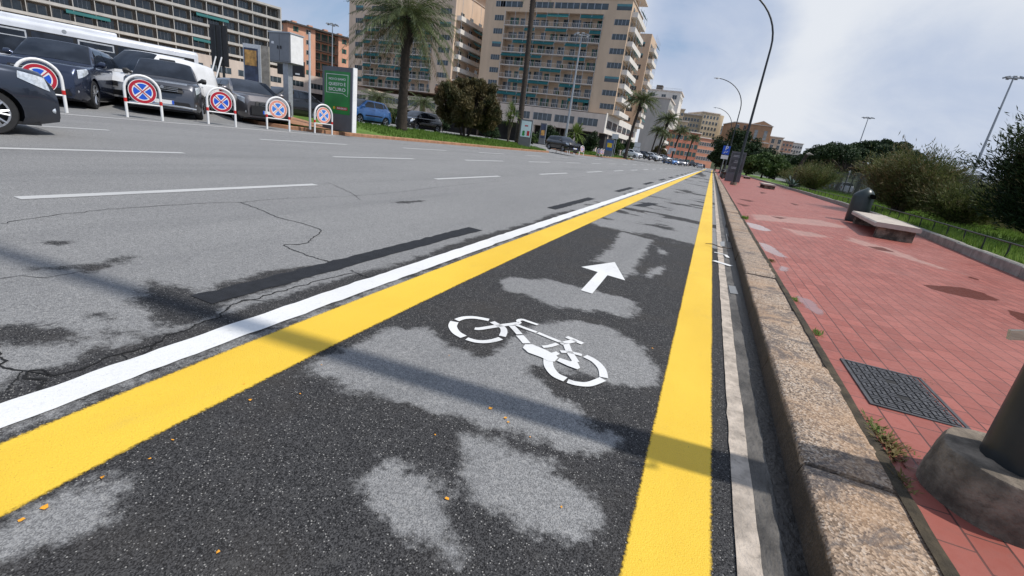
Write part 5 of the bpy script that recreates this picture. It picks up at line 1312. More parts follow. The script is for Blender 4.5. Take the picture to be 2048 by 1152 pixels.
# stocky palms behind
for (px, py, D, h, lab, sd_) in [((755), 240, 62, 3.2, 'low bushy palm behind the blue car', 21), (843, 240, 66, 3.6, 'low palm between the thick palm trunk and the brown tree', 22)]:
    o = make_palm('low_palm', h, .28, 54, 3.3, sd_, lab, (0, 0), .55, .035, 1.2, -.5, 22, .06); p = at(px, py, D=D); o.location = (p.x, p.y, .85)
# yucca / dracaena beside the tall palm and fan palm before the portico
def make_yucca(label, heads, L, seed, name='yucca', mat='lime', wid=.03, nl=90):
    t = empty(name, (0, 0, 0), 0, label, 'plant'); rr = np.random.default_rng(seed); mb = MB(); Q = []
    for hx, hy, hz in heads:
        mb.tube(smooth3([(0, 0, -.1), (hx * .4, hy * .4, hz * .5), (hx, hy, hz)], 4), [.09, .08, .075, .07, .07, .065, .06, .06, .06], 8)
        for i in range(nl):
            az = rr.uniform(0, 6.283); el = rr.uniform(-.6, 1.45); l = L * rr.uniform(.75, 1.1); d = np.array([math.cos(az) * math.cos(el), math.sin(az) * math.cos(el), math.sin(el)]); s_ = np.array([-math.sin(az), math.cos(az), 0]) * wid
            b_ = np.array([hx, hy, hz]); m_ = b_ + d * l * .6; tip = b_ + d * l + np.array([0, 0, -.22 * l * math.cos(el)])
            Q.append([b_ - s_ * .5, m_ - s_, tip, m_ + s_])
    mb.build('trunk', MT['bark'], t, smooth=60); quads_mesh('leaves', np.array(Q), LM[mat], t); return t
y = make_yucca('spiky green yucca with two stems beside the brown-leaved tree', [(.3, .1, 2.4), (-.25, .2, 2.0), (0, 0, 2.8)], 1.0, 4); p = at(1015, 285, D=44); y.location = (p.x, p.y, .9)
y = make_yucca('round-headed fan palm in front of the dark portico', [(0, 0, 2.0), (.1, .1, 2.3)], 2.0, 5, 'fan_palm', 'lime', .11, 75); p = at(1147, 298, D=66); y.location = (p.x, p.y, .8)
# brown-green weeping tree
bt = make_tree('bottlebrush_tree', 4.6, (.2, 0, 2.5), (2.6, 2.6, 1.9), LM['brown'], 'rounded brown-green weeping tree with several low stems on the island', 5, 140, .46, 56000, .085, 5, tr=.10, flat=1.0, hang=1.6, aspect=3.2, shell=.5)
p = at(930, 272, X=-19.0); bt.location = (p.x, p.y, .9)
quads_mesh('blossom', leaf_cloud(clumps((-1.6, -.7, 3.2), (.8, .8, .8), 7, .42, 8), 2600, .09, 3, 0, 0, .5, 1.0), LM['rust'], bt)
# dark shrubs behind the other carriageway
k_ = 0
for px, D, h, wd, lab in [(700, 70, 2.6, 3.4, 'dark hedge clump left of the low bushy palm'), (735, 74, 2.9, 3.4, 'dark hedge clump behind the low bushy palm'), (775, 74, 2.7, 3.2, 'dark hedge clump right of the low bushy palm'), (885, 78, 2.2, 3.0, 'low dark shrub behind the black passing car'), (985, 72, 2.0, 3.2, 'low dark shrub behind the brown tree stems'),
                          (1060, 74, 1.8, 2.6, 'low round shrub between the two poster cases'), (1102, 66, 2.6, 2.6, 'round clipped dark bush right of the dark poster case'), (1188, 72, 3.3, 1.7, 'upright shrub at the portico edge'), (1238, 84, 3.6, 2.2, 'leafy tree behind the grey sign backs'), (1262, 92, 3.4, 2.6, 'leafy tree right of the slender palm'),
                          (655, 68, 2.4, 3.2, 'dark hedge clump behind the green advertising board'), (620, 66, 2.2, 3.2, 'dark hedge clump behind the black car'), (580, 64, 2.0, 3.2, 'dark hedge clump seen under the metal box'), (1330, 120, 4.2, 3.6, 'rusty-green bush among the far parked cars')]:
    o = make_tree('shrub', h, (0, 0, h * .52), (wd * .5, wd * .5, h * .42), LM[('dark', 'dark', 'mid')[k_ % 3]] if px != 1330 else LM['brown'], lab, 30 + k_, 14, .75, 3200, .17, 1, 'shrub', None, tr=.08, fill=.2, branch=False)
    p = at(px, 260, D=D); o.location = (p.x, p.y, .8); k_ += 1
# slender palms along the far islands
sp_ = make_palm('slender_palm', 7.6, .20, 70, 2.9, 41, 'slender leaning palm, nearest of the row beside the white mezzanine', (.75, .2),   .62, .045, 1.3, -.35, 22, .05, 'slender palms along the far island', droopk=.9)
def on(px, py_base, py_top, Y, o, lean=True): pass
base = at(1252, 306, D=64); sp_.location = (base.x, base.y, .85)
for px, D, s, lab in [(1299, 96, .78, 'short palm, left of the pair before the grey wall'), (1312, 98, 1.12, 'taller palm of the pair before the grey wall'), (1316, 104, .74, 'short palm close behind the taller palm of the pair'), (1343, 112, .98, 'palm in front of the left end of the red building'), (1372, 130, .95, 'palm half hiding the middle of the red building')]:
    c = copy_tree(sp_, None, None, random.uniform(-.5, .5), lab); p = at(px, 318, D=D); c.location = (p.x, p.y, .85); c.scale = (s, s, s)
# garden side ----------------------------------------------------
def tamarisk(name, N_, cc, R3, label, seed, stems, wid=.010, tip=.35, mat='tam'):
    t = empty(name, (0, 0, 0), 0, label, 'shrub'); rr = random.Random(seed); mb = MB(); Q = []; Q2 = []
    nr = np.random.default_rng(seed); shoots = []
    for k in range(stems):
        a = 6.28 * k / stems + rr.uniform(-.4, .4); out_ = rr.uniform(.4, 1); e = (cc[0] + R3[0] * out_ * math.cos(a), cc[1] + R3[1] * out_ * math.sin(a), cc[2] + R3[2] * rr.uniform(-.1, 1.0) * (1.25 - out_ * .7))
        P = smooth3([(0.15 * math.cos(a), .15 * math.sin(a), -.1), (e[0] * .35, e[1] * .35, e[2] * .45), e], 5); mb.tube(P, [.045 * (1 - .85 * i / (len(P) - 1)) for i in range(len(P))], 5)
        for i in range(3, len(P)):
            for q in range(5): shoots.append((np.array(P[i]), np.array([math.cos(a), math.sin(a), 0])))
    per = N_ // len(shoots)
    for b_, o_ in shoots:
        d = o_ * rr.uniform(-.3, 1) + nr.normal(0, .55, 3); d[2] = abs(d[2]) * 1.1 + .35; d /= np.linalg.norm(d); L = rr.uniform(.5, 1.15)
        dst = Q2 if rr.random() < tip else Q
        for i in range(per):
            s = nr.uniform(.05, 1); c = b_ + d * L * s + np.array([o_[0], o_[1], -.35]) * .25 * s * s + nr.normal(0, .05 + .09 * s, 3)
            dd = d + nr.normal(0, .38, 3); dd /= np.linalg.norm(dd); l = nr.uniform(.10, .24); w_ = np.cross(dd, nr.normal(size=3)); w_ /= np.linalg.norm(w_) + 1e-9; w_ *= wid
            dst.append([c - w_, c + dd * l * .5 - w_ * .9, c + dd * l, c + dd * l * .5 + w_])
    mb.build('stems', MT['bark'], t, smooth=60); quads_mesh('foliage', np.array(Q), LM[mat], t)
    if Q2: quads_mesh('feathery_tips', np.array(Q2), LM['tamb'], t)
    return t
o = tamarisk('tamarisk', 52000, (.0, 0, 1.15), (1.0, 2.0, .95), 'big feathery brownish tamarisk bush behind the litter bin', 61, 30, .014); p = at(1800, 440, Z=.3); o.location = (7.35, 23.6, .3)
o = tamarisk('tamarisk', 20000, (.1, 0, .62), (1.0, 1.6, .5), 'sprawling green tamarisk with wispy twigs between fence and path', 62, 20, .013, .25); o.location = (8.3, 21.0, .3)
o = tamarisk('tamarisk', 80000, (.1, 0, 1.45), (1.2, 1.7, 1.25), 'dark dense tamarisk cut off by the right picture edge', 63, 34, .016, .05, 'dark'); o.location = (7.95, 15.6, .3)
tr_ = MB(); tr_.tube([(7.95, 15.6, .2), (7.9, 15.6, 1.0), (8.05, 15.7, 2.0)], [.13, .11, .08], 10); x_ = tr_.build('trunk', MT['bark'], o, smooth=60); x_.matrix_parent_inverse = Matrix.Translation(-Vector(o.location))
o = tamarisk('tamarisk', 22000, (0, 0, 1.0), (1.3, 2.4, .8), 'wide olive tamarisk thicket left of the pines and right of the agave', 64, 22, .016, .2); o.location = (8.0, 45.5, .3)
o = tamarisk('tamarisk', 12000, (0, 0, .8), (1.3, 2.5, .6), 'low olive thicket behind the agave', 65, 16, .018, .3); o.location = (8.4, 56, .3)
# agave and cut palm stump
def agave(label, L, n, seed):
    t = empty('agave', (0, 0, 0), 0, label, 'plant'); nr = np.random.default_rng(seed); Q = []
    for i in range(n):
        az = nr.uniform(0, 6.283); el = nr.uniform(.15, 1.3); l = L * nr.uniform(.7, 1.1); P = []
        for k in range(5):
            s = k / 4; P.append(np.array([math.cos(az) * (math.cos(el) * l * s + .15 * l * s * s), math.sin(az) * (math.cos(el) * l * s + .15 * l * s * s), math.sin(el) * l * s - .35 * l * s * s * math.cos(el)]))
        for k in range(4):
            w0, w1 = [.09 * math.sin(math.pi * (.22 + .78 * q)) + .004 for q in (k / 4, (k + 1) / 4)]; s_ = np.array([-math.sin(az), math.cos(az), .0])
            Q.append([P[k] - s_ * w0, P[k + 1] - s_ * w1, P[k + 1] + s_ * w1, P[k] + s_ * w0])
    quads_mesh('leaves', np.array(Q), LM['agave'], t); MB().cyl((0, 0, -.05), .1, .07, .25, 8).build('stem', MT['bark'], t); return t
o = agave('grey-green agave clump on the grass left of the leaning stump', 1.25, 46, 5); o.location = (7.0, 49, .33)
tr_ = MB(); tr_.tube(smooth3([(0, 0, -.2), (.15, 0, 1.6), (.5, 0, 3.0)], 4), [.2, .19, .18, .17, .17, .16, .16, .15, .2], 10)
t = empty('dead_palm', (7.2, 51, .33), 0, 'leaning cut-off palm stump above the agave', 'stump'); tr_.build('trunk', MT['palmbark'], t, smooth=60); tr_ = MB(); tr_.tube([(.5, 0, 3.0), (.62, 0, 3.12), (1.0, 0, 3.05)], [.16, .14, .02], 8); tr_.build('cut_top', MT['concrete'], t, smooth=60)
# tall iron fence at the car park edge
fx = [(12.0, 12.0), (12.1, 30), (14.2, 60), (14.3, 90)]
fe = empty('iron_fence', (12, 12, .15), 0, 'tall thin-barred iron fence between the garden and the car park', 'fence')
MT['fence'] = pm('fence_paint', (0.05, 0.05, 0.045), 0.6, 0.3, 7)
bars = MB(); pb_ = MB(); pb_.box((0, 0, 1.2), (.07, .07, 2.45)); pm_ = pb_.build('post', MT['fence'], fe)
def fpos(y): 
    for (xa, ya), (xb, yb) in zip(fx[:-1], fx[1:]):
        if y <= yb: return xa + (xb - xa) * (y - ya) / (yb - ya)
    return fx[-1][0]
y = 12.0; nb = 0
while y < 90:
    x = fpos(y); s = .13 if y < 36 else .26
    bars.box((x - 12, y - 12, 1.22), (.028, .028, 2.3)); y += s
rails = MB()
for (xa, ya), (xb, yb) in zip(fx[:-1], fx[1:]):
    for z in (.25, 2.15): rails.tube([(xa - 12, ya - 12, z), (xb - 12, yb - 12, z)], .022, 4)
tag(bars.build('bars', MT['fence'], fe), kind=None); rails.build('rails', MT['fence'], fe)
for i, y in enumerate(np.arange(12, 90, 2.6)):
    c = pm_ if i == 0 else pm_.copy()
    if i: COL.objects.link(c)
    c.location = (fpos(y) - 12 + .03, y - 12, 0)
# dry grass along the fence foot
blades('dry_grass', 9000, lambda n: np.column_stack([rng.uniform(10.6, 11.9, n), rng.uniform(14, 38, n)]), lambda x, y: .25, LM['tamb'], .42, .012)
blades('undergrowth', 6000, lambda n: np.column_stack([rng.uniform(9.5, 11.8, n), rng.uniform(34, 80, n)]), lambda x, y: .25, LM['mid'], .25, .03)
# umbrella pines
def pine(label, h, R, seed, N_=16000, low=.5):
    t = empty('umbrella_pine', (0, 0, 0), 0, label, 'tree', 'dark umbrella pines beyond the garden'); rr = random.Random(seed); cl = []
    for i in range(34):
        a = rr.uniform(0, 6.283); k = math.sqrt(rr.random()); rad = R * .24 * rr.uniform(.7, 1.3); cl.append((R * k * math.cos(a), R * k * math.sin(a), h - 1.1 * k * k * h * .2 - rr.uniform(0, .2) * h * .5, rad, rad, rad * .62))
    mb = MB(); mb.tube(smooth3([(0, 0, -.2), (.3, .1, h * .35), (.1, 0, h * .62)], 4), [.3, .28, .26, .24, .22, .2, .2, .19, .18], 10)
    for c in cl[:20]: mb.tube(smooth3([(.2, .05, h * .45), (c[0] * .5, c[1] * .5, h * .62), (c[0], c[1], c[2] - c[5] * .5)], 4), [.14 * (1 - .8 * i / 8) for i in range(9)], 6)
    mb.build('trunk', MT['bark'], t, smooth=60); quads_mesh('crown', leaf_cloud(cl, N_, .17, 1.6, .3, 0, .5), LM['dark'], t); return t
for px, top, D, R, lab, sd_ in [(1700, 293, 62, 4.4, 'broad dark umbrella pine left of the tamarisk', 71), (1745, 287, 66, 4.2, 'dark umbrella pine just behind the tamarisk top', 72), (1790, 283, 70, 4.0, 'greener pine crown behind the brown tamarisk', 73), (1668, 306, 74, 4.0, 'dark pine with low crown left of the broad umbrella pine', 74), (1640, 312, 88, 4.0, 'farther dark pine at the foot of the small mast', 75)]:
    p = at(px, top, D=D); o = pine(lab, p.z - .1, R, sd_); o.location = (p.x, p.y, .1)
# big evergreens behind the map board
for px, top, bot, D, w_, lab, sd_, m_ in [(1484, 262, 345, 92, 3.9, 'large dark evergreen behind the map board', 81, 'dark'), (1462, 280, 345, 100, 2.6, 'dark evergreen seen between the lamp posts', 82, 'dark'), (1510, 285, 345, 86, 3.4, 'dark evergreen right of the first lamp post', 83, 'dark'), (1535, 312, 345, 80, 3.0, 'leafy tree right of the large evergreens', 84, 'mid'), (1560, 318, 345, 98, 3.6, 'bushy tree before the hillside houses', 85, 'mid'), (1440, 300, 345, 130, 2.4, 'narrow dark tree over the end of the pavement', 86, 'dark'), (1592, 320, 345, 104, 4.2, 'low dark tree left of the pines', 87, 'dark')]:
    p = at(px, top, D=D); h = p.z - .2; o = make_tree('evergreen_tree', h, (0, 0, h * .6), (w_, w_, h * .38), LM[m_], lab, sd_, 34, w_ * .34, 12000, .22, 1, 'tree', None, tr=.22, flat=.85); o.location = (p.x, p.y, .2)
# ------------------------------------------------------------------ buildings
MT['tan'] = pm('tan_render', (0.58, 0.43, 0.30), 0.9, 0.09, 0.35, dirt=.22, stretch=(1, 1, .22)); MT['tan2'] = pm('pale_tan_render', (0.62, 0.47, 0.35), 0.9, 0.09, 0.35, dirt=.25, stretch=(1, 1, .22))
MT['slab'] = pm('balcony_edge_paint', (0.66, 0.58, 0.51), 0.85, 0.1, 1, dirt=.3, stretch=(1, 1, .22)); MT['podium'] = pm('mezzanine_stone', (0.60, 0.50, 0.42), 0.85, 0.1, 0.5, dirt=.25, stretch=(1, 1, .22))
MT['whitewall'] = pm('white_render', (0.68, 0.64, 0.58), 0.9, 0.07, 0.5, dirt=.15, stretch=(1, 1, .22)); MT['greywall'] = pm('light_grey_render', (0.42, 0.40, 0.37), 0.9, 0.08, 0.4, dirt=.2, stretch=(1, 1, .22))
MT['pink'] = pm('salmon_pink_render', (0.62, 0.34, 0.23), 0.9, 0.1, 0.4, dirt=.25, stretch=(1, 1, .22)); MT['redwall'] = pm('red_orange_render', (0.47, 0.18, 0.12), 0.9, 0.18, 0.25, dirt=.2, stretch=(1, 1, .22))
MT['yellowwall'] = pm('ochre_render', (0.48, 0.38, 0.25), 0.9, 0.12, 0.3, dirt=.3, stretch=(1, 1, .22)); MT['church'] = pm('church_brick_render', (0.42, 0.24, 0.14), 0.9, 0.12, 0.3, dirt=.3)
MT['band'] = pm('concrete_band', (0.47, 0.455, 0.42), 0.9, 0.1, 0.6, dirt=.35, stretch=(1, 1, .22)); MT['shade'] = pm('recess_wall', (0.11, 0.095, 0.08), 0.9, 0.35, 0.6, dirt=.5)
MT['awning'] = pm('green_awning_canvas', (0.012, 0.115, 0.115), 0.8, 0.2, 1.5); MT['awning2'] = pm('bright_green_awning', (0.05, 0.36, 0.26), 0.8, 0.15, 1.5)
MT['roof'] = pm('dark_roof', (0.06, 0.055, 0.05), 0.9, 0.3, 1); MT['void'] = pm('deep_portico_dark', (0.03, 0.028, 0.026), 0.9, 0.4, .5); MT['shutter'] = pm('green_shutter', (0.03, 0.12, 0.09), 0.8, 0.3, 2)  # near-black colour stands for the dark depth of porticos, shop fronts and slot
MT['blind'] = pm('roller_blind', (0.09, 0.22, 0.24), 0.7, 0.25, .7); MT['curtain'] = pm('grey_curtain', (0.30, 0.30, 0.29), 0.8, 0.3, .8)
UNIT = {}
def unit(name, mats, fn):
    q = MB(); fn(q); o = q.build(name, mats); me = o.data; bpy.data.objects.remove(o); UNIT[name] = me
# window unit: 1 m x 1 m in x,z, centred at the bottom middle, standing proud of the wall towards -y
def u_win(q):
    q.bb(-.5, .5, -.02, .0, 0, 1, 1)
    for a, b_, c, d in ((-.5, -.46, 0, 1), (.46, .5, 0, 1), (-.46, .46, .95, 1), (-.46, .46, 0, .05), (-.02, .02, .05, .95)): q.bb(a, b_, -.05, -.021, c, d, 0)
unit('window', [MT['whitewall'], MT['glass']], u_win)
def u_dark(q):
    q.bb(-.5, .5, -.02, .0, 0, 1, 1)
    for k in range(4): q.bb(-.5 + k * .25 + .005, -.5 + k * .25 + .03, -.05, -.021, 0, 1, 0)
unit('strip_window', [MT['metal_grey'], MT['glass']], u_dark)
def u_blind(q):
    q.bb(-.5, .5, -.02, .0, 0, .62, 1); q.bb(-.5, .5, -.04, .0, .622, 1, 0)
unit('blind_window', [MT['blind'], MT['glass']], u_blind)
def u_shut(q):
    q.bb(-.24, .24, -.02, 0, 0, 1, 1); q.bb(-.5, -.25, -.05, 0, 0, 1, 0); q.bb(.25, .5, -.05, 0, 0, 1, 0)
unit('shuttered_window', [MT['shutter'], MT['glass']], u_shut)
def u_door(q):
    q.bb(-.5, .5, -.02, 0, 0, 1, 1)
    for a, b_ in ((-.5, -.45), (.45, .5), (-.03, .03)): q.bb(a, b_, -.04, -.021, 0, 1, 0)
unit('balcony_door', [MT['curtain'], MT['glass']], u_door)
def u_awn(q):
    q.add([(-.5, -.02, 1), (.5, -.02, 1), (.5, -1, 0), (-.5, -1, 0), (-.5, -.02, .96), (.5, -.02, .96), (.5, -1, -.12), (-.5, -1, -.12)], [(0, 3, 2, 1), (4, 5, 6, 7), (3, 7, 6, 2), (0, 4, 7, 3), (1, 2, 6, 5), (0, 1, 5, 4)])
unit('awning', [MT['awning']], u_awn)
def place(name, par, x, y, z, sx, sy, sz, rz=0, nm=None):
    o = mk(nm or name, UNIT[name], par, (x, y, z), rz); o.scale = (sx, sy, sz); return o
COUNT = {}
def w_(name, par, x, y, z, sx, sz, rz=0, nm='window'):
    return place(name, par, x, y, z, sx, 1.6, sz, rz, nm)
rb = random.Random(17)
def railing(mb, x0, x1, y, z, h=.95, side=False):
    """thin bars as one slatted screen; m=0"""
    n = max(2, int((x1 - x0) / .45))
    for i in range(n + 1):
        x = x0 + (x1 - x0) * i / n
        if side: mb.bb(y - .02, y + .02, x - .025, x + .025, z, z + h)
        else: mb.bb(x - .025, x + .025, y - .02, y + .02, z, z + h)
    if side: mb.bb(y - .03, y + .03, x0, x1, z + h, z + h + .06)
    else: mb.bb(x0, x1, y - .03, y + .03, z + h, z + h + .06)

def tower_block(name, label, X0, X1, Y0, depth, levels, zt, lox, hix, side_len, wallm, win_left, win_right, top_windows, seed, side_bal=True, posts=9, attic=True):
    rb.seed(seed); t = empty(name, (X0, Y0, 0), 0, label, 'building'); W = X1 - X0; lx, hx = lox - X0, hix - X0
    z0, zt8 = levels[0], levels[-1]; RC = 2.2
    q = MB(); q.bb(0, lx, 0, depth, z0 - .2, zt); q.bb(hx, W, 0, depth, z0 - .2, zt); q.bb(lx, hx, RC, depth - .01, z0 - .2, zt8 + .001); q.bb(lx, hx, 0, depth - .02, zt8 + .0015, zt - .001); q.build('wall', wallm, t)
    nb = max(4, posts)
    for i, z in enumerate(levels[:-1]):
        h = levels[i + 1] - z
        q = MB(); q.bb(lx + .01, hx - .01, -.35, RC - .01, z - .16, z + .02); railing(q, lx, hx, -.30, z + .02, .92); q.build('balcony', MT['slab'], t)
        bw = (hx - lx) / nb
        for k in range(nb):
            cx_ = lx + bw * (k + .5)
            w_(rb.choice(('balcony_door', 'balcony_door', 'strip_window', 'shuttered_window', 'window')), t, cx_ + rb.uniform(-.3, .3), RC - .005, z + .03, rb.choice((1.3, 1.9, 2.4)), rb.choice((2.1, 2.2, 1.9)), nm='balcony_door')
            if rb.random() < .3: MB().bb(cx_ + 1, cx_ + 1.7, -.2, .15, z + .03, z + rb.uniform(.5, 1.0)).build('plant_box', LM['mid'] if rb.random() < .6 else MT['curtain'], t)
        k = 0
        while k < nb:
            if rb.random() < .5:
                n_ = rb.choice((1, 2, 2)); n_ = min(n_, nb - k)
                place('awning', t, lx + bw * (k + n_ / 2), -.15, z + h - .95 - rb.uniform(0, .3), bw * n_ * .96, rb.uniform(.35, .8), .75); k += n_
            else: k += 1
        for (wx_, ww) in win_left + win_right:
            w_(rb.choice(('strip_window', 'strip_window', 'blind_window')), t, wx_ - X0, 0, z + .95, ww, 1.25)
    q = MB()
    for k in range(nb + 1):
        x = lx + (hx - lx) * k / nb; q.bb(x - .035, x + .035, -.40, -.36, z0, zt8)
    q.build('awning_posts', MT['metal_light'], t)
    for (wx_, ww) in top_windows + win_left[:1] + win_right: w_(rb.choice(('strip_window', 'blind_window', 'strip_window')), t, wx_ - X0, 0, zt8 + 1.0, ww, 1.3)
    if attic:
        q = MB(); q.bb(1.5, W - 1.5, 2.5, depth - 1, zt + .002, zt + 3.0); q.build('attic', wallm, t)
        q = MB(); q.bb(.6, W + .6, .2, depth + .5, zt + 3.0, zt + 3.25); q.build('roof', MT['slab'], t)
        q = MB(); q.bb(-.2, W + .2, -.25, depth, zt - .05, zt + .08); n_ = 11
        for k in range(n_): q.bb(.8 + (W - 1.6) * k / (n_ - 1) - .05, .8 + (W - 1.6) * k / (n_ - 1) + .05, .3, .4, zt + .08, zt + 3.0)
        q.build('terrace_posts', MT['slab'], t)
        for k in range(8): place('balcony_door', t, 3 + (W - 6) * k / 7, 2.495, zt + .1, 2.2, 1.6, 2.2, 0, 'balcony_door')
        for k in (1, 2, 3): place('awning', t, 2 + k * W * .12, 1.2, zt + 2.1, W * .115, 1.2, .8)
    if side_bal:
        ys_ = np.linspace(1.2, side_len, 5)
        for i, z in enumerate(levels):
            h = 3.1
            q = MB(); y1 = side_len; q.bb(W - .0, W + 1.45, .9, y1, z - .14, z + .03); q.bb(W + 1.33, W + 1.45, .9, y1, z + .03, z + .95); q.bb(W, W + 1.33, .9, 1.02, z + .03, z + .95)
            q.build('balcony', MT['whitewall'], t)
            for k in range(4):
                w_('balcony_door', t, W + .005, (ys_[k] + ys_[k + 1]) / 2, z + .05, 1.9, 2.15, R_(90), 'balcony_door')
            if rb.random() < .6:
                place('awning', t, W + .9, side_len * .6, z + 1.9, side_len * rb.uniform(.3, .6), 1.0, .9, R_(90))
        q = MB()
        for k in range(5): q.bb(W + 1.36, W + 1.42, ys_[k] - .03, ys_[k] + .03, levels[0] + 3, zt)
        q.build('balcony_posts', MT['metal_light'], t)
    return t, W
# --- big apartment block in the middle (its mezzanine stands on a portico)
YC = 122.0
def xz(px, py, Y): p = at(px, py, Y=Y); return p.x, p.z
lv = [xz(1150, y, YC)[1] for y in (222, 199, 176, 153, 130, 104, 78, 53)]
z0c = 10.4; step = 3.13; lv = [z0c + step * i for i in range(8)]
ztC = z0c + step * 7 + 3.25
Xr = -25.9; Xl = xz(966, 60, YC)[0]; lo_, hi_ = xz(1008, 62, YC)[0], xz(1203, 62, YC)[0]
print('C', Xl, Xr, lo_, hi_, [round(v, 1) for v in lv], ztC)
wl = [(xz(1000, 60, YC)[0] - .6, 2.6)]; wr_ = [(xz(1240, 66, YC)[0], 3.6)]
topw = [(xz(x, 34, YC)[0], w2) for x, w2 in ((1020, 6.4), (1081, 6.2), (1131, 6.4), (1185, 7.0))]
tC, WC = tower_block('apartment_block', 'largest tan apartment block with green awnings and a white mezzanine above dark portico', Xl, Xr, YC, 16, lv, ztC, lo_, hi_, 14.5, MT['tan'], wl, wr_, topw, 3)
def mezz(t, X0, Y0, x0, x1, y0, y1, zb, ztop, front_wins, side_wins, pillars, wallf=None):
    q = MB(); q.bb(x0 - X0, x1 - X0, y0 - Y0, y1 - Y0, zb, ztop); q.build('mezzanine', MT['podium'], t)
    q = MB(); q.bb(x1 - X0 + .001, x1 - X0 + .12, y0 - Y0, y1 - Y0, zb, ztop + .4); q.build('mezzanine_side_cladding', MT['whitewall'], t)
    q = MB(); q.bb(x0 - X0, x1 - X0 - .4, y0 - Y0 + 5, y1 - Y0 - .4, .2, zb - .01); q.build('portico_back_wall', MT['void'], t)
    for a, b_ in front_wins: w_('strip_window', t, (a + b_) / 2 - X0, y0 - Y0, zb + (ztop - zb) * .30, abs(b_ - a), (ztop - zb) * .40)
    for a, b_ in side_wins: w_('strip_window', t, x1 - X0 + .12, (a + b_) / 2 - Y0, zb + (ztop - zb) * .30, b_ - a, (ztop - zb) * .42, R_(90))
    for x in pillars: MB().bb(x - X0 - .45, x - X0 + .45, y0 - Y0 + .3, y0 - Y0 + 1.2, .2, zb - .005).build('pillar', MT['podium'], t)
    for y in np.arange(y0 + 8, y1 - 1, 7.5): MB().bb(x1 - X0 - 1.2, x1 - X0 - .3, y - Y0 - .45, y - Y0 + .45, .2, zb - .005).build('pillar', MT['podium'], t)
YM = 120.6
fw = [(xz(a, 240, YM)[0], xz(b_, 240, YM)[0]) for a, b_ in ((1030, 1058), (1065, 1102), (1108, 1148), (1155, 1196))]
zb_, zt_ = xz(1206, 266, YM)[1], xz(1213, 229, YM)[1]; print('mezz z', zb_, zt_)
mezz(tC, Xl, YC, -62, xz(1213, 229, YM)[0], YM, 172, zb_, zt_, fw, [(122 + 7.5 * k, 128.5 + 7.5 * k) for k in range(6)], [xz(p_, 270, YM)[0] for p_ in (1062, 1103, 1150, 1192)])
q = MB()
for k in range(9): q.bb(20 + k * 1.3, 20.14 + k * 1.3, 1.0, 1.5, .3, zb_ - .02)
q.build('portico_fins', MT['concrete'], tC)
# second tower farther along the street, on the same mezzanine
X2r = -26.2; Y2 = at(1305, 66, X=X2r).y; print('Y2', Y2)
zt2 = at(1308, 68, Y=Y2).z; lv2 = [z0c + step * i for i in range(int((zt2 - z0c) / step))]
tD2, W2 = tower_block('apartment_block', 'narrow tan tower rising just right of the largest apartment block', X2r - 16, X2r, Y2, 14, lv2, zt2, X2r - 14, X2r - 6.5, 11, MT['tan'], [], [(X2r - 3.2, 3.2)], [], 5, posts=3, attic=False)
for o in children(tD2):
    if o.name.startswith('awning') and not o.name.startswith('awning_p'): o.data = o.data
# --- block behind the big palm
XB1 = xz(905, 100, 118)[0]; XB0 = xz(698, 60, 118)[0]; lo_, hi_ = xz(728, 80, 118)[0], xz(863, 100, 118)[0]
zB0 = xz(800, 168, 118)[1]; print('B', XB0, XB1, zB0)
lvB = [10.6 + 3.1 * i for i in range(7)]
tB, WB = tower_block('apartment_block', 'tan apartment block behind the big date palm, its right flank stepped with balconies', XB0, XB1, 118, 26, lvB, 10.6 + 3.1 * 8.2, lo_, hi_, 22, MT['tan2'], [(xz(718, 80, 118)[0], 2.6)], [(xz(887, 100, 118)[0], 3.4)], [(lo_ + 5, 5), (lo_ + 14, 5)], 9, posts=8)
mezz(tB, XB0, 118, XB0 - 4, XB1 + 3, 116.5, 150, 5.2, 9.0, [(XB0 + 3 + 6 * k, XB0 + 8 + 6 * k) for k in range(5)], [(118 + 7 * k, 124 + 7 * k) for k in range(4)], [XB0 + 3 + 6 * k for k in range(6)])
# light slot block between the two
q = empty('stair_tower', (-66, 150, 0), 0, 'pale stair tower with a dark vertical slot between the two tan blocks', 'building')
xa, xb = xz(962, 100, 150)[0], xz(985, 100, 150)[0]
MB().bb(xa + 66, xb + 66 + 3, 0, 8, 0, xz(972, 44, 150)[1]).build('wall', MT['tan2'], q); MB().bb(xa + 66 + 1.2, xa + 66 + 2.6, -.06, -.002, 8, 30).build('dark_slot', MT['void'], q)
# --- long grey balcony block at the upper left
dA = Vector((.298, .955, 0)).normalized(); rA = math.atan2(dA.y, dA.x); pr = at(560, 17, D=140); zTA = pr.z; LA = 100
o_ = Vector((pr.x, pr.y, 0)) - dA * LA
tA = empty('balcony_block', (o_.x, o_.y, 0), rA, 'long grey block with continuous pale balcony bands above the bus', 'building')
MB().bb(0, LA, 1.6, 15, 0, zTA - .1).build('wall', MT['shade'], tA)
MB().bb(LA - .02, LA + .3, -.2, 15, 12, zTA + .3).build('end_wall', MT['band'], tA)
nl = 6; hA = 3.2
for i in range(nl + 1):
    z = zTA - hA * i
    q = MB(); q.bb(-2, LA - .03, -.15, 1.59, z - .28, z + (.15 if i == 0 else -.1)); q.bb(-2, LA - .03, -.25, -.16, z - .28, z + (.35 if i else .25)); q.build('balcony_band', MT['band'], tA)
for i in range(nl):
    z = zTA - hA * (i + 1)
    for k in range(25):
        x = 1.9 + k * 4.0
        if k > 2: w_(rb.choice(('strip_window', 'balcony_door')), tA, x, 1.59, z + .15, 3.2, 2.3)
    for k in range(6):
        if rb.random() < .1: place('awning', tA, 30 + k * 12 + rb.uniform(0, 5), 0, z + 2.0, 4.0 * rb.choice((1, 2)), .4, .8)
q = MB()
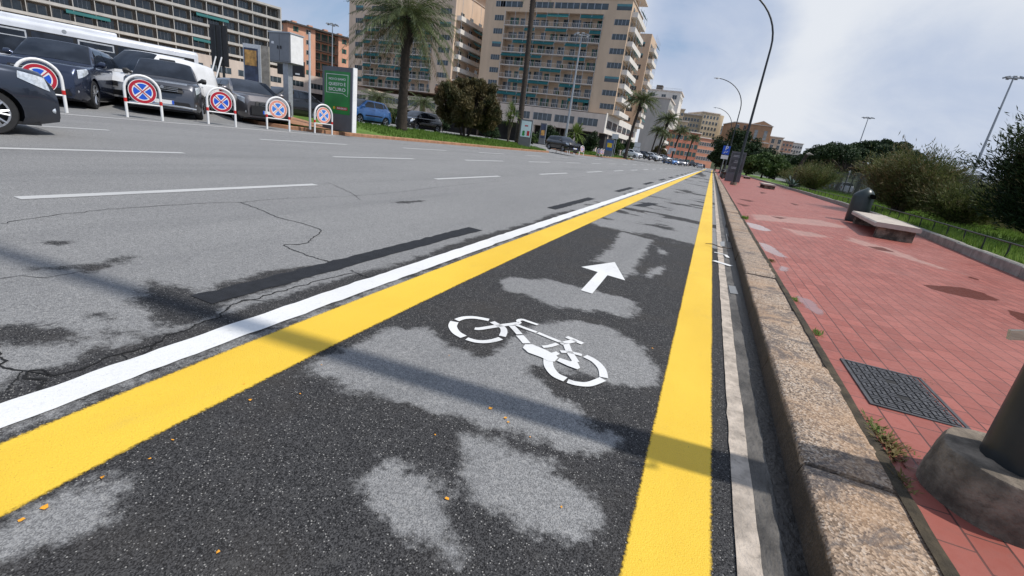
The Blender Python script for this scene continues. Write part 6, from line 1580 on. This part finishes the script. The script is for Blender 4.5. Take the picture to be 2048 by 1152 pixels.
for k in range(26): q.bb(k * 4.0 - .07, k * 4.0 + .07, -.1, .1, zTA - hA * nl, zTA)
q.build('partition_posts', MT['band'], tA)
# low mezzanine strip in front of it, running behind the advertising board
zs1, zs0 = at(600, 150, D=128).z, at(600, 172, D=128).z; print('strip', zs0, zs1)
tS = empty('low_shop_row', (o_.x + .955 * 5, o_.y - .298 * 5, 0), rA, 'long low beige shop row with ribbon windows under the grey balcony block', 'building')
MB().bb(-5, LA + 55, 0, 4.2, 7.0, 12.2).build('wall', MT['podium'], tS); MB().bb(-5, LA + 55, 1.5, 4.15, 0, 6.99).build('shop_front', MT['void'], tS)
for k in range(22): w_('strip_window', tS, 4 + k * 7.0, 0, 8.3, 5.2, 1.6)
# --- salmon block
pD = at(575, 45, D=150); zD = pD.z
r_d = M @ np.array([700 - CX, 82 - CY, F]); A_ = np.array([[r_d[0], -dA.x], [r_d[1], -dA.y]]); s_ = np.linalg.solve(A_, np.array([pD.x, pD.y])); LD = abs(s_[1]); print('D len', LD, s_)
tP = empty('salmon_block', (pD.x, pD.y, 0), rA, 'salmon-pink apartment house with dark overhanging roof left of the date palm', 'building')
MB().bb(0, LD * .42, 0, 16, 0, zD).bb(LD * .42 + .001, LD * .8, 1.8, 15.9, 0, zD - .01).bb(LD * .8 + .001, LD + 6, 0, 16, 0, zD).build('wall', MT['pink'], tP)
MB().bb(-.8, LD + 7, -.9, 17, zD, zD + .5).build('roof', MT['roof'], tP)
for k in range(4): MB().bb(4 + k * LD / 4, 5.5 + k * LD / 4, 5, 6.5, zD + .5, zD + 1.9).build('chimney', MT['pink'], tP)
for i in range(6):
    z = zD - 2.9 - 3.15 * i
    for x in (LD * .12, LD * .31, LD * .9): w_(rb.choice(('window', 'shuttered_window')), tP, x, 0, z + .9, 1.7, 1.5)
    for x in (LD * .49, LD * .61, LD * .73): w_('shuttered_window', tP, x, 1.8, z + .4, 2.2, 2.1)
    q = MB(); q.bb(LD * .42 + .05, LD * .8 - .05, -.1, 1.79, z - .1, z + .05); railing(q, LD * .42 + .05, LD * .8 - .05, -.08, z + .05, .9); q.build('balcony', MT['roof'], tP)
    for y in (4, 10): w_('window', tP, -.0, y, z + .9, 1.7, 1.5, R_(-90))
# --- generic houses
def house(name, label, px0, px1, ptop, pbot, D, rz, depth, wallm, cols, rows, win='window', ww=1.3, wh=1.7, roof='flat', side=0, floor=3.2, group=None, z_base=None, yshift=0):
    pm_x = (px0 + px1) / 2; a = at(px0, ptop, D=D); b_ = at(px1, ptop, D=D); zb = at(pm_x, pbot, D=D).z if z_base is None else z_base; zt = max(a.z, b_.z) * .5 + min(a.z, b_.z) * .5
    W = (Vector((b_.x, b_.y)) - Vector((a.x, a.y))).length; rz = R_(rz)
    # footprint: front edge through the ray of px0, rotated by rz
    dv = Vector((math.cos(rz), math.sin(rz))); r1 = M @ np.array([px1 - CX, (ptop + pbot) / 2 - CY, F])
    s = np.linalg.solve(np.array([[r1[0], -dv.x], [r1[1], -dv.y]]), np.array([a.x, a.y])); W = abs(s[1])
    t = empty(name, (a.x, a.y, zb), rz, label, 'building', group); H = zt - zb
    MB().bb(0, W, 0, depth, -8, H).build('wall', wallm, t)
    if roof == 'gable':
        q = MB(); q.add([(-.6, -.6, H), (W + .6, -.6, H), (W + .6, depth, H), (-.6, depth, H), (W / 2, -.6, H + W * .22), (W / 2, depth, H + W * .22)], [(0, 1, 4), (1, 2, 5, 4), (2, 3, 5), (3, 0, 4, 5), (0, 3, 2, 1)]); q.build('roof', MT['slab'], t)
        q = MB(); q.add([(.5, -.62, H + .3), (W - .5, -.62, H + .3), (W / 2, -.62, H + W * .20)], [(0, 1, 2)]); q.build('pediment', wallm, t)
    else: MB().bb(-.4, W + .4, -.4, depth + .4, H, H + .45).build('roof', MT['slab'], t)
    for i in range(rows):
        z = H - 1.1 - floor * (i + 1) + .9
        for k in range(cols): w_(win if rb.random() < .8 else 'window', t, W * (k + .5) / cols, 0, z, ww, wh)
        for k in range(side): w_(win, t, W, depth * (k + .5) / side, z, ww, wh, R_(90))
    return t, W, H
tW, _, HW = house('white_block', 'tall pale grey-white house with blank wall and roof terrace between tan tower and ochre house', 1293, 1330, 196, 300, 190, 0, 22, MT['greywall'], 0, 0, side=5)
for i in range(6):
    z = HW - 4 - 3.2 * i; q = MB(); q.bb(_, _ + 1.2, 1, 20, z - .1, z + .9); q.build('balcony', MT['whitewall'], tW)
    for k in range(4): w_('shuttered_window', tW, _ + .01, 3 + k * 4.6, z + .1, 1.6, 2.1, R_(90))
tW2, _, HW2 = house('white_block', 'white upper storey house with three windows rising behind the blank pale wall', 1296, 1351, 183, 290, 225, 0, 18, MT['whitewall'], 3, 1, ww=2.2, wh=2, side=3)
MB().bb(3, 6, 4, 8, HW2 + .46, HW2 + 3).build('roof_hut', MT['shade'], tW2)
q = MB(); railing(q, 0, _, .1, HW2 + .45, 1.0); q.build('terrace_railing', MT['metal_grey'], tW2)
tR, _, HR = house('red_house', 'long red-orange house row with pale cornice at the end of the street', 1328, 1396, 262, 322, 215, 28, 16, MT['redwall'], 9, 4, 'shuttered_window', 1.5, 2.0, floor=3.5, z_base=.8)
tR2, _, HR = house('red_house', 'brighter orange right half of the red house row, many small windows', 1396, 1429, 277, 327, 232, 34, 16, pm('orange_render', (0.55, 0.26, 0.165), 0.9, 0.1, 0.3, dirt=.2), 8, 3, 'window', 1.2, 1.9, floor=3.5, side=3, z_base=.8)
tO, WO, HO = house('ochre_house', 'big ochre palace with balconies standing high above the red houses', 1358, 1408, 231, 281, 290, 12, 22, MT['yellowwall'], 9, 5, 'window', 1.3, 2.0, floor=3.3, side=6)
for i in range(4): MB().bb(WO * .2, WO * .4, -.9, -.01, HO - 4.6 - 3.3 * i, HO - 4.3 - 3.3 * i).build('balcony', MT['slab'], tO)
MB().bb(-1.0, WO + 1.0, -1.0, 23, HO + .46, HO + .9).build('cornice', MT['slab'], tO)
tO2, WO2, HO2 = house('ochre_house', 'right wing of the ochre palace with rounded end', 1408, 1434, 226, 284, 285, 30, 20, pm('pale_ochre_render', (0.54, 0.44, 0.30), 0.9, 0.12, 0.3, dirt=.25), 5, 5, 'window', 1.3, 2.0, floor=3.3, side=4)
MB().tube([(WO2, 5, -6), (WO2, 5, HO2 - .3)], 5.0, 20).build('rounded_bay', MT['yellowwall'], tO2, smooth=40)
tO3, a_, b3 = house('ochre_house', 'smaller yellow house stepped down left of the ochre palace', 1343, 1362, 218, 290, 265, 8, 14, MT['yellowwall'], 4, 5, side=3)
for n_, (a, b_, c, d, D, lab, m_, cl, rw) in enumerate([(1430, 1447, 252, 285, 330, 'grey-beige hillside house right of the ochre palace', 'greywall', 4, 3), (1446, 1462, 258, 290, 340, 'pale stepped hillside house below the sky', 'whitewall', 4, 2), (1436, 1470, 272, 300, 300, 'ochre hillside house above the dark trees', 'yellowwall', 7, 2), (1352, 1372, 243, 285, 255, 'small yellow house tucked under the ochre palace', 'yellowwall', 3, 3),
                                    (1566, 1584, 283, 306, 330, 'pinkish house right of the church annex', 'pink', 3, 2), (1580, 1604, 287, 308, 340, 'white terraced villa on the hill right of the pink house', 'whitewall', 5, 2), (1555, 1600, 308, 318, 300, 'long white low villa half hidden in hillside trees', 'greywall', 8, 1), (1622, 1640, 299, 306, 380, 'tiny white house peeping over the pine hill', 'whitewall', 3, 1)]):
    house('hillside_house', lab, a, b_, c, d, D, 14, 10, MT[m_], cl, rw, 'window', 1.3, 1.6, floor=3.1)
tK, WK, HK = house('church', 'brown church with a pedimented front and tall windows above the trees', 1503, 1537, 251, 318, 255, 12, 34, MT['church'], 0, 0, roof='gable')
for x in (WK * .3, WK * .75): MB().bb(x - .9, x + .9, -.08, -.002, HK - 7.5, HK - 2.5).build('tall_window', MT['curtain'], tK)
MB().bb(WK * .55 - .9, WK * .55 + .9, -.08, -.002, HK - 14, HK - 9.5).build('tall_window', MT['glass'], tK)
MB().bb(-.2, WK + .2, -.35, -.09, HK - 9, HK - 8.5).build('string_course', MT['slab'], tK)
tK2, _, _2 = house('church_annex', 'flat-topped brown wing joining the left side of the church', 1470, 1504, 247, 318, 262, 14, 24, MT['church'], 3, 1, ww=1.6, wh=2.6)
tK3, _, _2 = house('church_annex', 'cream annex with a tall green window right of the church', 1541, 1562, 275, 315, 262, 14, 14, MT['tan2'], 2, 2, ww=1.7, wh=2.6)
# concrete viaduct wall under the ochre palace
tV = empty('retaining_wall', (0, 0, 0), 0, 'dark grey stone retaining wall between red houses and ochre palace', 'wall'); a, b_ = at(1350, 268, D=262), at(1470, 292, D=262)
q = MB(); dv = (b_ - a); dv.z = 0; q.box(((a.x + b_.x) / 2, (a.y + b_.y) / 2, 8), (dv.length, 2, 16), math.atan2(dv.y, dv.x)); q.build('wall', pm('old_stone', (0.14, 0.13, 0.12), 0.9, 0.3, 0.4, dirt=.4), tV)
# hillside
def hill(name, cx_, cy_, rx, ry, h, mat):
    n = 40; vs = []; fs = []
    for i in range(n + 1):
        for j in range(n + 1):
            u, v_ = i / n * 2 - 1, j / n * 2 - 1; r = math.hypot(u, v_); z = h * max(0, math.cos(min(1, r) * math.pi / 2)) ** .8 + (noise.noise(Vector((u * 4, v_ * 4, 1))) * h * .12 if r < 1 else 0)
            vs.append((cx_ + u * rx, cy_ + v_ * ry, z - .5))
    for i in range(n):
        for j in range(n): fs.append((i * (n + 1) + j, (i + 1) * (n + 1) + j, (i + 1) * (n + 1) + j + 1, i * (n + 1) + j + 1))
    q = MB(); q.add(vs, fs); o = tag(q.build(name, mat, smooth=True), kind='structure'); return np.array(vs)
MT['hill'] = pm('wooded_slope', (0.035, 0.05, 0.02), 0.95, 0.4, .08, dirt=.4)
h1 = hill('hill', 20, 420, 190, 150, 15, MT['hill']); h2 = hill('hill', 110, 520, 260, 180, 16, MT['hill'])
def wood(name, H_, N_, size, seed, cond):
    H2 = np.array([v for v in H_ if cond(v)]); idx = np.random.default_rng(seed).choice(len(H2), 260); bl = [(H2[i][0] + random.uniform(-5, 5), H2[i][1] + random.uniform(-5, 5), H2[i][2] + random.uniform(0, 2), 4.5, 4.5, 3.2) for i in idx]
    return tag(quads_mesh(name, leaf_cloud(bl, N_, size, 1.4, .3, 0, .5), LM['dark']), kind='stuff')
wood('hillside_wood', h1, 26000, 1.0, 3, lambda v: v[1] < 420 and v[2] > 1 and v[0] > 20 and v[1] > 300)
wood('hillside_wood', h2, 26000, 1.2, 4, lambda v: v[1] < 520 and v[2] > 1)
# ------------------------------------------------------------------ boards, posts, masts, distant cars
MT['adgreen'] = pm('green_poster', (0.015, 0.20, 0.035), 0.35, 0.25, 1.2); MT['adpale'] = pm('pale_blue_poster', (0.45, 0.58, 0.62), 0.35, 0.08, 1.5); MT['addark'] = pm('dark_photo_poster', (0.03, 0.04, 0.075), 0.3, 0.6, 3)
MT['adgold'] = pm('golden_photo_print', (0.40, 0.22, 0.06), 0.35, 0.6, 3); MT['adyellow'] = pm('yellow_print', (0.70, 0.48, 0.02), 0.35, 0.3, 3); MT['adblue'] = pm('blue_print', (0.03, 0.10, 0.28), 0.35, 0.4, 2); MT['adred'] = pm('red_print', (0.35, 0.02, 0.02), 0.4, 0.2, 3)
MT['cabinet'] = pm('cabinet_grey', (0.19, 0.20, 0.215), 0.5, 0.08, 2, dirt=.25); MT['signback'] = pm('sign_back_aluminium', (0.36, 0.39, 0.42), 0.5, 0.08, 3)
# green advertising case
Yg = 16.6; a, b_ = at(645, 130, Y=Yg), at(706, 137, Y=Yg); c = at(647, 253, Y=Yg); W_ = b_.x - a.x; zb0 = .56; H_ = (a.z + b_.z) / 2 - zb0; print('green', a, b_, c)
tg = empty('advertising_case', ((a.x + b_.x) / 2, Yg, zb0), 0, 'green poster reading QUESTO È SICURO in a grey street case', 'advertising board')
hw = W_ / 2
q = MB(); q.bb(-hw, hw, 0, .22, .0, H_); q.build('case', MT['panel_grey'], tg)
q = MB(); q.bb(hw + .002, hw + .04, -.01, .23, 0, H_ + .02); q.build('edge_profile', MT['white'], tg)
zc0, zc1 = H_ * .27, H_ * .93; q = MB(); q.bb(-hw * .84, hw * .84, -.012, -.002, zc0, zc1); pst = q.build('poster', MT['adgreen'], tg)
rx = (R_(90), 0, 0); pw = hw * 1.68; ph = zc1 - zc0
def tx(s, sz, z, m='white', w_=None, x=0, par=pst):
    o = text_obj('lettering', s, sz, MT[m], par, (x, -.016, z), rx, depth=.001)
    bpy.context.view_layer.update(); d = o.dimensions.x
    if w_ and d > 0: o.scale = (w_ / d, 1, 1)
tx('NOI CI SIAMO', .12, zc0 + ph * .82, w_=pw * .66, x=.0); tx('QUESTO È', .16, zc0 + ph * .70, w_=pw * .66, x=.0); tx('SICURO', .18, zc0 + ph * .575, w_=pw * .66, x=.0)
for x0, x1, z0, z1 in ((-.43, .43, .925, .935), (-.43, .22, .49, .50), (-.43, -.415, .50, .925), (.415, .43, .50, .925)): MB().bb(pw * x0, pw * x1, -.016, -.0125, zc0 + ph * z0, zc0 + ph * z1).build('speech_bubble_line', MT['white'], pst)
q = MB(); q.tube([(pw * .22, -.015, zc0 + ph * .495), (pw * .42, -.015, zc0 + ph * .43), (pw * .422, -.015, zc0 + ph * .50)], .008, 4); q.build('speech_bubble_tail', MT['white'], pst)
MB().bb(-pw * .02, pw * .42, -.018, -.0125, zc0 + ph * .10, zc0 + ph * .175).build('logo_panel', MT['adred'], pst); o = text_obj('logo_lettering', 'BASKO', .10, MT['white'], pst, (pw * .20, -.0205, zc0 + ph * .137), rx, depth=.001); bpy.context.view_layer.update(); o.scale = (pw * .36 / max(.01, o.dimensions.x), .9, 1)
MB().tube([(-pw * .11, -.013, zc0 + ph * .14), (-pw * .11, -.019, zc0 + ph * .14)], .06, 12).build('logo_badge', MT['adyellow'], pst)
# other poster cases
def case(px0, px1, pt, pb, D, label, faces, rz=0, name='advertising_case', grey='panel_grey'):
    a, b_ = at(px0, pt, D=D), at(px1, pt, D=D); c = at((px0 + px1) / 2, pb, D=D); W = (b_ - a).length; W = Vector((b_.x - a.x, b_.y - a.y)).length; H = (a.z + b_.z) / 2 - c.z
    t = empty(name, (c.x, c.y, c.z), math.atan2(b_.y - a.y, b_.x - a.x) + R_(rz), label, 'advertising board')
    MB().bb(-W / 2, W / 2, 0, .2, -.3, H).build('case', MT[grey], t); MB().bb(W / 2 + .002, W / 2 + .05, -.01, .21, -.3, H).build('edge_profile', MT['metal_light'], t)
    for i, (x0, x1, z0, z1, m) in enumerate(faces):
        MB().bb(W * (x0 - .5), W * (x1 - .5), -.012 - .006 * i, -.002 - .006 * i if i == 0 else -.0122 - .006 * (i - 1), H * z0, H * z1).build('poster' if i == 0 else 'print', MT[m], t)
    return t, W, H
t, W, H = case(1036, 1060, 239, 287, 44, 'pale poster with a green and a red figure in the case beside the yucca', [(.09, .91, .28, .94, 'adpale')])
MB().tube([(-W * .16, -.02, H * .48), (-W * .16, -.014, H * .48)], W * .11, 12).tube([(-W * .16, -.02, H * .38), (-W * .16, -.014, H * .38)], W * .12, 12).build('green_figure', MT['adgreen'], t)
MB().bb(W * .12, W * .33, -.02, -.014, H * .34, H * .54).build('red_figure', MT['adred'], t); MB().bb(-W * .12, W * .16, -.02, -.014, H * .72, H * .77).build('red_print_line', MT['adred'], t)
t, W, H = case(1077, 1089, 246, 283, 58, 'narrow dark poster case with a golden street picture', [(.12, .88, .2, .94, 'addark'), (.2, .8, .34, .62, 'adgold')])
t, W, H = case(1208, 1224, 278, 308, 66, 'poster case with yellow flower-like print on blue by the slender palm', [(.1, .9, .25, .94, 'adblue'), (.2, .8, .45, .75, 'adyellow')])
# metal switch cabinet on a post
Yb = 17.0; a, b_ = at(538, 64, Y=Yb), at(580, 66, Y=Yb); c = at(560, 124, Y=Yb); W = b_.x - a.x; H = a.z - c.z; print('cabinet', a, b_, c)
t = empty('cabinet_on_post', ((a.x + b_.x) / 2, Yb, .6), 0, 'grey two-door metal cabinet raised on a thick post', 'cabinet'); z0 = c.z - .6
MB().bb(-W / 2, W / 2, 0, .75, z0, z0 + H).build('cabinet_body', MT['cabinet'], t); MB().bb(-W / 2 - .04, W / 2 + .04, -.04, .79, z0 + H, z0 + H + .05).build('lid', MT['signback'], t)
for s_ in (-1, 1):
    d_ = MB().bb(*(sorted((s_ * .012, s_ * (W / 2 - .03)))), -.02, -.001, z0 + .06, z0 + H - .06).build('door', MT['cabinet'], t); MB().bb(*(sorted((s_ * .06, s_ * .12))), -.045, -.021, z0 + H * .45, z0 + H * .56).build('handle', MT['black'], d_)
MB().bb(-W * .38, -W * .26, -.024, -.021, z0 + H * .62, z0 + H * .70).build('sticker', MT['white'], t)
MB().bb(-.16 + .1, .16 + .1, .2, .45, -.1, z0).build('post', MT['metal_grey'], t)
MB().bb(W / 2 + .001, W / 2 + .01, 0.02, .73, z0 + .02, z0 + H - .02).build('side_panel', MT['white'], t)
# black sign seen from behind, with two pale struts
a, b_ = at(426, 52, D=24), at(458, 56, D=24); c = at(440, 132, D=24); W = Vector((b_.x - a.x, b_.y - a.y)).length; zb = .6
t = empty('black_sign_back', (c.x, c.y, zb), math.atan2(b_.y - a.y, b_.x - a.x), 'tall black sign panel seen from behind, propped by two pale struts', 'sign')
MB().bb(-W / 2, W / 2, 0, .12, c.z - zb, a.z - zb).build('panel', MT['black'], t)
for x in (-W * .18, W * .18):
    MB().bb(x - .025, x + .025, -.04, -.001, c.z - zb, a.z - zb - .03).build('batten', MT['metal_dark'], t); MB().tube([(x, -.05, (a.z - zb) * .64), (x - .35, -.9, .0)], .035, 8).build('strut', MT['white'], t)
    MB().bb(x - .04, x + .04, 0.0, .1, -.1, c.z - zb - .002).build('leg', MT['metal_dark'], t)
t, W, H = case(490, 522, 92, 190, 23, 'tall dark poster case with a rust-brown picture beside the cabinet post', [(.06, .9, .1, .92, 'addark'), (.1, .82, .58, .88, 'adgold')], grey='metal_light')
MB().bb(W / 2 + .06, W / 2 + .42, .05, .16, -.3, H).build('side_wing', MT['concrete'], t)
p = at(620, 240, D=18.6); t = empty('thin_post', (p.x, p.y, .6), 0, 'thin pale bare pole on the terracotta tip of the island', 'pole'); ht = at(617, 73, D=18.4).z - .6
MB().cyl((0, 0, -.1), .045, .04, ht + .1, 10).build('pole', MT['metal_light'], t, smooth=True); MB().cyl((0, 0, ht), .05, .02, .04, 10).build('cap', MT['metal_grey'], t)
# small black sign box beyond the cabinet post
a = at(558, 140, D=26); t = empty('traffic_light_box', (a.x, a.y, .7), R_(20), 'small black display box on a pole beyond the cabinet post', 'sign'); MB().bb(-.1, 1.4, 0, .2, a.z - .9, a.z - .1).build('panel', MT['black'], t); MB().cyl((.6, .3, -.1), .05, .05, a.z - .3, 8).build('post', MT['metal_dark'], t); MB().bb(.95, 1.2, -.01, -.001, a.z - .82, a.z - .74).build('sticker', MT['white'], t)
# grey sign backs on poles on the far island
for i, (px0, px1, pt, pb, D, lab) in enumerate([(1225, 1238, 268, 277, 68, 'grey back of a road sign beside the yellow poster case'), (1270, 1282, 285, 293, 84, 'upper grey sign back left of the palm pair'), (1267, 1281, 295, 302, 86, 'lower grey sign back left of the palm pair'), (1339, 1353, 296, 301, 110, 'small grey sign back in front of the red houses'), (1336, 1342, 301, 308, 110, 'tiny square sign back below the small grey one')]):
    a, b_ = at(px0, pt, D=D), at(px1, pt, D=D); c = at(px0, pb, D=D); W = (b_ - a).length
    t = empty('road_sign', ((a.x + b_.x) / 2, (a.y + b_.y) / 2, .8), math.atan2(b_.y - a.y, b_.x - a.x), lab, 'road sign'); MB().bb(-W / 2, W / 2, 0, .05, c.z - .8, (a.z + b_.z) / 2 - .8).build('panel', MT['signback'], t)
    for s_ in (-1, 1): MB().cyl((s_ * W * .3, .09, -.1), .045, .045, a.z - .8, 8).build('post', MT['metal_grey'], t)
# high masts with floodlight rings
def mast(px, pt, pb, D, label, r=.16, heads=6, ring=.8):
    a = at(px, pt, D=D); t = empty('light_mast', (a.x, a.y, .1), 0, label, 'light mast', 'tall masts with floodlight crowns'); h = a.z - .1
    MB().cyl((0, 0, -.1), r, r * .42, h, 14).build('pole', MT['metal_grey'], t, smooth=True)
    MB().tube([(ring * math.cos(x), ring * math.sin(x), h - .15) for x in np.linspace(0, 6.283, 17)], .05, 6).build('ring', MT['metal_dark'], t); MB().cyl((0, 0, h - .4), .14, .12, .6, 10).build('hub', MT['metal_grey'], t)
    for k in range(heads):
        x = 6.283 * k / heads; c, s_ = math.cos(x), math.sin(x); q = MB(); q.box((ring * 1.15 * c, ring * 1.15 * s_, h - .1), (.55, .42, .2), x, 0, R_(18)); q.tube([(.1 * c, .1 * s_, h - .2), (ring * c, ring * s_, h - .12)], .03, 5); q.build('floodlight', MT['metal_grey'], t)
mast(2028, 154, 341, 80, 'tall floodlight mast at the far right, leaning most in view', .28, 7, 1.0)
mast(1737, 235, 290, 145, 'distant floodlight mast rising above the umbrella pines', .26, 6, 1.3)
mast(1164, 68, 280, 76, 'floodlight mast in front of the largest tan apartment block', .24, 6, .9)
mast(665, 48, 130, 105, 'floodlight mast in front of the salmon-pink house', .22, 6, 1.0)
# distant parked and moving cars
cs1, _s, _S = make_car('parked_car', 'hatch', 4.2, 1.76, 1.48, P_['silver'], label='x'); cs2, _s, _S = make_car('parked_car', 'round', 3.9, 1.7, 1.5, P_['red'], label='x')
used_ = set()
def far_car(src, px, D, heading, label, z=.8, group='cars parked beyond the far island'):
    p = at(px, 320, D=D)
    if src.name in used_: o = copy_tree(src)
    elif src in (cs1, cs2): o = src
    else: o = copy_tree(src)
    used_.add(src.name)
    o.location = (p.x, p.y, z); o.rotation_euler[2] = R_(heading); o['label'] = label; o['category'] = 'car'; o['group'] = group; return o
for src, px, D, hd, lab in [(c4_, 1262, 86, -30, 'white car first in the row right of the slender palm'), (c8, 1283, 90, -35, 'dark car second in the far row, left of the palm pair'), (c4_, 1303, 92, -30, 'white car behind the tiny arch signs before the palm pair'), (cs1, 1326, 104, -40, 'silver car in the far row right of the palm pair'), (c7, 1341, 112, -40, 'light blue car in the far row before the red houses'),
                          (c4_, 1350, 118, -50, 'white small car in the far row before the red houses'), (cs1, 1362, 118, -70, 'silver car at the middle of the far row'), (cs1, 1370, 128, -80, 'pale car behind another in the far row'), (c9, 1386, 130, -85, 'dark car at the right end of the far row')]:
    far_car(src, px, D, hd, lab, .8 if px < 1340 else .35)
far_car(cs1, 1403, 150, 92, 'silver car driving away in the lane at the end of the road', .12, 'cars at the end of the road'); far_car(c9, 1396, 165, -88, 'dark car farther along, at the end of the road', .3, 'cars at the end of the road')
far_car(c9, 1409, 178, 90, 'black car farthest down the road near the bike lane end', .1, 'cars at the end of the road')
for i, (src, px, D, hd, lab) in enumerate([(cs1, 1662, 74, 80, 'silver car seen left of the litter bin through the fence'), (c9, 1690, 70, 85, 'dark car just left of the litter bin beyond the fence'), (c4_, 1705, 66, 95, 'white car above the litter bin beyond the fence'), (c4_, 1892, 62, 60, 'white car at the left of the gap beside the big mast foot'), (cs2, 1908, 60, 75, 'red car seen through the bars beside the mast foot'),
                          (c9, 1926, 62, 100, 'dark car seen through the bars right of the mast foot'), (cs2, 1944, 58, 60, 'red car seen through the bars, second from right'), (cs1, 1962, 60, 80, 'silver car seen through the bars, nearest the dark tamarisk')]):
    p = at(px, 340, D=D); o = far_car(src, px, D, hd, lab, .05, 'cars in the car park beyond the fence')
# two scooters parked at the kerb far along the pavement
def scooter():
    t = empty('scooter', (0, 0, 0))
    for x in (-.6, .6): w__ = MB().tube([(x, -.05, .25), (x, .05, .25)], .25, 16).build('wheel', MT['rubber'], t)
    q = MB(); q.tube(smooth3([(-.8, 0, .62), (-.45, 0, .72), (-.1, 0, .55), (.1, 0, .34), (.3, 0, .34), (.45, 0, .6), (.5, 0, .95)], 3), [.1, .14, .17, .18, .18, .17, .15, .13, .11, .10, .11, .13, .16, .18, .17, .15, .12, .1, .07], 10); q.build('body', MT['black'], t, smooth=True)
    MB().tube([(-.75, 0, .80), (-.4, 0, .84), (-.05, 0, .78)], [.1, .13, .09], 8).build('seat', MT['rubber'], t, smooth=True)
    MB().tube([(.45, -.33, 1.08), (.5, 0, 1.0), (.45, .33, 1.08)], .02, 6).build('handlebar', MT['metal_dark'], t); MB().tube([(.58, 0, .9), (.64, 0, .9)], .08, 12).build('headlight', MT['lamp'], t); MB().tube([(.52, 0, .5), (.6, 0, .25)], .035, 6).build('fork', MT['metal_dark'], t)
    return t
sc = scooter(); sc.location = (1.5, 53, zg(1.5)); sc.rotation_euler[2] = R_(60); tag(sc, 'dark scooter parked left of the grey map board', 'scooter', 'scooters on the far pavement')
copy_tree(sc, None, (1.35, 56, zg(1.5)), R_(75), 'second dark scooter behind the first, near the parking sign'); copy_tree(sc, None, (1.4, 59.5, zg(1.5)), R_(66), 'farthest dark scooter behind the other two')
